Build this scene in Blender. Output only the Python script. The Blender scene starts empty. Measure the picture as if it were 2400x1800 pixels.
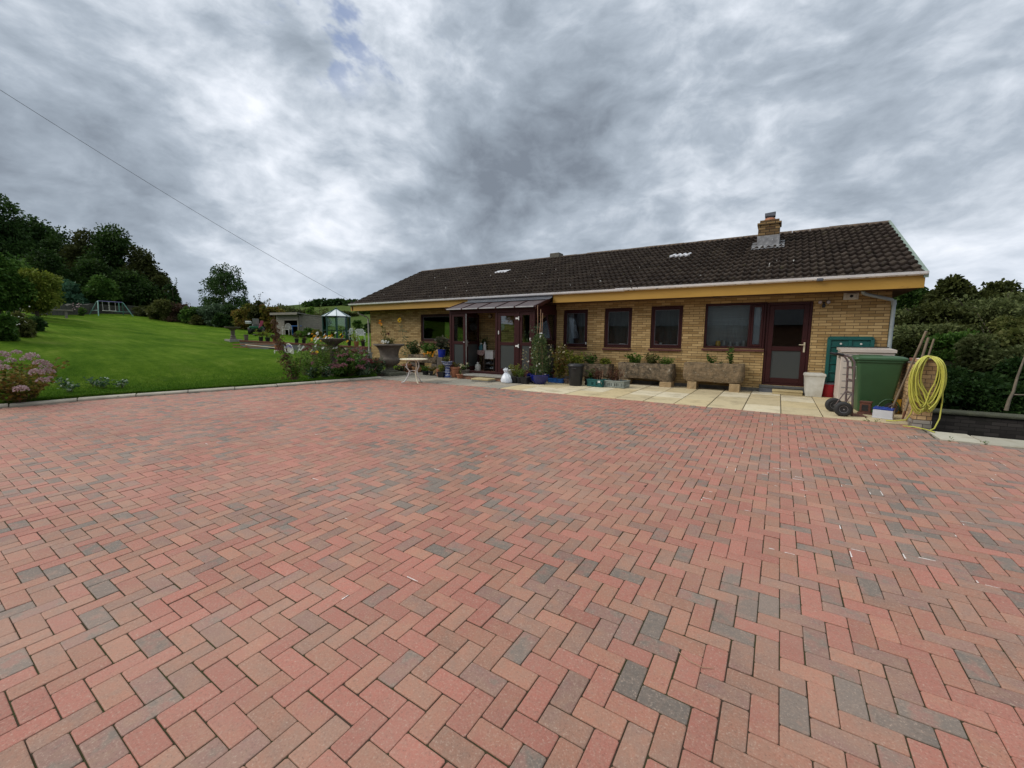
import bpy, math, random
import numpy as np
from mathutils import Vector, Matrix

S = bpy.context.scene
COL = S.collection
rad = math.radians

# ------------------------------------------------------------------ camera
EYE = 1.31
RW = np.array([[0.84189679, 0.06767915, -0.53537774],
               [0.53955991, -0.08863155, 0.83726911],
               [0.0092143, -0.99376254, -0.11113557]])
xw, yw, zw = RW[0], RW[1], RW[2]
# rows of RW: world axes in camera space (x right, y down, z forward)
cam_right = np.array([xw[0], yw[0], zw[0]])
cam_up = -np.array([xw[1], yw[1], zw[1]])
cam_fwd = np.array([xw[2], yw[2], zw[2]])
cd = bpy.data.cameras.new('camera')
cam = bpy.data.objects.new('camera', cd)
COL.objects.link(cam)
M = Matrix.Identity(4)
for i in range(3):
    M[i][0] = cam_right[i]; M[i][1] = cam_up[i]; M[i][2] = -cam_fwd[i]
M[0][3], M[1][3], M[2][3] = 0, 0, EYE
cam.matrix_world = M
cd.sensor_fit = 'HORIZONTAL'
cd.sensor_width = 36.0
cd.lens = 36.0 * 973.0 / 2400.0
cd.clip_start = 0.05
cd.clip_end = 3000.0
S.camera = cam

def ray(u, v):
    return RW @ np.array([u - 1200.0, v - 900.0, 973.0])
def at(u, v, d):
    """world point seen at photograph pixel (u, v), d metres away horizontally"""
    r = ray(u, v)
    t = d / math.hypot(r[0], r[1])
    return np.array([0, 0, EYE]) + t * r
def on_y(u, v, Y):
    r = ray(u, v)
    return np.array([0, 0, EYE]) + r * (Y / r[1])

# ------------------------------------------------------------------ world
SUN_EL, SUN_AZ = 36.0, -128.0          # azimuth measured from +Y, negative = towards -X
EXPO = 0.5
S.view_settings.view_transform = 'Standard'
S.view_settings.look = 'None'
S.view_settings.gamma = 1.0
S.view_settings.use_curve_mapping = False
S.view_settings.exposure = EXPO

W = bpy.data.worlds.new('World')
S.world = W
W.use_nodes = True
nt = W.node_tree
nt.nodes.clear()
class NB:
    """small node-graph writer"""
    def __init__(s, tree): s.t = tree
    def n(s, typ, **kw):
        nd = s.t.nodes.new(typ)
        for k, v in kw.items():
            if k == 'inp':
                for a, b in v.items():
                    if hasattr(b, 'is_output') or isinstance(b, bpy.types.NodeSocket):
                        s.t.links.new(b, nd.inputs[a])
                    else:
                        nd.inputs[a].default_value = b
            else:
                setattr(nd, k, v)
        return nd
    def math(s, op, a, b=0.0, c=0.0, clamp=False):
        nd = s.n('ShaderNodeMath', operation=op, use_clamp=clamp)
        for i, x in enumerate((a, b, c)):
            if isinstance(x, bpy.types.NodeSocket): s.t.links.new(x, nd.inputs[i])
            else: nd.inputs[i].default_value = x
        return nd.outputs[0]
    def vmath(s, op, a, b=(0, 0, 0), out=0):
        nd = s.n('ShaderNodeVectorMath', operation=op)
        for i, x in enumerate((a, b)):
            if isinstance(x, bpy.types.NodeSocket): s.t.links.new(x, nd.inputs[i])
            elif isinstance(x, (int, float)): nd.inputs[3].default_value = x
            else: nd.inputs[i].default_value = x
        return nd.outputs[out]
    def mix(s, fac, a, b, blend='MIX'):
        nd = s.n('ShaderNodeMix', data_type='RGBA', blend_type=blend)
        for nm, x in (('Factor', fac), ('A', a), ('B', b)):
            idx = {'Factor': 0, 'A': 6, 'B': 7}[nm]
            if isinstance(x, bpy.types.NodeSocket): s.t.links.new(x, nd.inputs[idx])
            elif nm == 'Factor': nd.inputs[0].default_value = x
            else: nd.inputs[idx].default_value = tuple(x)[:3] + (1,)
        return nd.outputs[2]
    def ramp(s, fac, stops, interp='LINEAR'):
        nd = s.n('ShaderNodeValToRGB')
        cr = nd.color_ramp
        cr.interpolation = interp
        while len(cr.elements) < len(stops): cr.elements.new(0.5)
        for e, (p, c) in zip(cr.elements, stops):
            e.position = p
            e.color = (c, c, c, 1) if isinstance(c, (int, float)) else tuple(c)[:3] + (1,)
        s.t.links.new(fac, nd.inputs[0])
        return nd.outputs[0]
    def noise(s, vec, scale, detail=4, rough=0.55, dist=0.0, out='Fac'):
        nd = s.n('ShaderNodeTexNoise')
        nd.inputs['Scale'].default_value = scale
        nd.inputs['Detail'].default_value = detail
        nd.inputs['Roughness'].default_value = rough
        nd.inputs['Distortion'].default_value = dist
        if vec is not None: s.t.links.new(vec, nd.inputs['Vector'])
        return nd.outputs[out]
    def maprange(s, x, a, b, c=0.0, d=1.0, smooth=False):
        nd = s.n('ShaderNodeMapRange')
        nd.clamp = True
        if smooth: nd.interpolation_type = 'SMOOTHSTEP'
        s.t.links.new(x, nd.inputs[0])
        for i, q in enumerate((a, b, c, d)): nd.inputs[1 + i].default_value = q
        return nd.outputs[0]

b = NB(nt)
SKY = 0.1
tc = b.n('ShaderNodeTexCoord')
sep = b.n('ShaderNodeSeparateXYZ', inp={0: tc.outputs['Generated']})
zc = b.math('MAXIMUM', sep.outputs[2], 0.0)
den = b.math('ADD', zc, 0.24)
px = b.math('DIVIDE', sep.outputs[0], den)
py = b.math('DIVIDE', sep.outputs[1], den)
# cloud streets run roughly away from the viewer: rotate into street axes, stretch along them
ca, sa = math.cos(rad(118)), math.sin(rad(118))
along = b.math('ADD', b.math('MULTIPLY', px, ca), b.math('MULTIPLY', py, sa))
across = b.math('SUBTRACT', b.math('MULTIPLY', py, ca), b.math('MULTIPLY', px, sa))
pv = b.n('ShaderNodeCombineXYZ', inp={0: b.math('MULTIPLY', along, 0.80), 1: across, 2: 3.7}).outputs[0]
warp = b.noise(pv, 0.9, 3, 0.5, out='Color')
wv = b.vmath('SCALE', b.vmath('SUBTRACT', warp, (0.5, 0.5, 0.5)), 0.50)
pw = b.vmath('ADD', pv, wv)
n1 = b.noise(pw, 1.0, 2, 0.5)
pd = b.n('ShaderNodeMapping', inp={'Vector': tc.outputs['Generated'], 'Rotation': (rad(10), rad(-14), 0), 'Scale': (1.0, 1.0, 1.75)}).outputs[0]
pd = b.vmath('ADD', pd, b.vmath('SCALE', b.vmath('SUBTRACT', b.noise(pd, 3.2, 3, 0.5, out='Color'), (0.5, 0.5, 0.5)), 0.16))
n2 = b.math('ADD', b.math('MULTIPLY', b.noise(pd, 5.2, 6, 0.55), 0.72), b.math('MULTIPLY', b.noise(pw, 2.4, 4, 0.5), 0.28))
n3 = b.noise(b.vmath('ADD', pd, (7.3, 2.1, 0.0)), 13.0, 5, 0.58)
dens = b.math('ADD', b.math('MULTIPLY', n1, 0.34), b.math('ADD', b.math('MULTIPLY', n2, 0.66), b.math('MULTIPLY', n3, 0.28)))
def blob(u, v, lo, hi):
    d = ray(u, v); d = d / np.linalg.norm(d)
    dp = b.vmath('DOT_PRODUCT', tc.outputs['Generated'], tuple(d), out=1)
    return b.maprange(dp, math.cos(rad(hi)), math.cos(rad(lo)), 0, 1, True)
def acc(x, bl, k): return b.math('ADD', x, b.math('MULTIPLY', bl, k))
# heavier cloud over the roof, thinner bright cloud up to the left
for (u, v, lo, hi, k) in ((1130, 430, 1, 22, 0.055), (1330, 300, 1, 26, 0.04), (980, 500, 1, 12, 0.03), (450, 430, 1, 16, 0.05), (60, 330, 1, 14, 0.05),
                          (560, 170, 1, 24, -0.04), (250, 120, 1, 14, -0.03), (1000, 120, 1, 12, -0.06), (700, 560, 1, 12, -0.05), (2300, 640, 1, 10, -0.10),
                          (1700, 120, 1, 30, 0.01), (2250, 250, 1, 18, 0.0)):
    dens = acc(dens, blob(u, v, lo, hi), k)
cl = b.ramp(b.maprange(dens, 0.47, 0.86), [(0.0, (0.90, 0.915, 0.94)), (0.16, (0.74, 0.775, 0.82)), (0.34, (0.56, 0.605, 0.655)), (0.50, (0.415, 0.465, 0.52)), (0.70, (0.315, 0.36, 0.41)), (1.0, (0.20, 0.23, 0.27))])
# pale band towards the horizon, unseen overhead sky boosted and warmed for more ambient light
hz = b.maprange(sep.outputs[2], 0.0, 0.22, 1, 0, True)
cl = b.mix(b.math('MULTIPLY', hz, 0.40), cl, (0.54, 0.61, 0.70))
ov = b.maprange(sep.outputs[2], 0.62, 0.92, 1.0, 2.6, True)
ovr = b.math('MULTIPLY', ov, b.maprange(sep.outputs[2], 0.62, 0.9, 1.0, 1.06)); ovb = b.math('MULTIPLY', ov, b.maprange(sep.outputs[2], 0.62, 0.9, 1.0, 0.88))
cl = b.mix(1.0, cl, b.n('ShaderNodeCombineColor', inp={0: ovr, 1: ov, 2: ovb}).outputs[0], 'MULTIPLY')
gain = 1.0 / (SKY * 2 ** EXPO)
cl = b.mix(1.0, cl, (gain * 1.08, gain * 1.10, gain * 1.14), 'MULTIPLY')
sky = b.n('ShaderNodeTexSky', sky_type='NISHITA')
sky.sun_disc = False
sky.sun_elevation = rad(SUN_EL)
sky.sun_rotation = rad(SUN_AZ)
# small holes with blue showing through
hole = b.math('MULTIPLY', b.maprange(b.noise(pw, 5.5, 5, 0.6), 0.50, 0.60, 0, 1, True),
              b.math('MAXIMUM', blob(760, 40, 1, 7), b.math('MAXIMUM', blob(955, 115, 1, 5), blob(740, 10, 1, 9))))
blue = b.mix(0.75, sky.outputs[0], (2.0, 2.5, 3.9))
colw = b.mix(b.math('MULTIPLY', hole, 0.85), cl, blue)
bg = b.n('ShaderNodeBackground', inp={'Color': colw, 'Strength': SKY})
out = b.n('ShaderNodeOutputWorld', inp={'Surface': bg.outputs[0]})

sl = bpy.data.lights.new('sun', 'SUN')
sl.energy = 1.5
sl.angle = rad(32)
sl.color = (1.0, 0.95, 0.88)
so = bpy.data.objects.new('sun', sl)
COL.objects.link(so)
so.location = (-20, 0, 30)
sd = Vector((math.sin(rad(SUN_AZ)) * math.cos(rad(SUN_EL)), math.cos(rad(SUN_AZ)) * math.cos(rad(SUN_EL)), math.sin(rad(SUN_EL))))
so.rotation_euler = sd.to_track_quat('Z', 'Y').to_euler()
S.cycles.max_bounces = 6
S.cycles.transparent_max_bounces = 12
S.cycles.use_denoising = True

# ------------------------------------------------------------------ mesh helpers
class MB:
    def __init__(s):
        s.v = []; s.f = []; s.m = []; s.mi = 0
    def add(s, vs, fs):
        k = len(s.v)
        s.v.extend(tuple(map(float, p)) for p in vs)
        s.f.extend(tuple(i + k for i in f) for f in fs)
        s.m.extend([s.mi] * len(fs))
        return s
    def box(s, x0, y0, z0, x1, y1, z1, bev=0.0, X=None):
        if bev <= 0:
            vs = [(x, y, z) for z in (z0, z1) for y in (y0, y1) for x in (x0, x1)]
            fs = [(0, 2, 3, 1), (4, 5, 7, 6), (0, 1, 5, 4), (2, 6, 7, 3), (0, 4, 6, 2), (1, 3, 7, 5)]
        else:
            bev = min(bev, abs(x1 - x0) * .45, abs(y1 - y0) * .45, abs(z1 - z0) * .45)
            vs = []; fs = []; ix = {}
            for i, x in enumerate((x0, x1)):
                for j, y in enumerate((y0, y1)):
                    for k, z in enumerate((z0, z1)):
                        sx, sy, sz = (1, -1)[i], (1, -1)[j], (1, -1)[k]
                        ix[i, j, k, 0] = len(vs); vs.append((x, y + sy * bev, z + sz * bev))
                        ix[i, j, k, 1] = len(vs); vs.append((x + sx * bev, y, z + sz * bev))
                        ix[i, j, k, 2] = len(vs); vs.append((x + sx * bev, y + sy * bev, z))
            for i in (0, 1):
                q = [ix[i, 0, 0, 0], ix[i, 0, 1, 0], ix[i, 1, 1, 0], ix[i, 1, 0, 0]]
                fs.append(q if i == 0 else q[::-1])
                q = [ix[0, i, 0, 1], ix[1, i, 0, 1], ix[1, i, 1, 1], ix[0, i, 1, 1]]
                fs.append(q if i == 0 else q[::-1])
                q = [ix[0, 0, i, 2], ix[0, 1, i, 2], ix[1, 1, i, 2], ix[1, 0, i, 2]]
                fs.append(q if i == 0 else q[::-1])
            for i in (0, 1):
                for j in (0, 1):
                    fl = (i + j) % 2
                    q = [ix[i, j, 0, 0], ix[i, j, 0, 1], ix[i, j, 1, 1], ix[i, j, 1, 0]]
                    fs.append(q[::-1] if not fl else q)
                    q = [ix[i, 0, j, 0], ix[i, 0, j, 2], ix[i, 1, j, 2], ix[i, 1, j, 0]]
                    fs.append(q if not fl else q[::-1])
                    q = [ix[0, i, j, 1], ix[0, i, j, 2], ix[1, i, j, 2], ix[1, i, j, 1]]
                    fs.append(q[::-1] if not fl else q)
                    for k in (0, 1):
                        t = [ix[i, j, k, 0], ix[i, j, k, 1], ix[i, j, k, 2]]
                        fs.append(t if (i + j + k) % 2 == 0 else t[::-1])
        if X is not None: vs = [tuple(X @ Vector(p)) for p in vs]
        return s.add(vs, fs)
    def quad(s, a, b_, c, d): return s.add([a, b_, c, d], [(0, 1, 2, 3)])
    def bar(s, p, q, w, h=None, up=(0, 0, 1), bev=0.0):
        """square bar from p to q"""
        h = h or w
        p, q = Vector(p), Vector(q)
        d = q - p; L = d.length; d.normalize()
        u = Vector(up)
        if abs(d.dot(u)) > .98: u = Vector((1, 0, 0))
        sd_ = d.cross(u).normalized(); u = sd_.cross(d)
        X = Matrix(((d.x, sd_.x, u.x, p.x), (d.y, sd_.y, u.y, p.y), (d.z, sd_.z, u.z, p.z), (0, 0, 0, 1)))
        return s.box(0, -w / 2, -h / 2, L, w / 2, h / 2, bev, X)
    def tube(s, pts, r, n=8, cap=True, closed=False):
        pts = [Vector(p) for p in pts]
        rs = r if hasattr(r, '__len__') else [r] * len(pts)
        vs = []; fs = []
        prev = None
        N = len(pts)
        for i, p in enumerate(pts):
            a = pts[(i - 1) % N] if closed or i > 0 else p
            c = pts[(i + 1) % N] if closed or i < N - 1 else p
            t = (c - a)
            t = t.normalized() if t.length > 1e-9 else Vector((0, 0, 1))
            if prev is None:
                u = Vector((0, 0, 1)) if abs(t.z) < .9 else Vector((1, 0, 0))
                prev = t.cross(u).normalized()
            else:
                prev = (prev - t * prev.dot(t))
                prev = prev.normalized() if prev.length > 1e-6 else t.orthogonal().normalized()
            w = t.cross(prev)
            for k in range(n):
                an = 2 * math.pi * k / n
                vs.append(p + (prev * math.cos(an) + w * math.sin(an)) * rs[i])
        for i in range(N if closed else N - 1):
            j = (i + 1) % N
            for k in range(n):
                k2 = (k + 1) % n
                fs.append((i * n + k, i * n + k2, j * n + k2, j * n + k))
        if cap and not closed:
            fs.append(tuple(range(n))[::-1]); fs.append(tuple((N - 1) * n + k for k in range(n)))
        return s.add(vs, fs)
    def lathe(s, prof, n=24, c=(0, 0, 0), wob=None, cap0=True, cap1=True):
        vs = []; fs = []
        for i, (r, z) in enumerate(prof):
            for k in range(n):
                a = 2 * math.pi * k / n
                rr = r * (wob(a, i) if wob else 1)
                vs.append((c[0] + rr * math.cos(a), c[1] + rr * math.sin(a), c[2] + z))
        for i in range(len(prof) - 1):
            for k in range(n):
                k2 = (k + 1) % n
                fs.append((i * n + k, i * n + k2, (i + 1) * n + k2, (i + 1) * n + k))
        if cap0: fs.append(tuple(range(n))[::-1])
        if cap1: fs.append(tuple((len(prof) - 1) * n + k for k in range(n)))
        return s.add(vs, fs)
    def loft(s, rings, cap=True):
        """rings: equal-length closed loops"""
        n = len(rings[0]); vs = [p for r in rings for p in r]; fs = []
        for i in range(len(rings) - 1):
            for k in range(n):
                k2 = (k + 1) % n
                fs.append((i * n + k, i * n + k2, (i + 1) * n + k2, (i + 1) * n + k))
        if cap:
            fs.append(tuple(range(n))[::-1]); fs.append(tuple((len(rings) - 1) * n + k for k in range(n)))
        return s.add(vs, fs)
    def prism(s, poly, z0, z1):
        n = len(poly)
        return s.add([(x, y, z0) for x, y in poly] + [(x, y, z1) for x, y in poly],
                     [tuple(range(n))[::-1], tuple(range(n, 2 * n))] + [(i, (i + 1) % n, n + (i + 1) % n, n + i) for i in range(n)])

def chain_off(p):
    o = Vector((0, 0, 0))
    while p is not None:
        o += p.location; p = p.parent
    return o

def mk(name, mb, mats, parent=None, smooth=None, world=False, **props):
    me = bpy.data.meshes.new(name)
    vs = mb.v
    if world and parent is not None:
        o = chain_off(parent)
        vs = [(x - o.x, y - o.y, z - o.z) for x, y, z in vs]
    me.from_pydata(vs, [], mb.f)
    if not isinstance(mats, (list, tuple)): mats = [mats]
    for m in mats: me.materials.append(m)
    if len(mats) > 1: me.polygons.foreach_set('material_index', mb.m)
    if smooth is not None:
        me.polygons.foreach_set('use_smooth', [True] * len(me.polygons))
        me.set_sharp_from_angle(angle=rad(smooth))
    me.update()
    o = bpy.data.objects.new(name, me)
    COL.objects.link(o)
    if parent is not None: o.parent = parent
    for k, v in props.items(): o[k] = v
    return o

def mknp(name, V, F, mat, parent=None, tint=None, smooth=False):
    V = np.asarray(V, np.float32); F = np.asarray(F, np.int32)
    me = bpy.data.meshes.new(name)
    me.vertices.add(len(V)); me.vertices.foreach_set('co', V.ravel())
    k = F.shape[1]
    me.loops.add(F.size); me.loops.foreach_set('vertex_index', F.ravel())
    me.polygons.add(len(F)); me.polygons.foreach_set('loop_start', np.arange(0, F.size, k, dtype=np.int32))
    if smooth: me.polygons.foreach_set('use_smooth', np.ones(len(F), bool))
    me.update(calc_edges=True)
    if tint is not None:
        a = me.attributes.new('tint', 'FLOAT', 'FACE')
        a.data.foreach_set('value', np.asarray(tint, np.float32))
    for m in (mat if isinstance(mat, (list, tuple)) else [mat]): me.materials.append(m)
    o = bpy.data.objects.new(name, me)
    COL.objects.link(o)
    if parent is not None: o.parent = parent
    return o

def thing(name, label, cat, loc=(0, 0, 0), rz=0.0, group=None):
    o = bpy.data.objects.new(name, None)
    o.empty_display_size = 0.2
    COL.objects.link(o)
    o.location = Vector(tuple(map(float, loc))); o.rotation_euler = (0, 0, rz)
    o['label'] = label; o['category'] = cat
    if group: o['group'] = group
    return o
def tag(o, label, cat, group=None):
    o['label'] = label; o['category'] = cat
    if group: o['group'] = group
    return o
def struct(o): o['kind'] = 'structure'; return o
def dup(root, loc, rz, label, group=None):
    r = root.copy(); COL.objects.link(r); r.location = Vector(tuple(map(float, loc))); r.rotation_euler = (0, 0, rz)
    r['label'] = label
    if group: r['group'] = group
    for ch in list(root.children):
        c = ch.copy(); COL.objects.link(c); c.parent = r
        for g in ch.children:
            d = g.copy(); COL.objects.link(d); d.parent = c
    return r

# ------------------------------------------------------------------ materials
def newmat(name):
    m = bpy.data.materials.new(name); m.use_nodes = True
    t = m.node_tree; t.nodes.clear()
    return m, NB(t)
def finish(nb, col, rough=0.6, spec=0.4, metal=0.0, bump=None, bstr=0.3, bdist=0.01, trans=0.0, extra=None):
    p = nb.n('ShaderNodeBsdfPrincipled')
    for nm, x in (('Base Color', col), ('Roughness', rough), ('Metallic', metal), ('Specular IOR Level', spec)):
        if isinstance(x, bpy.types.NodeSocket): nb.t.links.new(x, p.inputs[nm])
        elif nm == 'Base Color': p.inputs[nm].default_value = tuple(x)[:3] + (1,)
        else: p.inputs[nm].default_value = x
    if bump is not None:
        bn = nb.n('ShaderNodeBump', inp={'Strength': bstr, 'Distance': bdist, 'Height': bump})
        nb.t.links.new(bn.outputs[0], p.inputs['Normal'])
    sh = p.outputs[0]
    if trans > 0:
        tr = nb.n('ShaderNodeBsdfTranslucent', inp={'Color': col if isinstance(col, bpy.types.NodeSocket) else tuple(col)[:3] + (1,)})
        mx = nb.n('ShaderNodeMixShader', inp={0: trans, 1: sh, 2: tr.outputs[0]})
        sh = mx.outputs[0]
    nb.n('ShaderNodeOutputMaterial', inp={'Surface': sh})
def pmat(name, c1, c2=None, scale=8.0, rough=0.6, spec=0.4, metal=0.0, bstr=0.15, bdist=0.004, bscale=None, stretch=None, spots=None, detail=5):
    """procedural two-tone material in object coordinates, with optional small spots of a third colour"""
    m, nb = newmat(name)
    tcx = nb.n('ShaderNodeTexCoord').outputs['Object']
    if stretch is not None:
        tcx = nb.n('ShaderNodeMapping', inp={'Vector': tcx, 'Scale': stretch}).outputs[0]
    n_ = nb.noise(tcx, scale, detail, 0.6)
    c2 = c2 or tuple(x * 0.8 for x in c1)
    col = nb.mix(nb.maprange(n_, 0.34, 0.66), c1, c2)
    if spots:
        sc, amt, sc3 = spots
        s_ = nb.noise(nb.vmath('ADD', tcx, (3.1, 5.2, 1.7)), sc, 4, 0.65)
        col = nb.mix(nb.maprange(s_, amt, amt + 0.07), col, sc3)
    fine = nb.noise(tcx, bscale or scale * 6, 3, 0.6)
    rr = nb.maprange(fine, 0.3, 0.7, max(0.02, rough - 0.07), min(1, rough + 0.07))
    finish(nb, col, rr, spec, metal, fine, bstr, bdist)
    return m
def leafmat(name, stops, trans=0.28, rough=0.6, spec=0.12):
    m, nb = newmat(name)
    a = nb.n('ShaderNodeAttribute', attribute_name='tint')
    n_ = len(stops)
    col = nb.ramp(a.outputs['Fac'], [(i / (n_ - 1), c) for i, c in enumerate(stops)])
    finish(nb, col, rough, spec, trans=trans)
    return m

def brickmat(name, c1, c2, cm, bw=0.25, bh=0.066, mort=0.0055, axis='x', dirt=0.0, stain=None):
    m, nb = newmat(name)
    g = nb.n('ShaderNodeNewGeometry')
    s_ = nb.n('ShaderNodeSeparateXYZ', inp={0: g.outputs['Position']})
    nx = nb.n('ShaderNodeSeparateXYZ', inp={0: g.outputs['True Normal']})
    side = nb.math('GREATER_THAN', nb.math('ABSOLUTE', nx.outputs[0]), 0.6)
    h = nb.math('ADD', nb.math('MULTIPLY', s_.outputs[0], nb.math('SUBTRACT', 1.0, side)), nb.math('MULTIPLY', s_.outputs[1], side))
    wob = nb.noise(g.outputs['Position'], 9.0, 2, 0.5)
    z = nb.math('ADD', s_.outputs[2], nb.math('MULTIPLY', nb.math('SUBTRACT', wob, 0.5), 0.006))
    v = nb.n('ShaderNodeCombineXYZ', inp={0: h, 1: z, 2: 0.0}).outputs[0]
    bt = nb.n('ShaderNodeTexBrick', inp={'Vector': v, 'Color1': (0, 0, 0, 1), 'Color2': (1, 1, 1, 1), 'Mortar': (0.5, 0.5, 0.5, 1), 'Scale': 1.0, 'Mortar Size': mort,
                                         'Mortar Smooth': 0.25, 'Bias': 0.0, 'Brick Width': bw, 'Row Height': bh})
    bt.offset = 0.42; bt.offset_frequency = 2; bt.squash = 1.0
    big = nb.noise(g.outputs['Position'], 1.3, 4, 0.6)
    fine = nb.noise(g.outputs['Position'], 38.0, 4, 0.65)
    fac = nb.math('ADD', nb.math('MULTIPLY', bt.outputs['Color'], 0.75), nb.math('ADD', nb.math('MULTIPLY', big, 0.35), nb.math('MULTIPLY', fine, 0.35)))
    col = nb.ramp(nb.maprange(fac, 0.15, 1.2), [(0.0, tuple(x * 0.72 for x in c1)), (0.3, c1), (0.65, c2), (0.9, tuple(min(1, x * 1.18) for x in c2)), (1.0, (c2[0] * 0.9, c2[1] * 0.72, c2[2] * 0.6))])
    col = nb.mix(bt.outputs['Fac'], col, cm)
    if stain:
        st = nb.noise(g.outputs['Position'], 2.2, 5, 0.65)
        col = nb.mix(nb.maprange(st, 0.52, 0.75, 0, 0.6), col, stain)
    hgt = nb.math('ADD', nb.math('MULTIPLY', nb.math('SUBTRACT', 1.0, bt.outputs['Fac']), 1.0), nb.math('MULTIPLY', fine, 0.35))
    finish(nb, col, 0.85, 0.2, bump=hgt, bstr=0.75, bdist=0.009)
    return m

# white paint / plastics / metals etc.
M_white = pmat('white_plastic', (0.72, 0.72, 0.70), (0.60, 0.60, 0.57), 6, 0.42)
M_cream = pmat('cream_enamel', (0.72, 0.66, 0.50), (0.55, 0.48, 0.34), 9, 0.5, spots=(26, 0.66, (0.20, 0.11, 0.05)))
M_mahog = pmat('mahogany_frame', (0.040, 0.0095, 0.0095), (0.028, 0.007, 0.007), 3, 0.45, 0.22, stretch=(1, 1, 8))
M_mahogsill = pmat('mahogany_sill', (0.115, 0.042, 0.034), (0.085, 0.030, 0.026), 6, 0.5)
M_ochre = pmat('ochre_fascia_paint', (0.43, 0.25, 0.045), (0.37, 0.21, 0.034), 2.5, 0.55, stretch=(0.5, 1, 2), spots=(5, 0.64, (0.27, 0.15, 0.03)))
M_soffit = pmat('soffit_boards', (0.10, 0.045, 0.028), (0.07, 0.032, 0.02), 4, 0.6)
M_gutter = pmat('gutter_white', (0.84, 0.84, 0.85), (0.74, 0.73, 0.74), 3, 0.35)
M_pipegrey = pmat('pipe_grey', (0.33, 0.37, 0.37), (0.24, 0.27, 0.27), 5, 0.45)
M_pipewhite = pmat('pipe_white', (0.60, 0.57, 0.53), (0.42, 0.39, 0.34), 4, 0.5)
M_verge = pmat('verge_trim', (0.21, 0.27, 0.225), (0.14, 0.18, 0.15), 4, 0.6)
M_lead = pmat('lead_flashing', (0.27, 0.27, 0.275), (0.15, 0.15, 0.155), 9, 0.6, spots=(14, 0.62, (0.46, 0.46, 0.45)))
M_leaddark = pmat('lead_dark', (0.13, 0.14, 0.16), (0.075, 0.08, 0.095), 3, 0.45, stretch=(1, 4, 4))
M_dark = pmat('dark_interior', (0.02, 0.02, 0.021), (0.012, 0.012, 0.013), 2, 0.8)
M_black = pmat('black_plastic', (0.012, 0.012, 0.0135), (0.018, 0.018, 0.019), 12, 0.42)
M_blackmetal = pmat('black_metal', (0.02, 0.02, 0.021), (0.04, 0.035, 0.03), 10, 0.45)
M_rubber = pmat('rubber', (0.018, 0.018, 0.019), (0.03, 0.029, 0.028), 14, 0.7)
M_steel = pmat('steel', (0.42, 0.42, 0.42), (0.30, 0.29, 0.28), 10, 0.32, metal=0.8)
M_terra = pmat('terracotta', (0.36, 0.145, 0.07), (0.27, 0.105, 0.055), 7, 0.75, spots=(11, 0.64, (0.42, 0.30, 0.22)))
M_terrapale = pmat('pale_terracotta', (0.46, 0.25, 0.12), (0.36, 0.18, 0.085), 7, 0.6)
M_soil = pmat('soil', (0.035, 0.022, 0.013), (0.06, 0.04, 0.024), 30, 0.95, bstr=0.8, bdist=0.02)
M_trough = pmat('weathered_trough_stone', (0.22, 0.16, 0.10), (0.055, 0.045, 0.03), 9, 0.95, bstr=1.0, bdist=0.03, bscale=22, spots=(15, 0.62, (0.36, 0.32, 0.25)))
M_troughsand = pmat('sandy_trough_stone', (0.25, 0.175, 0.10), (0.115, 0.085, 0.05), 10, 0.95, bstr=1.0, bdist=0.03, bscale=24, spots=(20, 0.64, (0.40, 0.35, 0.27)))
M_sandstone = pmat('sandstone_block', (0.40, 0.28, 0.15), (0.27, 0.19, 0.10), 7, 0.9, bstr=0.6, bdist=0.01)
M_castone = pmat('dark_cast_stone', (0.15, 0.125, 0.098), (0.085, 0.07, 0.056), 8, 0.88, bstr=0.5, bdist=0.008, spots=(16, 0.66, (0.20, 0.19, 0.16)))
M_urnfoot = pmat('mossy_cast_stone', (0.15, 0.14, 0.10), (0.08, 0.085, 0.055), 7, 0.9, bstr=0.5, bdist=0.008)
M_oldwood = pmat('weathered_wood', (0.26, 0.235, 0.195), (0.15, 0.135, 0.11), 5, 0.85, stretch=(1, 1, 9), bstr=0.5)
M_shaft = pmat('ash_wood_shaft', (0.25, 0.195, 0.13), (0.15, 0.115, 0.08), 4, 0.7, stretch=(6, 6, 1))
M_bark = pmat('bark', (0.075, 0.058, 0.042), (0.04, 0.031, 0.024), 6, 0.95, stretch=(2, 2, 0.5), bstr=0.9, bdist=0.03)
M_palebark = pmat('pale_bark', (0.22, 0.18, 0.13), (0.13, 0.105, 0.08), 9, 0.9)
M_stem = pmat('green_stem', (0.10, 0.12, 0.04), (0.14, 0.12, 0.05), 9, 0.7)
M_drystem = pmat('dry_stem', (0.15, 0.085, 0.05), (0.085, 0.05, 0.035), 9, 0.85)
M_cane = pmat('bamboo_cane', (0.40, 0.25, 0.15), (0.30, 0.18, 0.11), 7, 0.6)
M_blueglaze = pmat('cobalt_glaze', (0.008, 0.014, 0.17), (0.006, 0.01, 0.10), 5, 0.12, 0.6, bstr=0.03)
M_bluepot = pmat('blue_plastic', (0.012, 0.035, 0.38), (0.01, 0.03, 0.30), 5, 0.4)
M_brightblue = pmat('bright_blue_plastic', (0.02, 0.13, 0.42), (0.02, 0.10, 0.33), 5, 0.45)
M_navy = pmat('navy_lid', (0.012, 0.04, 0.26), (0.01, 0.03, 0.2), 8, 0.4)
M_bin = pmat('green_bin_plastic', (0.034, 0.090, 0.036), (0.029, 0.077, 0.031), 3, 0.45, bstr=0.12, bscale=60)
M_teal = pmat('dark_teal_plastic', (0.006, 0.085, 0.072), (0.005, 0.065, 0.055), 4, 0.4)
M_crategreen = pmat('green_crate', (0.012, 0.11, 0.105), (0.01, 0.085, 0.08), 6, 0.5)
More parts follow.
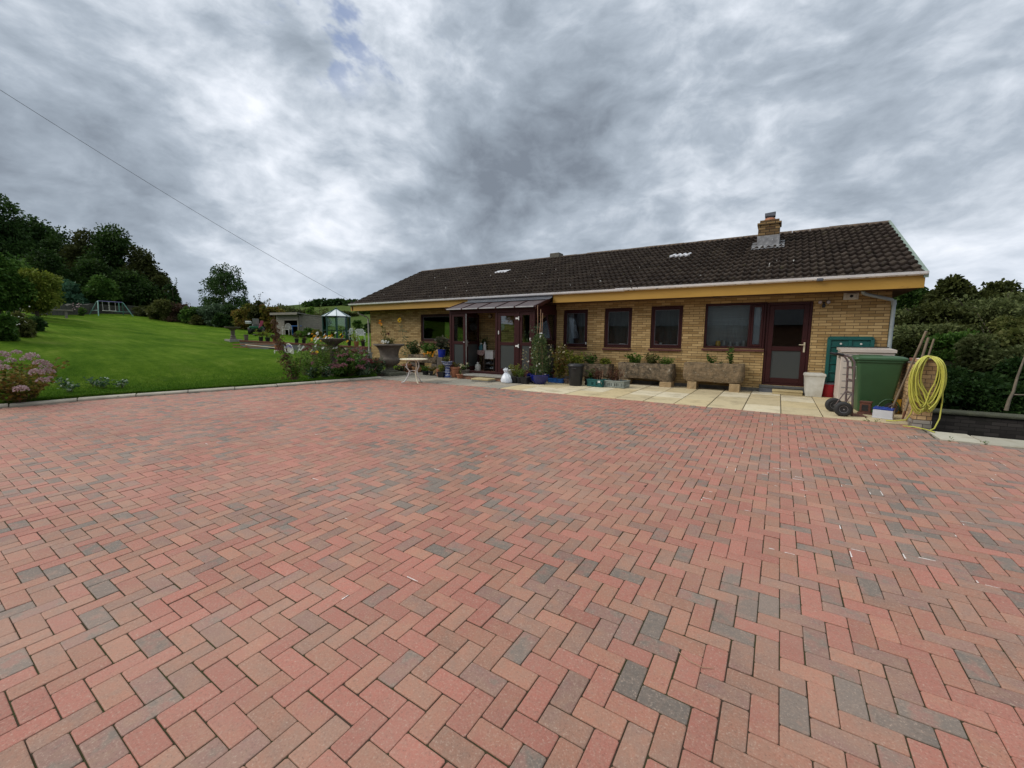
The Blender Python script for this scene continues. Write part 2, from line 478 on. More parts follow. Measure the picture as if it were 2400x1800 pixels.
M_crategrey = pmat('grey_crate', (0.27, 0.30, 0.27), (0.20, 0.225, 0.2), 6, 0.55)
M_deck = pmat('beige_box_plastic', (0.52, 0.455, 0.40), (0.45, 0.39, 0.34), 3, 0.5)
M_greywhite = pmat('offwhite_plastic', (0.62, 0.61, 0.56), (0.44, 0.42, 0.36), 4, 0.5, spots=(9, 0.66, (0.34, 0.31, 0.25)))
M_red = pmat('red_plastic', (0.36, 0.010, 0.022), (0.27, 0.008, 0.018), 5, 0.42)
M_rust = pmat('rusty_iron', (0.155, 0.06, 0.036), (0.075, 0.032, 0.024), 8, 0.85, bstr=0.5, spots=(13, 0.62, (0.24, 0.10, 0.05)))
M_batt = pmat('battery_grey', (0.52, 0.53, 0.57), (0.46, 0.47, 0.51), 6, 0.45)
M_hose = pmat('yellow_hose', (0.47, 0.46, 0.075), (0.38, 0.36, 0.06), 10, 0.42)
M_yellow = pmat('amber_plastic', (0.55, 0.30, 0.02), (0.46, 0.25, 0.02), 6, 0.5)
M_copper = pmat('truck_tube', (0.15, 0.125, 0.13), (0.12, 0.075, 0.065), 7, 0.45, metal=0.3)
M_bag = pmat('carrier_bag_film', (0.72, 0.74, 0.77), (0.62, 0.66, 0.72), 8, 0.35)
M_swing = pmat('green_swing_tube', (0.10, 0.24, 0.19), (0.08, 0.19, 0.15), 6, 0.5)
M_purple = pmat('purple_tube', (0.14, 0.12, 0.28), (0.10, 0.09, 0.2), 6, 0.5)
M_ghframe = pmat('green_aluminium', (0.012, 0.06, 0.045), (0.01, 0.045, 0.035), 5, 0.45)
M_mower = pmat('mower_green', (0.012, 0.12, 0.05), (0.01, 0.09, 0.04), 5, 0.35)
M_greypad = pmat('grey_vinyl', (0.22, 0.22, 0.22), (0.16, 0.16, 0.16), 7, 0.6)
M_pink = pmat('pink_board', (0.62, 0.10, 0.20), (0.52, 0.08, 0.16), 6, 0.6)
M_roofrefl = pmat('painted_roof_reflection', (0.27, 0.285, 0.295), (0.20, 0.212, 0.22), 3, 0.9, stretch=(.4, 1, 22))  # grey rows painted to imitate the tiled roof reflected in the kitchen pane
M_curtain = pmat('pale_curtain', (0.42, 0.45, 0.50), (0.34, 0.37, 0.42), 4, 0.9, stretch=(10, 10, 0.6))
M_olive = pmat('olive_curtain', (0.22, 0.24, 0.06), (0.16, 0.18, 0.045), 4, 0.9)
M_brass = pmat('pale_brass', (0.66, 0.58, 0.42), (0.56, 0.48, 0.33), 8, 0.35, metal=0.3)
M_stonegrey = pmat('grey_slab', (0.27, 0.255, 0.225), (0.20, 0.19, 0.165), 6, 0.9, spots=(9, 0.66, (0.13, 0.125, 0.10)), bstr=0.4)
M_buffstep = pmat('buff_slab', (0.46, 0.37, 0.20), (0.37, 0.29, 0.15), 5, 0.88, bstr=0.3)
M_render = pmat('grey_render', (0.27, 0.27, 0.265), (0.20, 0.20, 0.19), 5, 0.9)
M_terracap = pmat('brick_coping', (0.24, 0.10, 0.06), (0.17, 0.075, 0.05), 9, 0.85)
M_fieldwall = pmat('field_stone', (0.06, 0.057, 0.044), (0.022, 0.024, 0.016), 3.2, 0.95, bstr=1.0, bdist=0.05, bscale=9)
M_darkwall = None

M_brick = brickmat('buff_brick', (0.315, 0.20, 0.080), (0.42, 0.288, 0.130), (0.115, 0.08, 0.045))
M_pierbrick = brickmat('pier_brick', (0.38, 0.235, 0.11), (0.52, 0.35, 0.18), (0.12, 0.09, 0.06), bw=0.105, bh=0.0625, mort=0.0045, stain=(0.16, 0.13, 0.09))
M_chimbrick = brickmat('chimney_brick', (0.115, 0.067, 0.03), (0.22, 0.14, 0.06), (0.035, 0.028, 0.018), bw=0.23, bh=0.075, mort=0.009, stain=(0.10, 0.075, 0.04))
M_greybrick = brickmat('grey_render_brick', (0.20, 0.18, 0.15), (0.27, 0.245, 0.21), (0.10, 0.09, 0.08), bw=0.2, bh=0.0625, mort=0.006)
M_darkwall = brickmat('dark_damp_brick', (0.030, 0.026, 0.024), (0.048, 0.042, 0.038), (0.022, 0.02, 0.018), bw=0.22, bh=0.075, stain=(0.024, 0.028, 0.016))
M_backbrick = brickmat('red_step_brick', (0.21, 0.10, 0.06), (0.28, 0.14, 0.085), (0.12, 0.09, 0.07), bw=0.22, bh=0.07)

def glassmat(name, tint=(0.9, 0.95, 0.95), refl=0.14, rough=0.0, cloudy=0.0, ccol=(0.3, 0.33, 0.33)):
    m, nb = newmat(name)
    fr = nb.n('ShaderNodeFresnel', inp={'IOR': 1.5})
    fac = nb.math('ADD', nb.math('MULTIPLY', fr.outputs[0], 1.0), refl, clamp=True)
    gl = nb.n('ShaderNodeBsdfGlossy', inp={'Color': (0.95, 0.97, 1, 1), 'Roughness': rough})
    tr = nb.n('ShaderNodeBsdfTransparent', inp={'Color': tint + (1,)})
    base = tr.outputs[0]
    if cloudy > 0:
        df = nb.n('ShaderNodeBsdfDiffuse', inp={'Color': ccol + (1,)})
        base = nb.n('ShaderNodeMixShader', inp={0: cloudy, 1: base, 2: df.outputs[0]}).outputs[0]
    mx = nb.n('ShaderNodeMixShader', inp={0: fac, 1: base, 2: gl.outputs[0]})
    nb.n('ShaderNodeOutputMaterial', inp={'Surface': mx.outputs[0]})
    return m
M_glass = glassmat('window_glass', refl=0.02)
M_frost = glassmat('frosted_glass', (0.55, 0.6, 0.58), 0.0, 0.3, 0.82, (0.055, 0.062, 0.06))
M_thinglass = glassmat('greenhouse_glass', (0.9, 0.96, 0.94), 0.02)
M_polyroof = glassmat('pale_roof_glass', (0.8, 0.85, 0.85), 0.12, 0.15, 0.75, (0.62, 0.68, 0.70))

# ================================================================== SETTING
KERB = [(-13.6, -9.0), (-13.3, -2.0), (-13.0, 1.4), (-12.66, 2.9), (-11.86, 4.7), (-11.15, 6.5), (-10.72, 7.7), (-10.40, 8.55), (-10.36, 8.66)]
def kerb_x(y):
    if y <= KERB[0][1]: return KERB[0][0]
    for (x0, y0), (x1, y1) in zip(KERB, KERB[1:]):
        if y <= y1: return x0 + (x1 - x0) * (y - y0) / (y1 - y0)
    if y < 9.3: return KERB[-1][0] - (y - 8.62) * 1.3
    return -11.15 - min(1, (y - 9.3) / 0.6) * 1.0 if y < 12.15 else -15.2
def drive_z(y): return -0.22 + 0.22 / 8.8 * min(y, 8.8)
def sst(x, a, c):
    t = np.clip((x - a) / (c - a), 0, 1); return t * t * (3 - 2 * t)
CQ = (-0.73, -0.08, -0.03)
def quad_z(x, y):
    # gentle hill rising away from the drive
    t = np.clip(-x - 11.0, 0, 46); y = np.clip(y, -3, 24)
    z = -0.5632 + 0.19222 * t - 0.0019984 * t * t - 0.016236 * t * y + 0.00025611 * t * t * y + 0.00021117 * t * y * y + 0.076641 * y
    return np.maximum(z, -0.1)
A0 = np.array([-24.4, 10.6]); A1 = np.array([-18.6, 16.9])
dA = (A1 - A0) / np.linalg.norm(A1 - A0); nA = np.array([dA[1], -dA[0]])
def lawn_z(x, y):
    x = np.asarray(x, float); y = np.asarray(y, float)
    kx = np.vectorize(kerb_x)(y)
    kz = np.vectorize(drive_z)(y) + 0.055
    t = kx - x
    w = sst(t, 0.0, 5.0)
    z = kz * (1 - w) + quad_z(x, y) * w
    # sunken terrace in front of the low garden wall
    s = (x - A0[0]) * nA[0] + (y - A0[1]) * nA[1]
    a = (x - A0[0]) * dA[0] + (y - A0[1]) * dA[1]
    # the ground falls away behind the walls that close the garden
    br = np.degrees(np.arctan2(x, y)); r_ = np.hypot(x, y)
    rm = np.interp(br, [-95, -82, -76, -71, -66, -62, -58, -52, -45], [44, 45, 55, 52, 46, 43, 41, 42, 46])
    z = z - 0.35 * np.clip(r_ - rm, 0, 14)
    dep = sst(s, 0.02, 0.12) * (1 - sst(s, 2.2, 4.0)) * sst(a, -0.3, 1.5) * (1 - sst(a, 9.5, 11.5))
    z = z - 0.40 * dep
    rng_ = np.sin(x * 1.7 + 0.4 * y) * np.sin(y * 1.3 - 0.3 * x) * 0.012 + np.sin(x * 0.53 + 1.1) * np.sin(y * 0.61) * 0.03
    return z + rng_ * sst(t, 0.5, 3)
def lz(x, y): return float(lawn_z(np.array([x]), np.array([y]))[0])

# lawn sheet
def build_lawn():
    ys = np.concatenate([np.arange(-30, -6, 1.0), np.arange(-6, 22, 0.2), np.arange(22, 61, 0.8)])
    ts = np.concatenate([np.arange(0, 3, 0.1), np.arange(3, 16, 0.22), np.arange(16, 52, 0.5)])
    V = []; ny, nx_ = len(ys), len(ts)
    X = np.zeros((ny, nx_)); Y = np.zeros((ny, nx_))
    for i, y in enumerate(ys):
        X[i] = kerb_x(y) - 0.16 - ts; Y[i] = y
    Z = lawn_z(X + 0.16, Y)
    V = np.stack([X, Y, Z], -1).reshape(-1, 3)
    idx = np.arange(ny * nx_).reshape(ny, nx_)
    F = np.stack([idx[:-1, :-1], idx[1:, :-1], idx[1:, 1:], idx[:-1, 1:]], -1).reshape(-1, 4)[:, ::-1]
    m, nb = newmat('mown_lawn')
    g = nb.n('ShaderNodeNewGeometry')
    P = g.outputs['Position']
    n1_ = nb.noise(P, 0.55, 5, 0.62); n2_ = nb.noise(P, 5.0, 4, 0.65); n3_ = nb.noise(P, 60.0, 3, 0.7)
    st = nb.noise(nb.n('ShaderNodeMapping', inp={'Vector': P, 'Rotation': (0, 0, rad(35)), 'Scale': (0.25, 2.2, 1)}).outputs[0], 1.6, 3, 0.6)
    f_ = nb.math('ADD', nb.math('MULTIPLY', n1_, 0.42), nb.math('ADD', nb.math('MULTIPLY', n2_, 0.26), nb.math('ADD', nb.math('MULTIPLY', n3_, 0.22), nb.math('MULTIPLY', st, 0.22))))
    col = nb.ramp(nb.maprange(f_, 0.38, 0.70), [(0, (0.028, 0.070, 0.005)), (0.35, (0.054, 0.114, 0.008)), (0.65, (0.090, 0.160, 0.013)), (1.0, (0.165, 0.220, 0.034))])
    wear = nb.noise(P, 0.33, 5, 0.6)
    col = nb.mix(nb.maprange(wear, 0.56, 0.70, 0, 0.5), col, (0.15, 0.17, 0.04))
    finish(nb, col, 0.95, 0.02, bump=nb.math('ADD', n3_, nb.math('MULTIPLY', n2_, 0.8)), bstr=1.0, bdist=0.05)
    return struct(mknp('lawn', V, F, m, smooth=True))
build_lawn()

# far ground: a single sheet to the horizon, with the rising field beyond the garden and the bank to the right
def ground_z(x, y):
    r = np.hypot(x, y)
    z = np.full_like(r, -0.75)
    left = sst(-x, 14, 52)
    z = z + left * (2.9 + 0.02 * np.maximum(0, -x - 46))
    # field hill behind the garden
    hx, hy = -118.0, 88.0
    d = np.hypot((x - hx) / 95, (y - hy) / 42)
    z = z + 8.2 * np.exp(-d * d * 1.4)
    d2 = np.hypot((x + 60) / 60, (y - 150) / 55)
    z = z + 7.0 * np.exp(-d2 * d2 * 1.3)
    # bank on the right
    u = sst(y - 12.3 - 0.15 * (x - 3), 0.0, 16) * sst(x, 2.2, 4.5)
    z = z + u * 3.4
    v = sst(y, 30, 90) * sst(x, 0, 30)
    z = z + v * 4.0
    # ground under house and drive stays low
    return z
def build_ground():
    ang = np.linspace(0, 2 * np.pi, 220, endpoint=False)
    rr = np.concatenate([[0.5], np.arange(2, 30, 0.8), np.geomspace(30, 1800, 70)])
    A, R_ = np.meshgrid(ang, rr)
    X = R_ * np.cos(A); Y = R_ * np.sin(A)
    Z = ground_z(X, Y)
    n, k = A.shape
    V = np.stack([X, Y, Z], -1).reshape(-1, 3)
    idx = np.arange(n * k).reshape(n, k)
    F = np.stack([idx[:-1, :], np.roll(idx, -1, 1)[:-1, :], np.roll(idx, -1, 1)[1:, :], idx[1:, :]], -1).reshape(-1, 4)[:, ::-1]
    m, nb = newmat('rough_pasture')
    P = nb.n('ShaderNodeNewGeometry').outputs['Position']
    a_ = nb.noise(P, 0.05, 5, 0.6); c_ = nb.noise(P, 0.9, 5, 0.65)
    col = nb.ramp(nb.math('ADD', nb.math('MULTIPLY', a_, 0.6), nb.math('MULTIPLY', c_, 0.4)), [(0.3, (0.025, 0.042, 0.010)), (0.5, (0.05, 0.078, 0.016)), (0.7, (0.085, 0.11, 0.026))])
    sx_ = nb.n('ShaderNodeSeparateXYZ', inp={0: P})
    col = nb.mix(nb.math('MULTIPLY', nb.maprange(sx_.outputs[0], 0.5, 2.0), nb.maprange(sx_.outputs[1], 34, 28)), col, nb.mix(c_, (0.012, 0.012, 0.007), (0.035, 0.030, 0.016)))
    finish(nb, col, 0.95, 0.05, bump=c_, bstr=0.6, bdist=0.3)
    return struct(mknp('ground', V, F, m, smooth=True))
build_ground()

# ---------------------------------------------------------------- block paving
def drive_top(x):
    if x > 1.93: return 7.80
    if x > -6.9: return 8.80
    return 8.80 + (x + 6.9) * (0.26 / 3.3)
def build_drive():
    rng = np.random.RandomState(4)
    U = 0.1
    x0, x1, y0, y1 = -136, 82, -42, 90
    V = []; F = []; R = []; chalk = MB()
    g = 0.0021; bv = 0.0044; dp = 0.012
    cells = []
    for j in range(y0, y1):
        for i in range(x0, x1):
            k = (i - j) % 4
            if k == 0: cells.append((i, j, 2, 1))
            elif k == 3: cells.append((i, j, 1, 2))
    for (i, j, w, h) in cells:
        ax, ay, bx, by = i * U, j * U, (i + w) * U, (j + h) * U
        cx, cy = (ax + bx) / 2, (ay + by) / 2
        if cx < kerb_x(cy) + 0.02 or cy > drive_top(cx) + 0.03: continue
        jit = rng.normal(0, 0.0009, 4)
        ax += g + jit[0]; bx -= g + jit[1]; ay += g + jit[2]; by -= g + jit[3]
        dz = rng.normal(0, 0.0010); tx, ty = rng.normal(0, 0.006, 2)
        def zz(x, y, o): return drive_z(cy) + (y - cy) * 0.22 / 8.8 + dz + (x - cx) * tx + (y - cy) * ty - o
        k = len(V)
        near = cx * cx + cy * cy < 30
        if near:   # clipped corners on the blocks close to the viewer
            c = 0.004 + rng.rand() * 0.003
            def ring(e, o):
                X0, X1, Y0, Y1 = ax + e, bx - e, ay + e, by - e
                return [(X0 + c, Y0, o), (X1 - c, Y0, o), (X1, Y0 + c, o), (X1, Y1 - c, o), (X1 - c, Y1, o), (X0 + c, Y1, o), (X0, Y1 - c, o), (X0, Y0 + c, o)]
            rings = [ring(0, dp), ring(0, bv * .8), ring(bv * .35, bv * .22), ring(bv * 1.1, 0)]
            for q in rings: V += [(x, y, zz(x, y, o)) for x, y, o in q]
            for a in range(3):
                for t in range(8):
                    F.append((k + a * 8 + t, k + a * 8 + (t + 1) % 8, k + (a + 1) * 8 + (t + 1) % 8, k + (a + 1) * 8 + t))
            F.append(tuple(k + 24 + t for t in range(8)))
            nf = 25
        else:
            def ring(e, o): return [(ax + e, ay + e, o), (bx - e, ay + e, o), (bx - e, by - e, o), (ax + e, by - e, o)]
            for q in (ring(0, dp), ring(0, bv * .8), ring(bv, 0)): V += [(x, y, zz(x, y, o)) for x, y, o in q]
            for a in range(2):
                for t in range(4):
                    F.append((k + a * 4 + t, k + a * 4 + (t + 1) % 4, k + (a + 1) * 4 + (t + 1) % 4, k + (a + 1) * 4 + t))
            F.append((k + 8, k + 9, k + 10, k + 11))
            nf = 9
        # delivery packs were laid in runs, so grey ones bunch a little
        q = rng.rand() + 0.16 * math.sin(cx * 1.3 + cy * .7) * math.sin(cy * 1.1 - cx * .4)
        R.append((q, rng.rand(), rng.rand(), nf))
        # lime bloom along block edges
        pc = 0.004
        if cx > -0.6 and cy > 3.0: pc = 0.065
        elif cx > -3.5 and cy > 2.2: pc = 0.010
        if rng.rand() < pc:
            w_ = 0.0026 + rng.rand() * 0.0026
            for e in rng.choice(4, 1 + (rng.rand() < .3), replace=False):
                L0, L1 = sorted(rng.rand(2)); L1 = max(L1, L0 + .3)
                if e < 2:
                    y_ = ay + bv if e == 0 else by - bv
                    xa, xb = ax + (bx - ax) * L0, min(bx, ax + (bx - ax) * L1)
                    q4 = [(xa, y_ - w_), (xb, y_ - w_ * .6), (xb, y_ + w_ * .5), (xa, y_ + w_)]
                else:
                    x_ = ax + bv if e == 2 else bx - bv
                    ya, yb = ay + (by - ay) * L0, min(by, ay + (by - ay) * L1)
                    q4 = [(x_ - w_, ya), (x_ + w_, ya), (x_ + w_ * .5, yb), (x_ - w_ * .6, yb)]
                chalk.add([(x, y, zz(x, y, 0) + 0.0006) for x, y in q4], [(0, 1, 2, 3)])
    me = bpy.data.meshes.new('driveway')
    nchalk0 = len(F)
    off = len(V)
    V += chalk.v; F += [tuple(i + off for i in f) for f in chalk.f]
    me.from_pydata(V, [], F)
    cv = np.zeros((len(F), 4), np.float32); p = 0
    for (a, b_, c, nf) in R:
        cv[p:p + nf] = (a, b_, c, 1); p += nf
    at_ = me.attributes.new('blockrnd', 'FLOAT_COLOR', 'FACE'); at_.data.foreach_set('color', cv.ravel())
    mi = np.zeros(len(F), np.int32); mi[nchalk0:] = 1
    m, nb = newmat('block_paving')
    P = nb.n('ShaderNodeNewGeometry').outputs['Position']
    a = nb.n('ShaderNodeAttribute', attribute_name='blockrnd')
    sc = nb.n('ShaderNodeSeparateColor', inp={0: a.outputs['Color']})
    off_ = nb.vmath('SCALE', a.outputs['Vector'], 17.0)
    Pq = nb.vmath('ADD', P, off_)
    blotch = nb.noise(Pq, 9.0, 4, 0.6)
    fine = nb.noise(P, 115.0, 4, 0.72)
    mid = nb.noise(Pq, 42.0, 5, 0.7)
    v = nb.math('ADD', sc.outputs[0], nb.math('MULTIPLY', nb.math('SUBTRACT', blotch, 0.5), 0.75))
    col = nb.ramp(v, [(0.0, (0.365, 0.136, 0.098)), (0.24, (0.335, 0.132, 0.095)), (0.46, (0.352, 0.160, 0.104)), (0.64, (0.305, 0.157, 0.106)), (0.78, (0.258, 0.150, 0.110)), (0.88, (0.246, 0.130, 0.104)), (0.96, (0.200, 0.145, 0.115)), (1.0, (0.160, 0.130, 0.108))])
    old = nb.noise(P, 0.32, 5, 0.6)
    ob = nb.maprange(old, 0.3, 0.7, 0.86, 1.12)
    col = nb.mix(1.0, col, nb.n('ShaderNodeCombineColor', inp={0: ob, 1: ob, 2: ob}).outputs[0], 'MULTIPLY')
    br = nb.maprange(sc.outputs[1], 0, 1, 0.86, 1.12)
    col = nb.mix(1.0, col, nb.n('ShaderNodeCombineColor', inp={0: br, 1: br, 2: br}).outputs[0], 'MULTIPLY')
    col = nb.mix(nb.maprange(mid, 0.44, 0.72, 0, 0.38), col, (0.28, 0.195, 0.145))
    col = nb.mix(nb.maprange(fine, 0.56, 0.70, 0, 0.62), col, (0.48, 0.36, 0.285))
    col = nb.mix(nb.maprange(fine, 0.44, 0.30, 0, 0.6), col, (0.085, 0.05, 0.038))
    dust = nb.noise(P, 0.7, 6, 0.65)
    col = nb.mix(nb.maprange(dust, 0.45, 0.75, 0, 0.38), col, (0.36, 0.235, 0.18))
    hgt = nb.math('ADD', nb.math('MULTIPLY', fine, 0.7), mid)
    finish(nb, col, 0.66, 0.42, bump=hgt, bstr=0.55, bdist=0.0022)
    ml = pmat('lime_bloom', (0.74, 0.70, 0.68), (0.55, 0.46, 0.42), 60, 0.9)
    me.materials.append(m); me.materials.append(ml)
    me.polygons.foreach_set('material_index', mi)
    me.update()
    o = bpy.data.objects.new('driveway', me); COL.objects.link(o)
    struct(o)
    # jointing sand with some moss, just under the block faces
    jb = MB()
    for ya, yb in zip(np.arange(-4.0, 8.6, 0.6), np.arange(-3.4, 9.2, 0.6)):
        xr = 8.3 if yb < 7.9 else 1.92; jb.quad((kerb_x(ya) - .05, ya, drive_z(ya) - .0048), (xr, ya, drive_z(ya) - .0048), (xr, yb, drive_z(yb) - .0048), (kerb_x(yb) - .05, yb, drive_z(yb) - .0048))
    m2, nb = newmat('jointing_sand')
    P = nb.n('ShaderNodeNewGeometry').outputs['Position']
    q = nb.noise(P, 3.0, 5, 0.65); q2 = nb.noise(P, 90, 3, 0.7)
    col = nb.mix(nb.maprange(q, 0.42, 0.6), (0.050, 0.035, 0.025), (0.040, 0.042, 0.017))
    col = nb.mix(nb.maprange(q2, 0.55, 0.7, 0, 0.4), col, (0.10, 0.075, 0.055))
    finish(nb, col, 0.95, 0.1, bump=q2, bstr=0.8, bdist=0.003)
    struct(mk('paving_bed', jb, m2))
build_drive()

# kerb edging
def build_kerb():
    pts = [Vector((x, y, 0)) for x, y in KERB]
    # resample into about 0.9 m units
    seg = [(pts[i + 1] - pts[i]).length for i in range(len(pts) - 1)]
    tot = sum(seg)
    def pos(s):
        for i, L in enumerate(seg):
            if s <= L or i == len(seg) - 1: return pts[i] + (pts[i + 1] - pts[i]) * (s / L)
            s -= L
    k = MB(); n = int(tot / 0.92); random.seed(3)
    for i in range(n):
        a, b_ = pos(tot * i / n + .008), pos(tot * (i + 1) / n - .008)
        d = (b_ - a).normalized(); nrm = Vector((-d.y, d.x, 0))
        w0, w1 = -0.02, 0.20
        dz = random.uniform(-.006, .006)
        ring = []
        for p in (a, b_):
            z = drive_z(p.y) + dz
            pr = [(w0, -0.08), (w0, 0.030), (w0 + 0.02, 0.052), (w0 + .06, 0.060), (w1 - .03, 0.064), (w1, 0.05), (w1, -0.08)]
            ring.append([tuple(p + nrm * u + Vector((0, 0, z + h))) for u, h in pr])
        k.loft(ring)
    m = pmat('kerb_concrete', (0.40, 0.36, 0.29), (0.27, 0.245, 0.195), 3.5, 0.9, spots=(9, 0.62, (0.17, 0.16, 0.115)), bstr=0.5, bdist=0.006, bscale=60)
    struct(mk('kerb', k, m))
build_kerb()

# patio of buff slabs in front of the wall, old grey slabs by the porch
def slabmat(name, stops, streak=True):
    m, nb = newmat(name)
    g = nb.n('ShaderNodeNewGeometry')
    a = nb.n('ShaderNodeAttribute', attribute_name='tint')
    P = g.outputs['Position']
    st = nb.noise(nb.n('ShaderNodeMapping', inp={'Vector': P, 'Scale': (1.2, 14, 1)}).outputs[0], 1.6, 4, 0.6)
    n_ = nb.noise(P, 7, 5, 0.65); f_ = nb.noise(P, 90, 3, 0.7)
    v = nb.math('ADD', nb.math('MULTIPLY', a.outputs['Fac'], 0.72), nb.math('ADD', nb.math('MULTIPLY', st, 0.24 if streak else 0.05), nb.math('MULTIPLY', n_, 0.22)))
    k = len(stops)
    col = nb.ramp(nb.maprange(v, 0.1, 0.95), [(i / (k - 1), c) for i, c in enumerate(stops)])
    dirt = nb.noise(P, 1.9, 6, 0.7)
    col = nb.mix(nb.maprange(dirt, 0.50, 0.70, 0, 0.55), col, (0.20, 0.16, 0.10))
    spot = nb.noise(P, 11, 5, 0.7)
    col = nb.mix(nb.maprange(spot, 0.60, 0.70, 0, 0.5), col, (0.13, 0.105, 0.065))
    finish(nb, col, 0.88, 0.2, bump=nb.math('ADD', f_, n_), bstr=0.4, bdist=0.004)
    return m
def slabs(name, rects, mat, thick=0.05, bev=0.006, seed=1, ztop=0.008):
    rng = random.Random(seed); mb = MB(); tint = []
    for (x0, y0, x1, y1) in rects:
        dz = rng.uniform(-.003, .003); g = 0.0075
        n0 = len(mb.f)
        mb.box(x0 + g, y0 + g, ztop + dz - thick, x1 - g, y1 - g, ztop + dz, bev)
        tint += [rng.random()] * (len(mb.f) - n0)
    o = mk(name, mb, mat)
    a = o.data.attributes.new('tint', 'FLOAT', 'FACE'); a.data.foreach_set('value', tint)
    return struct(o)
M_buff = slabmat('buff_paving', [(0.40, 0.32, 0.195), (0.47, 0.385, 0.24), (0.52, 0.43, 0.265), (0.50, 0.395, 0.225), (0.60, 0.53, 0.39)])
M_greyslab = slabmat('worn_paving', [(0.17, 0.155, 0.13), (0.26, 0.24, 0.20), (0.31, 0.27, 0.215), (0.36, 0.32, 0.25)], False)
def build_patio():
    rects = []
    xs = [-0.50 + 0.611 * i for i in range(-9, 5)]
    yr = [8.79, 9.70, 10.66, 11.58, 12.19]
    for r in range(4):
        for i in range(len(xs) - 1):
            x1 = xs[i + 1]
            if xs[i] > 1.9: continue
            rects.append((xs[i], yr[r], min(x1, 1.96), yr[r + 1]))
    slabs('patio', rects, M_buff, seed=5)
    rects = []; rng = random.Random(8)
    ys = [8.83, 9.42, 10.02, 10.72, 11.4, 12.15]
    for r in range(5):
        x = -6.02
        while x > -11.5:
            w = rng.choice((0.45, 0.6, 0.6, 0.9))
            xa = max(x - w, -11.7)
            y0 = ys[r]
            if r == 0:
                y0 = drive_top((x + xa) / 2) - 0.005
            rects.append((xa, y0, x, ys[r + 1])); x = xa
    slabs('porch_paving', rects, M_greyslab, seed=9, ztop=0.006)
    # pale jointing under the slabs
    j = MB()
    j.quad((-6.05, 8.78, -.006), (1.97, 8.78, -.006), (1.97, 12.19, -.006), (-6.05, 12.19, -.006))
    j.quad((-11.7, 8.52, -.008), (-6.05, 8.80, -.008), (-6.05, 12.19, -.008), (-11.7, 12.19, -.008))
    struct(mk('patio_bed', j, pmat('dark_joint', (0.11, 0.085, 0.055), (0.06, 0.055, 0.03), 5, 0.95)))
    # concrete ledge on the right with a drop behind it
    rects = [(1.93, 7.80, 2.36, 8.44), (2.37, 7.79, 3.3, 8.40), (3.31, 7.78, 4.5, 8.38), (4.51, 7.78, 5.9, 8.36), (5.91, 7.77, 8.2, 8.36)]
    slabs('concrete_ledge', rects, slabmat('pale_concrete', [(0.30, 0.28, 0.22), (0.42, 0.39, 0.32), (0.47, 0.43, 0.33), (0.38, 0.36, 0.30)], False), thick=0.6, seed=2, ztop=-0.008)
build_patio()

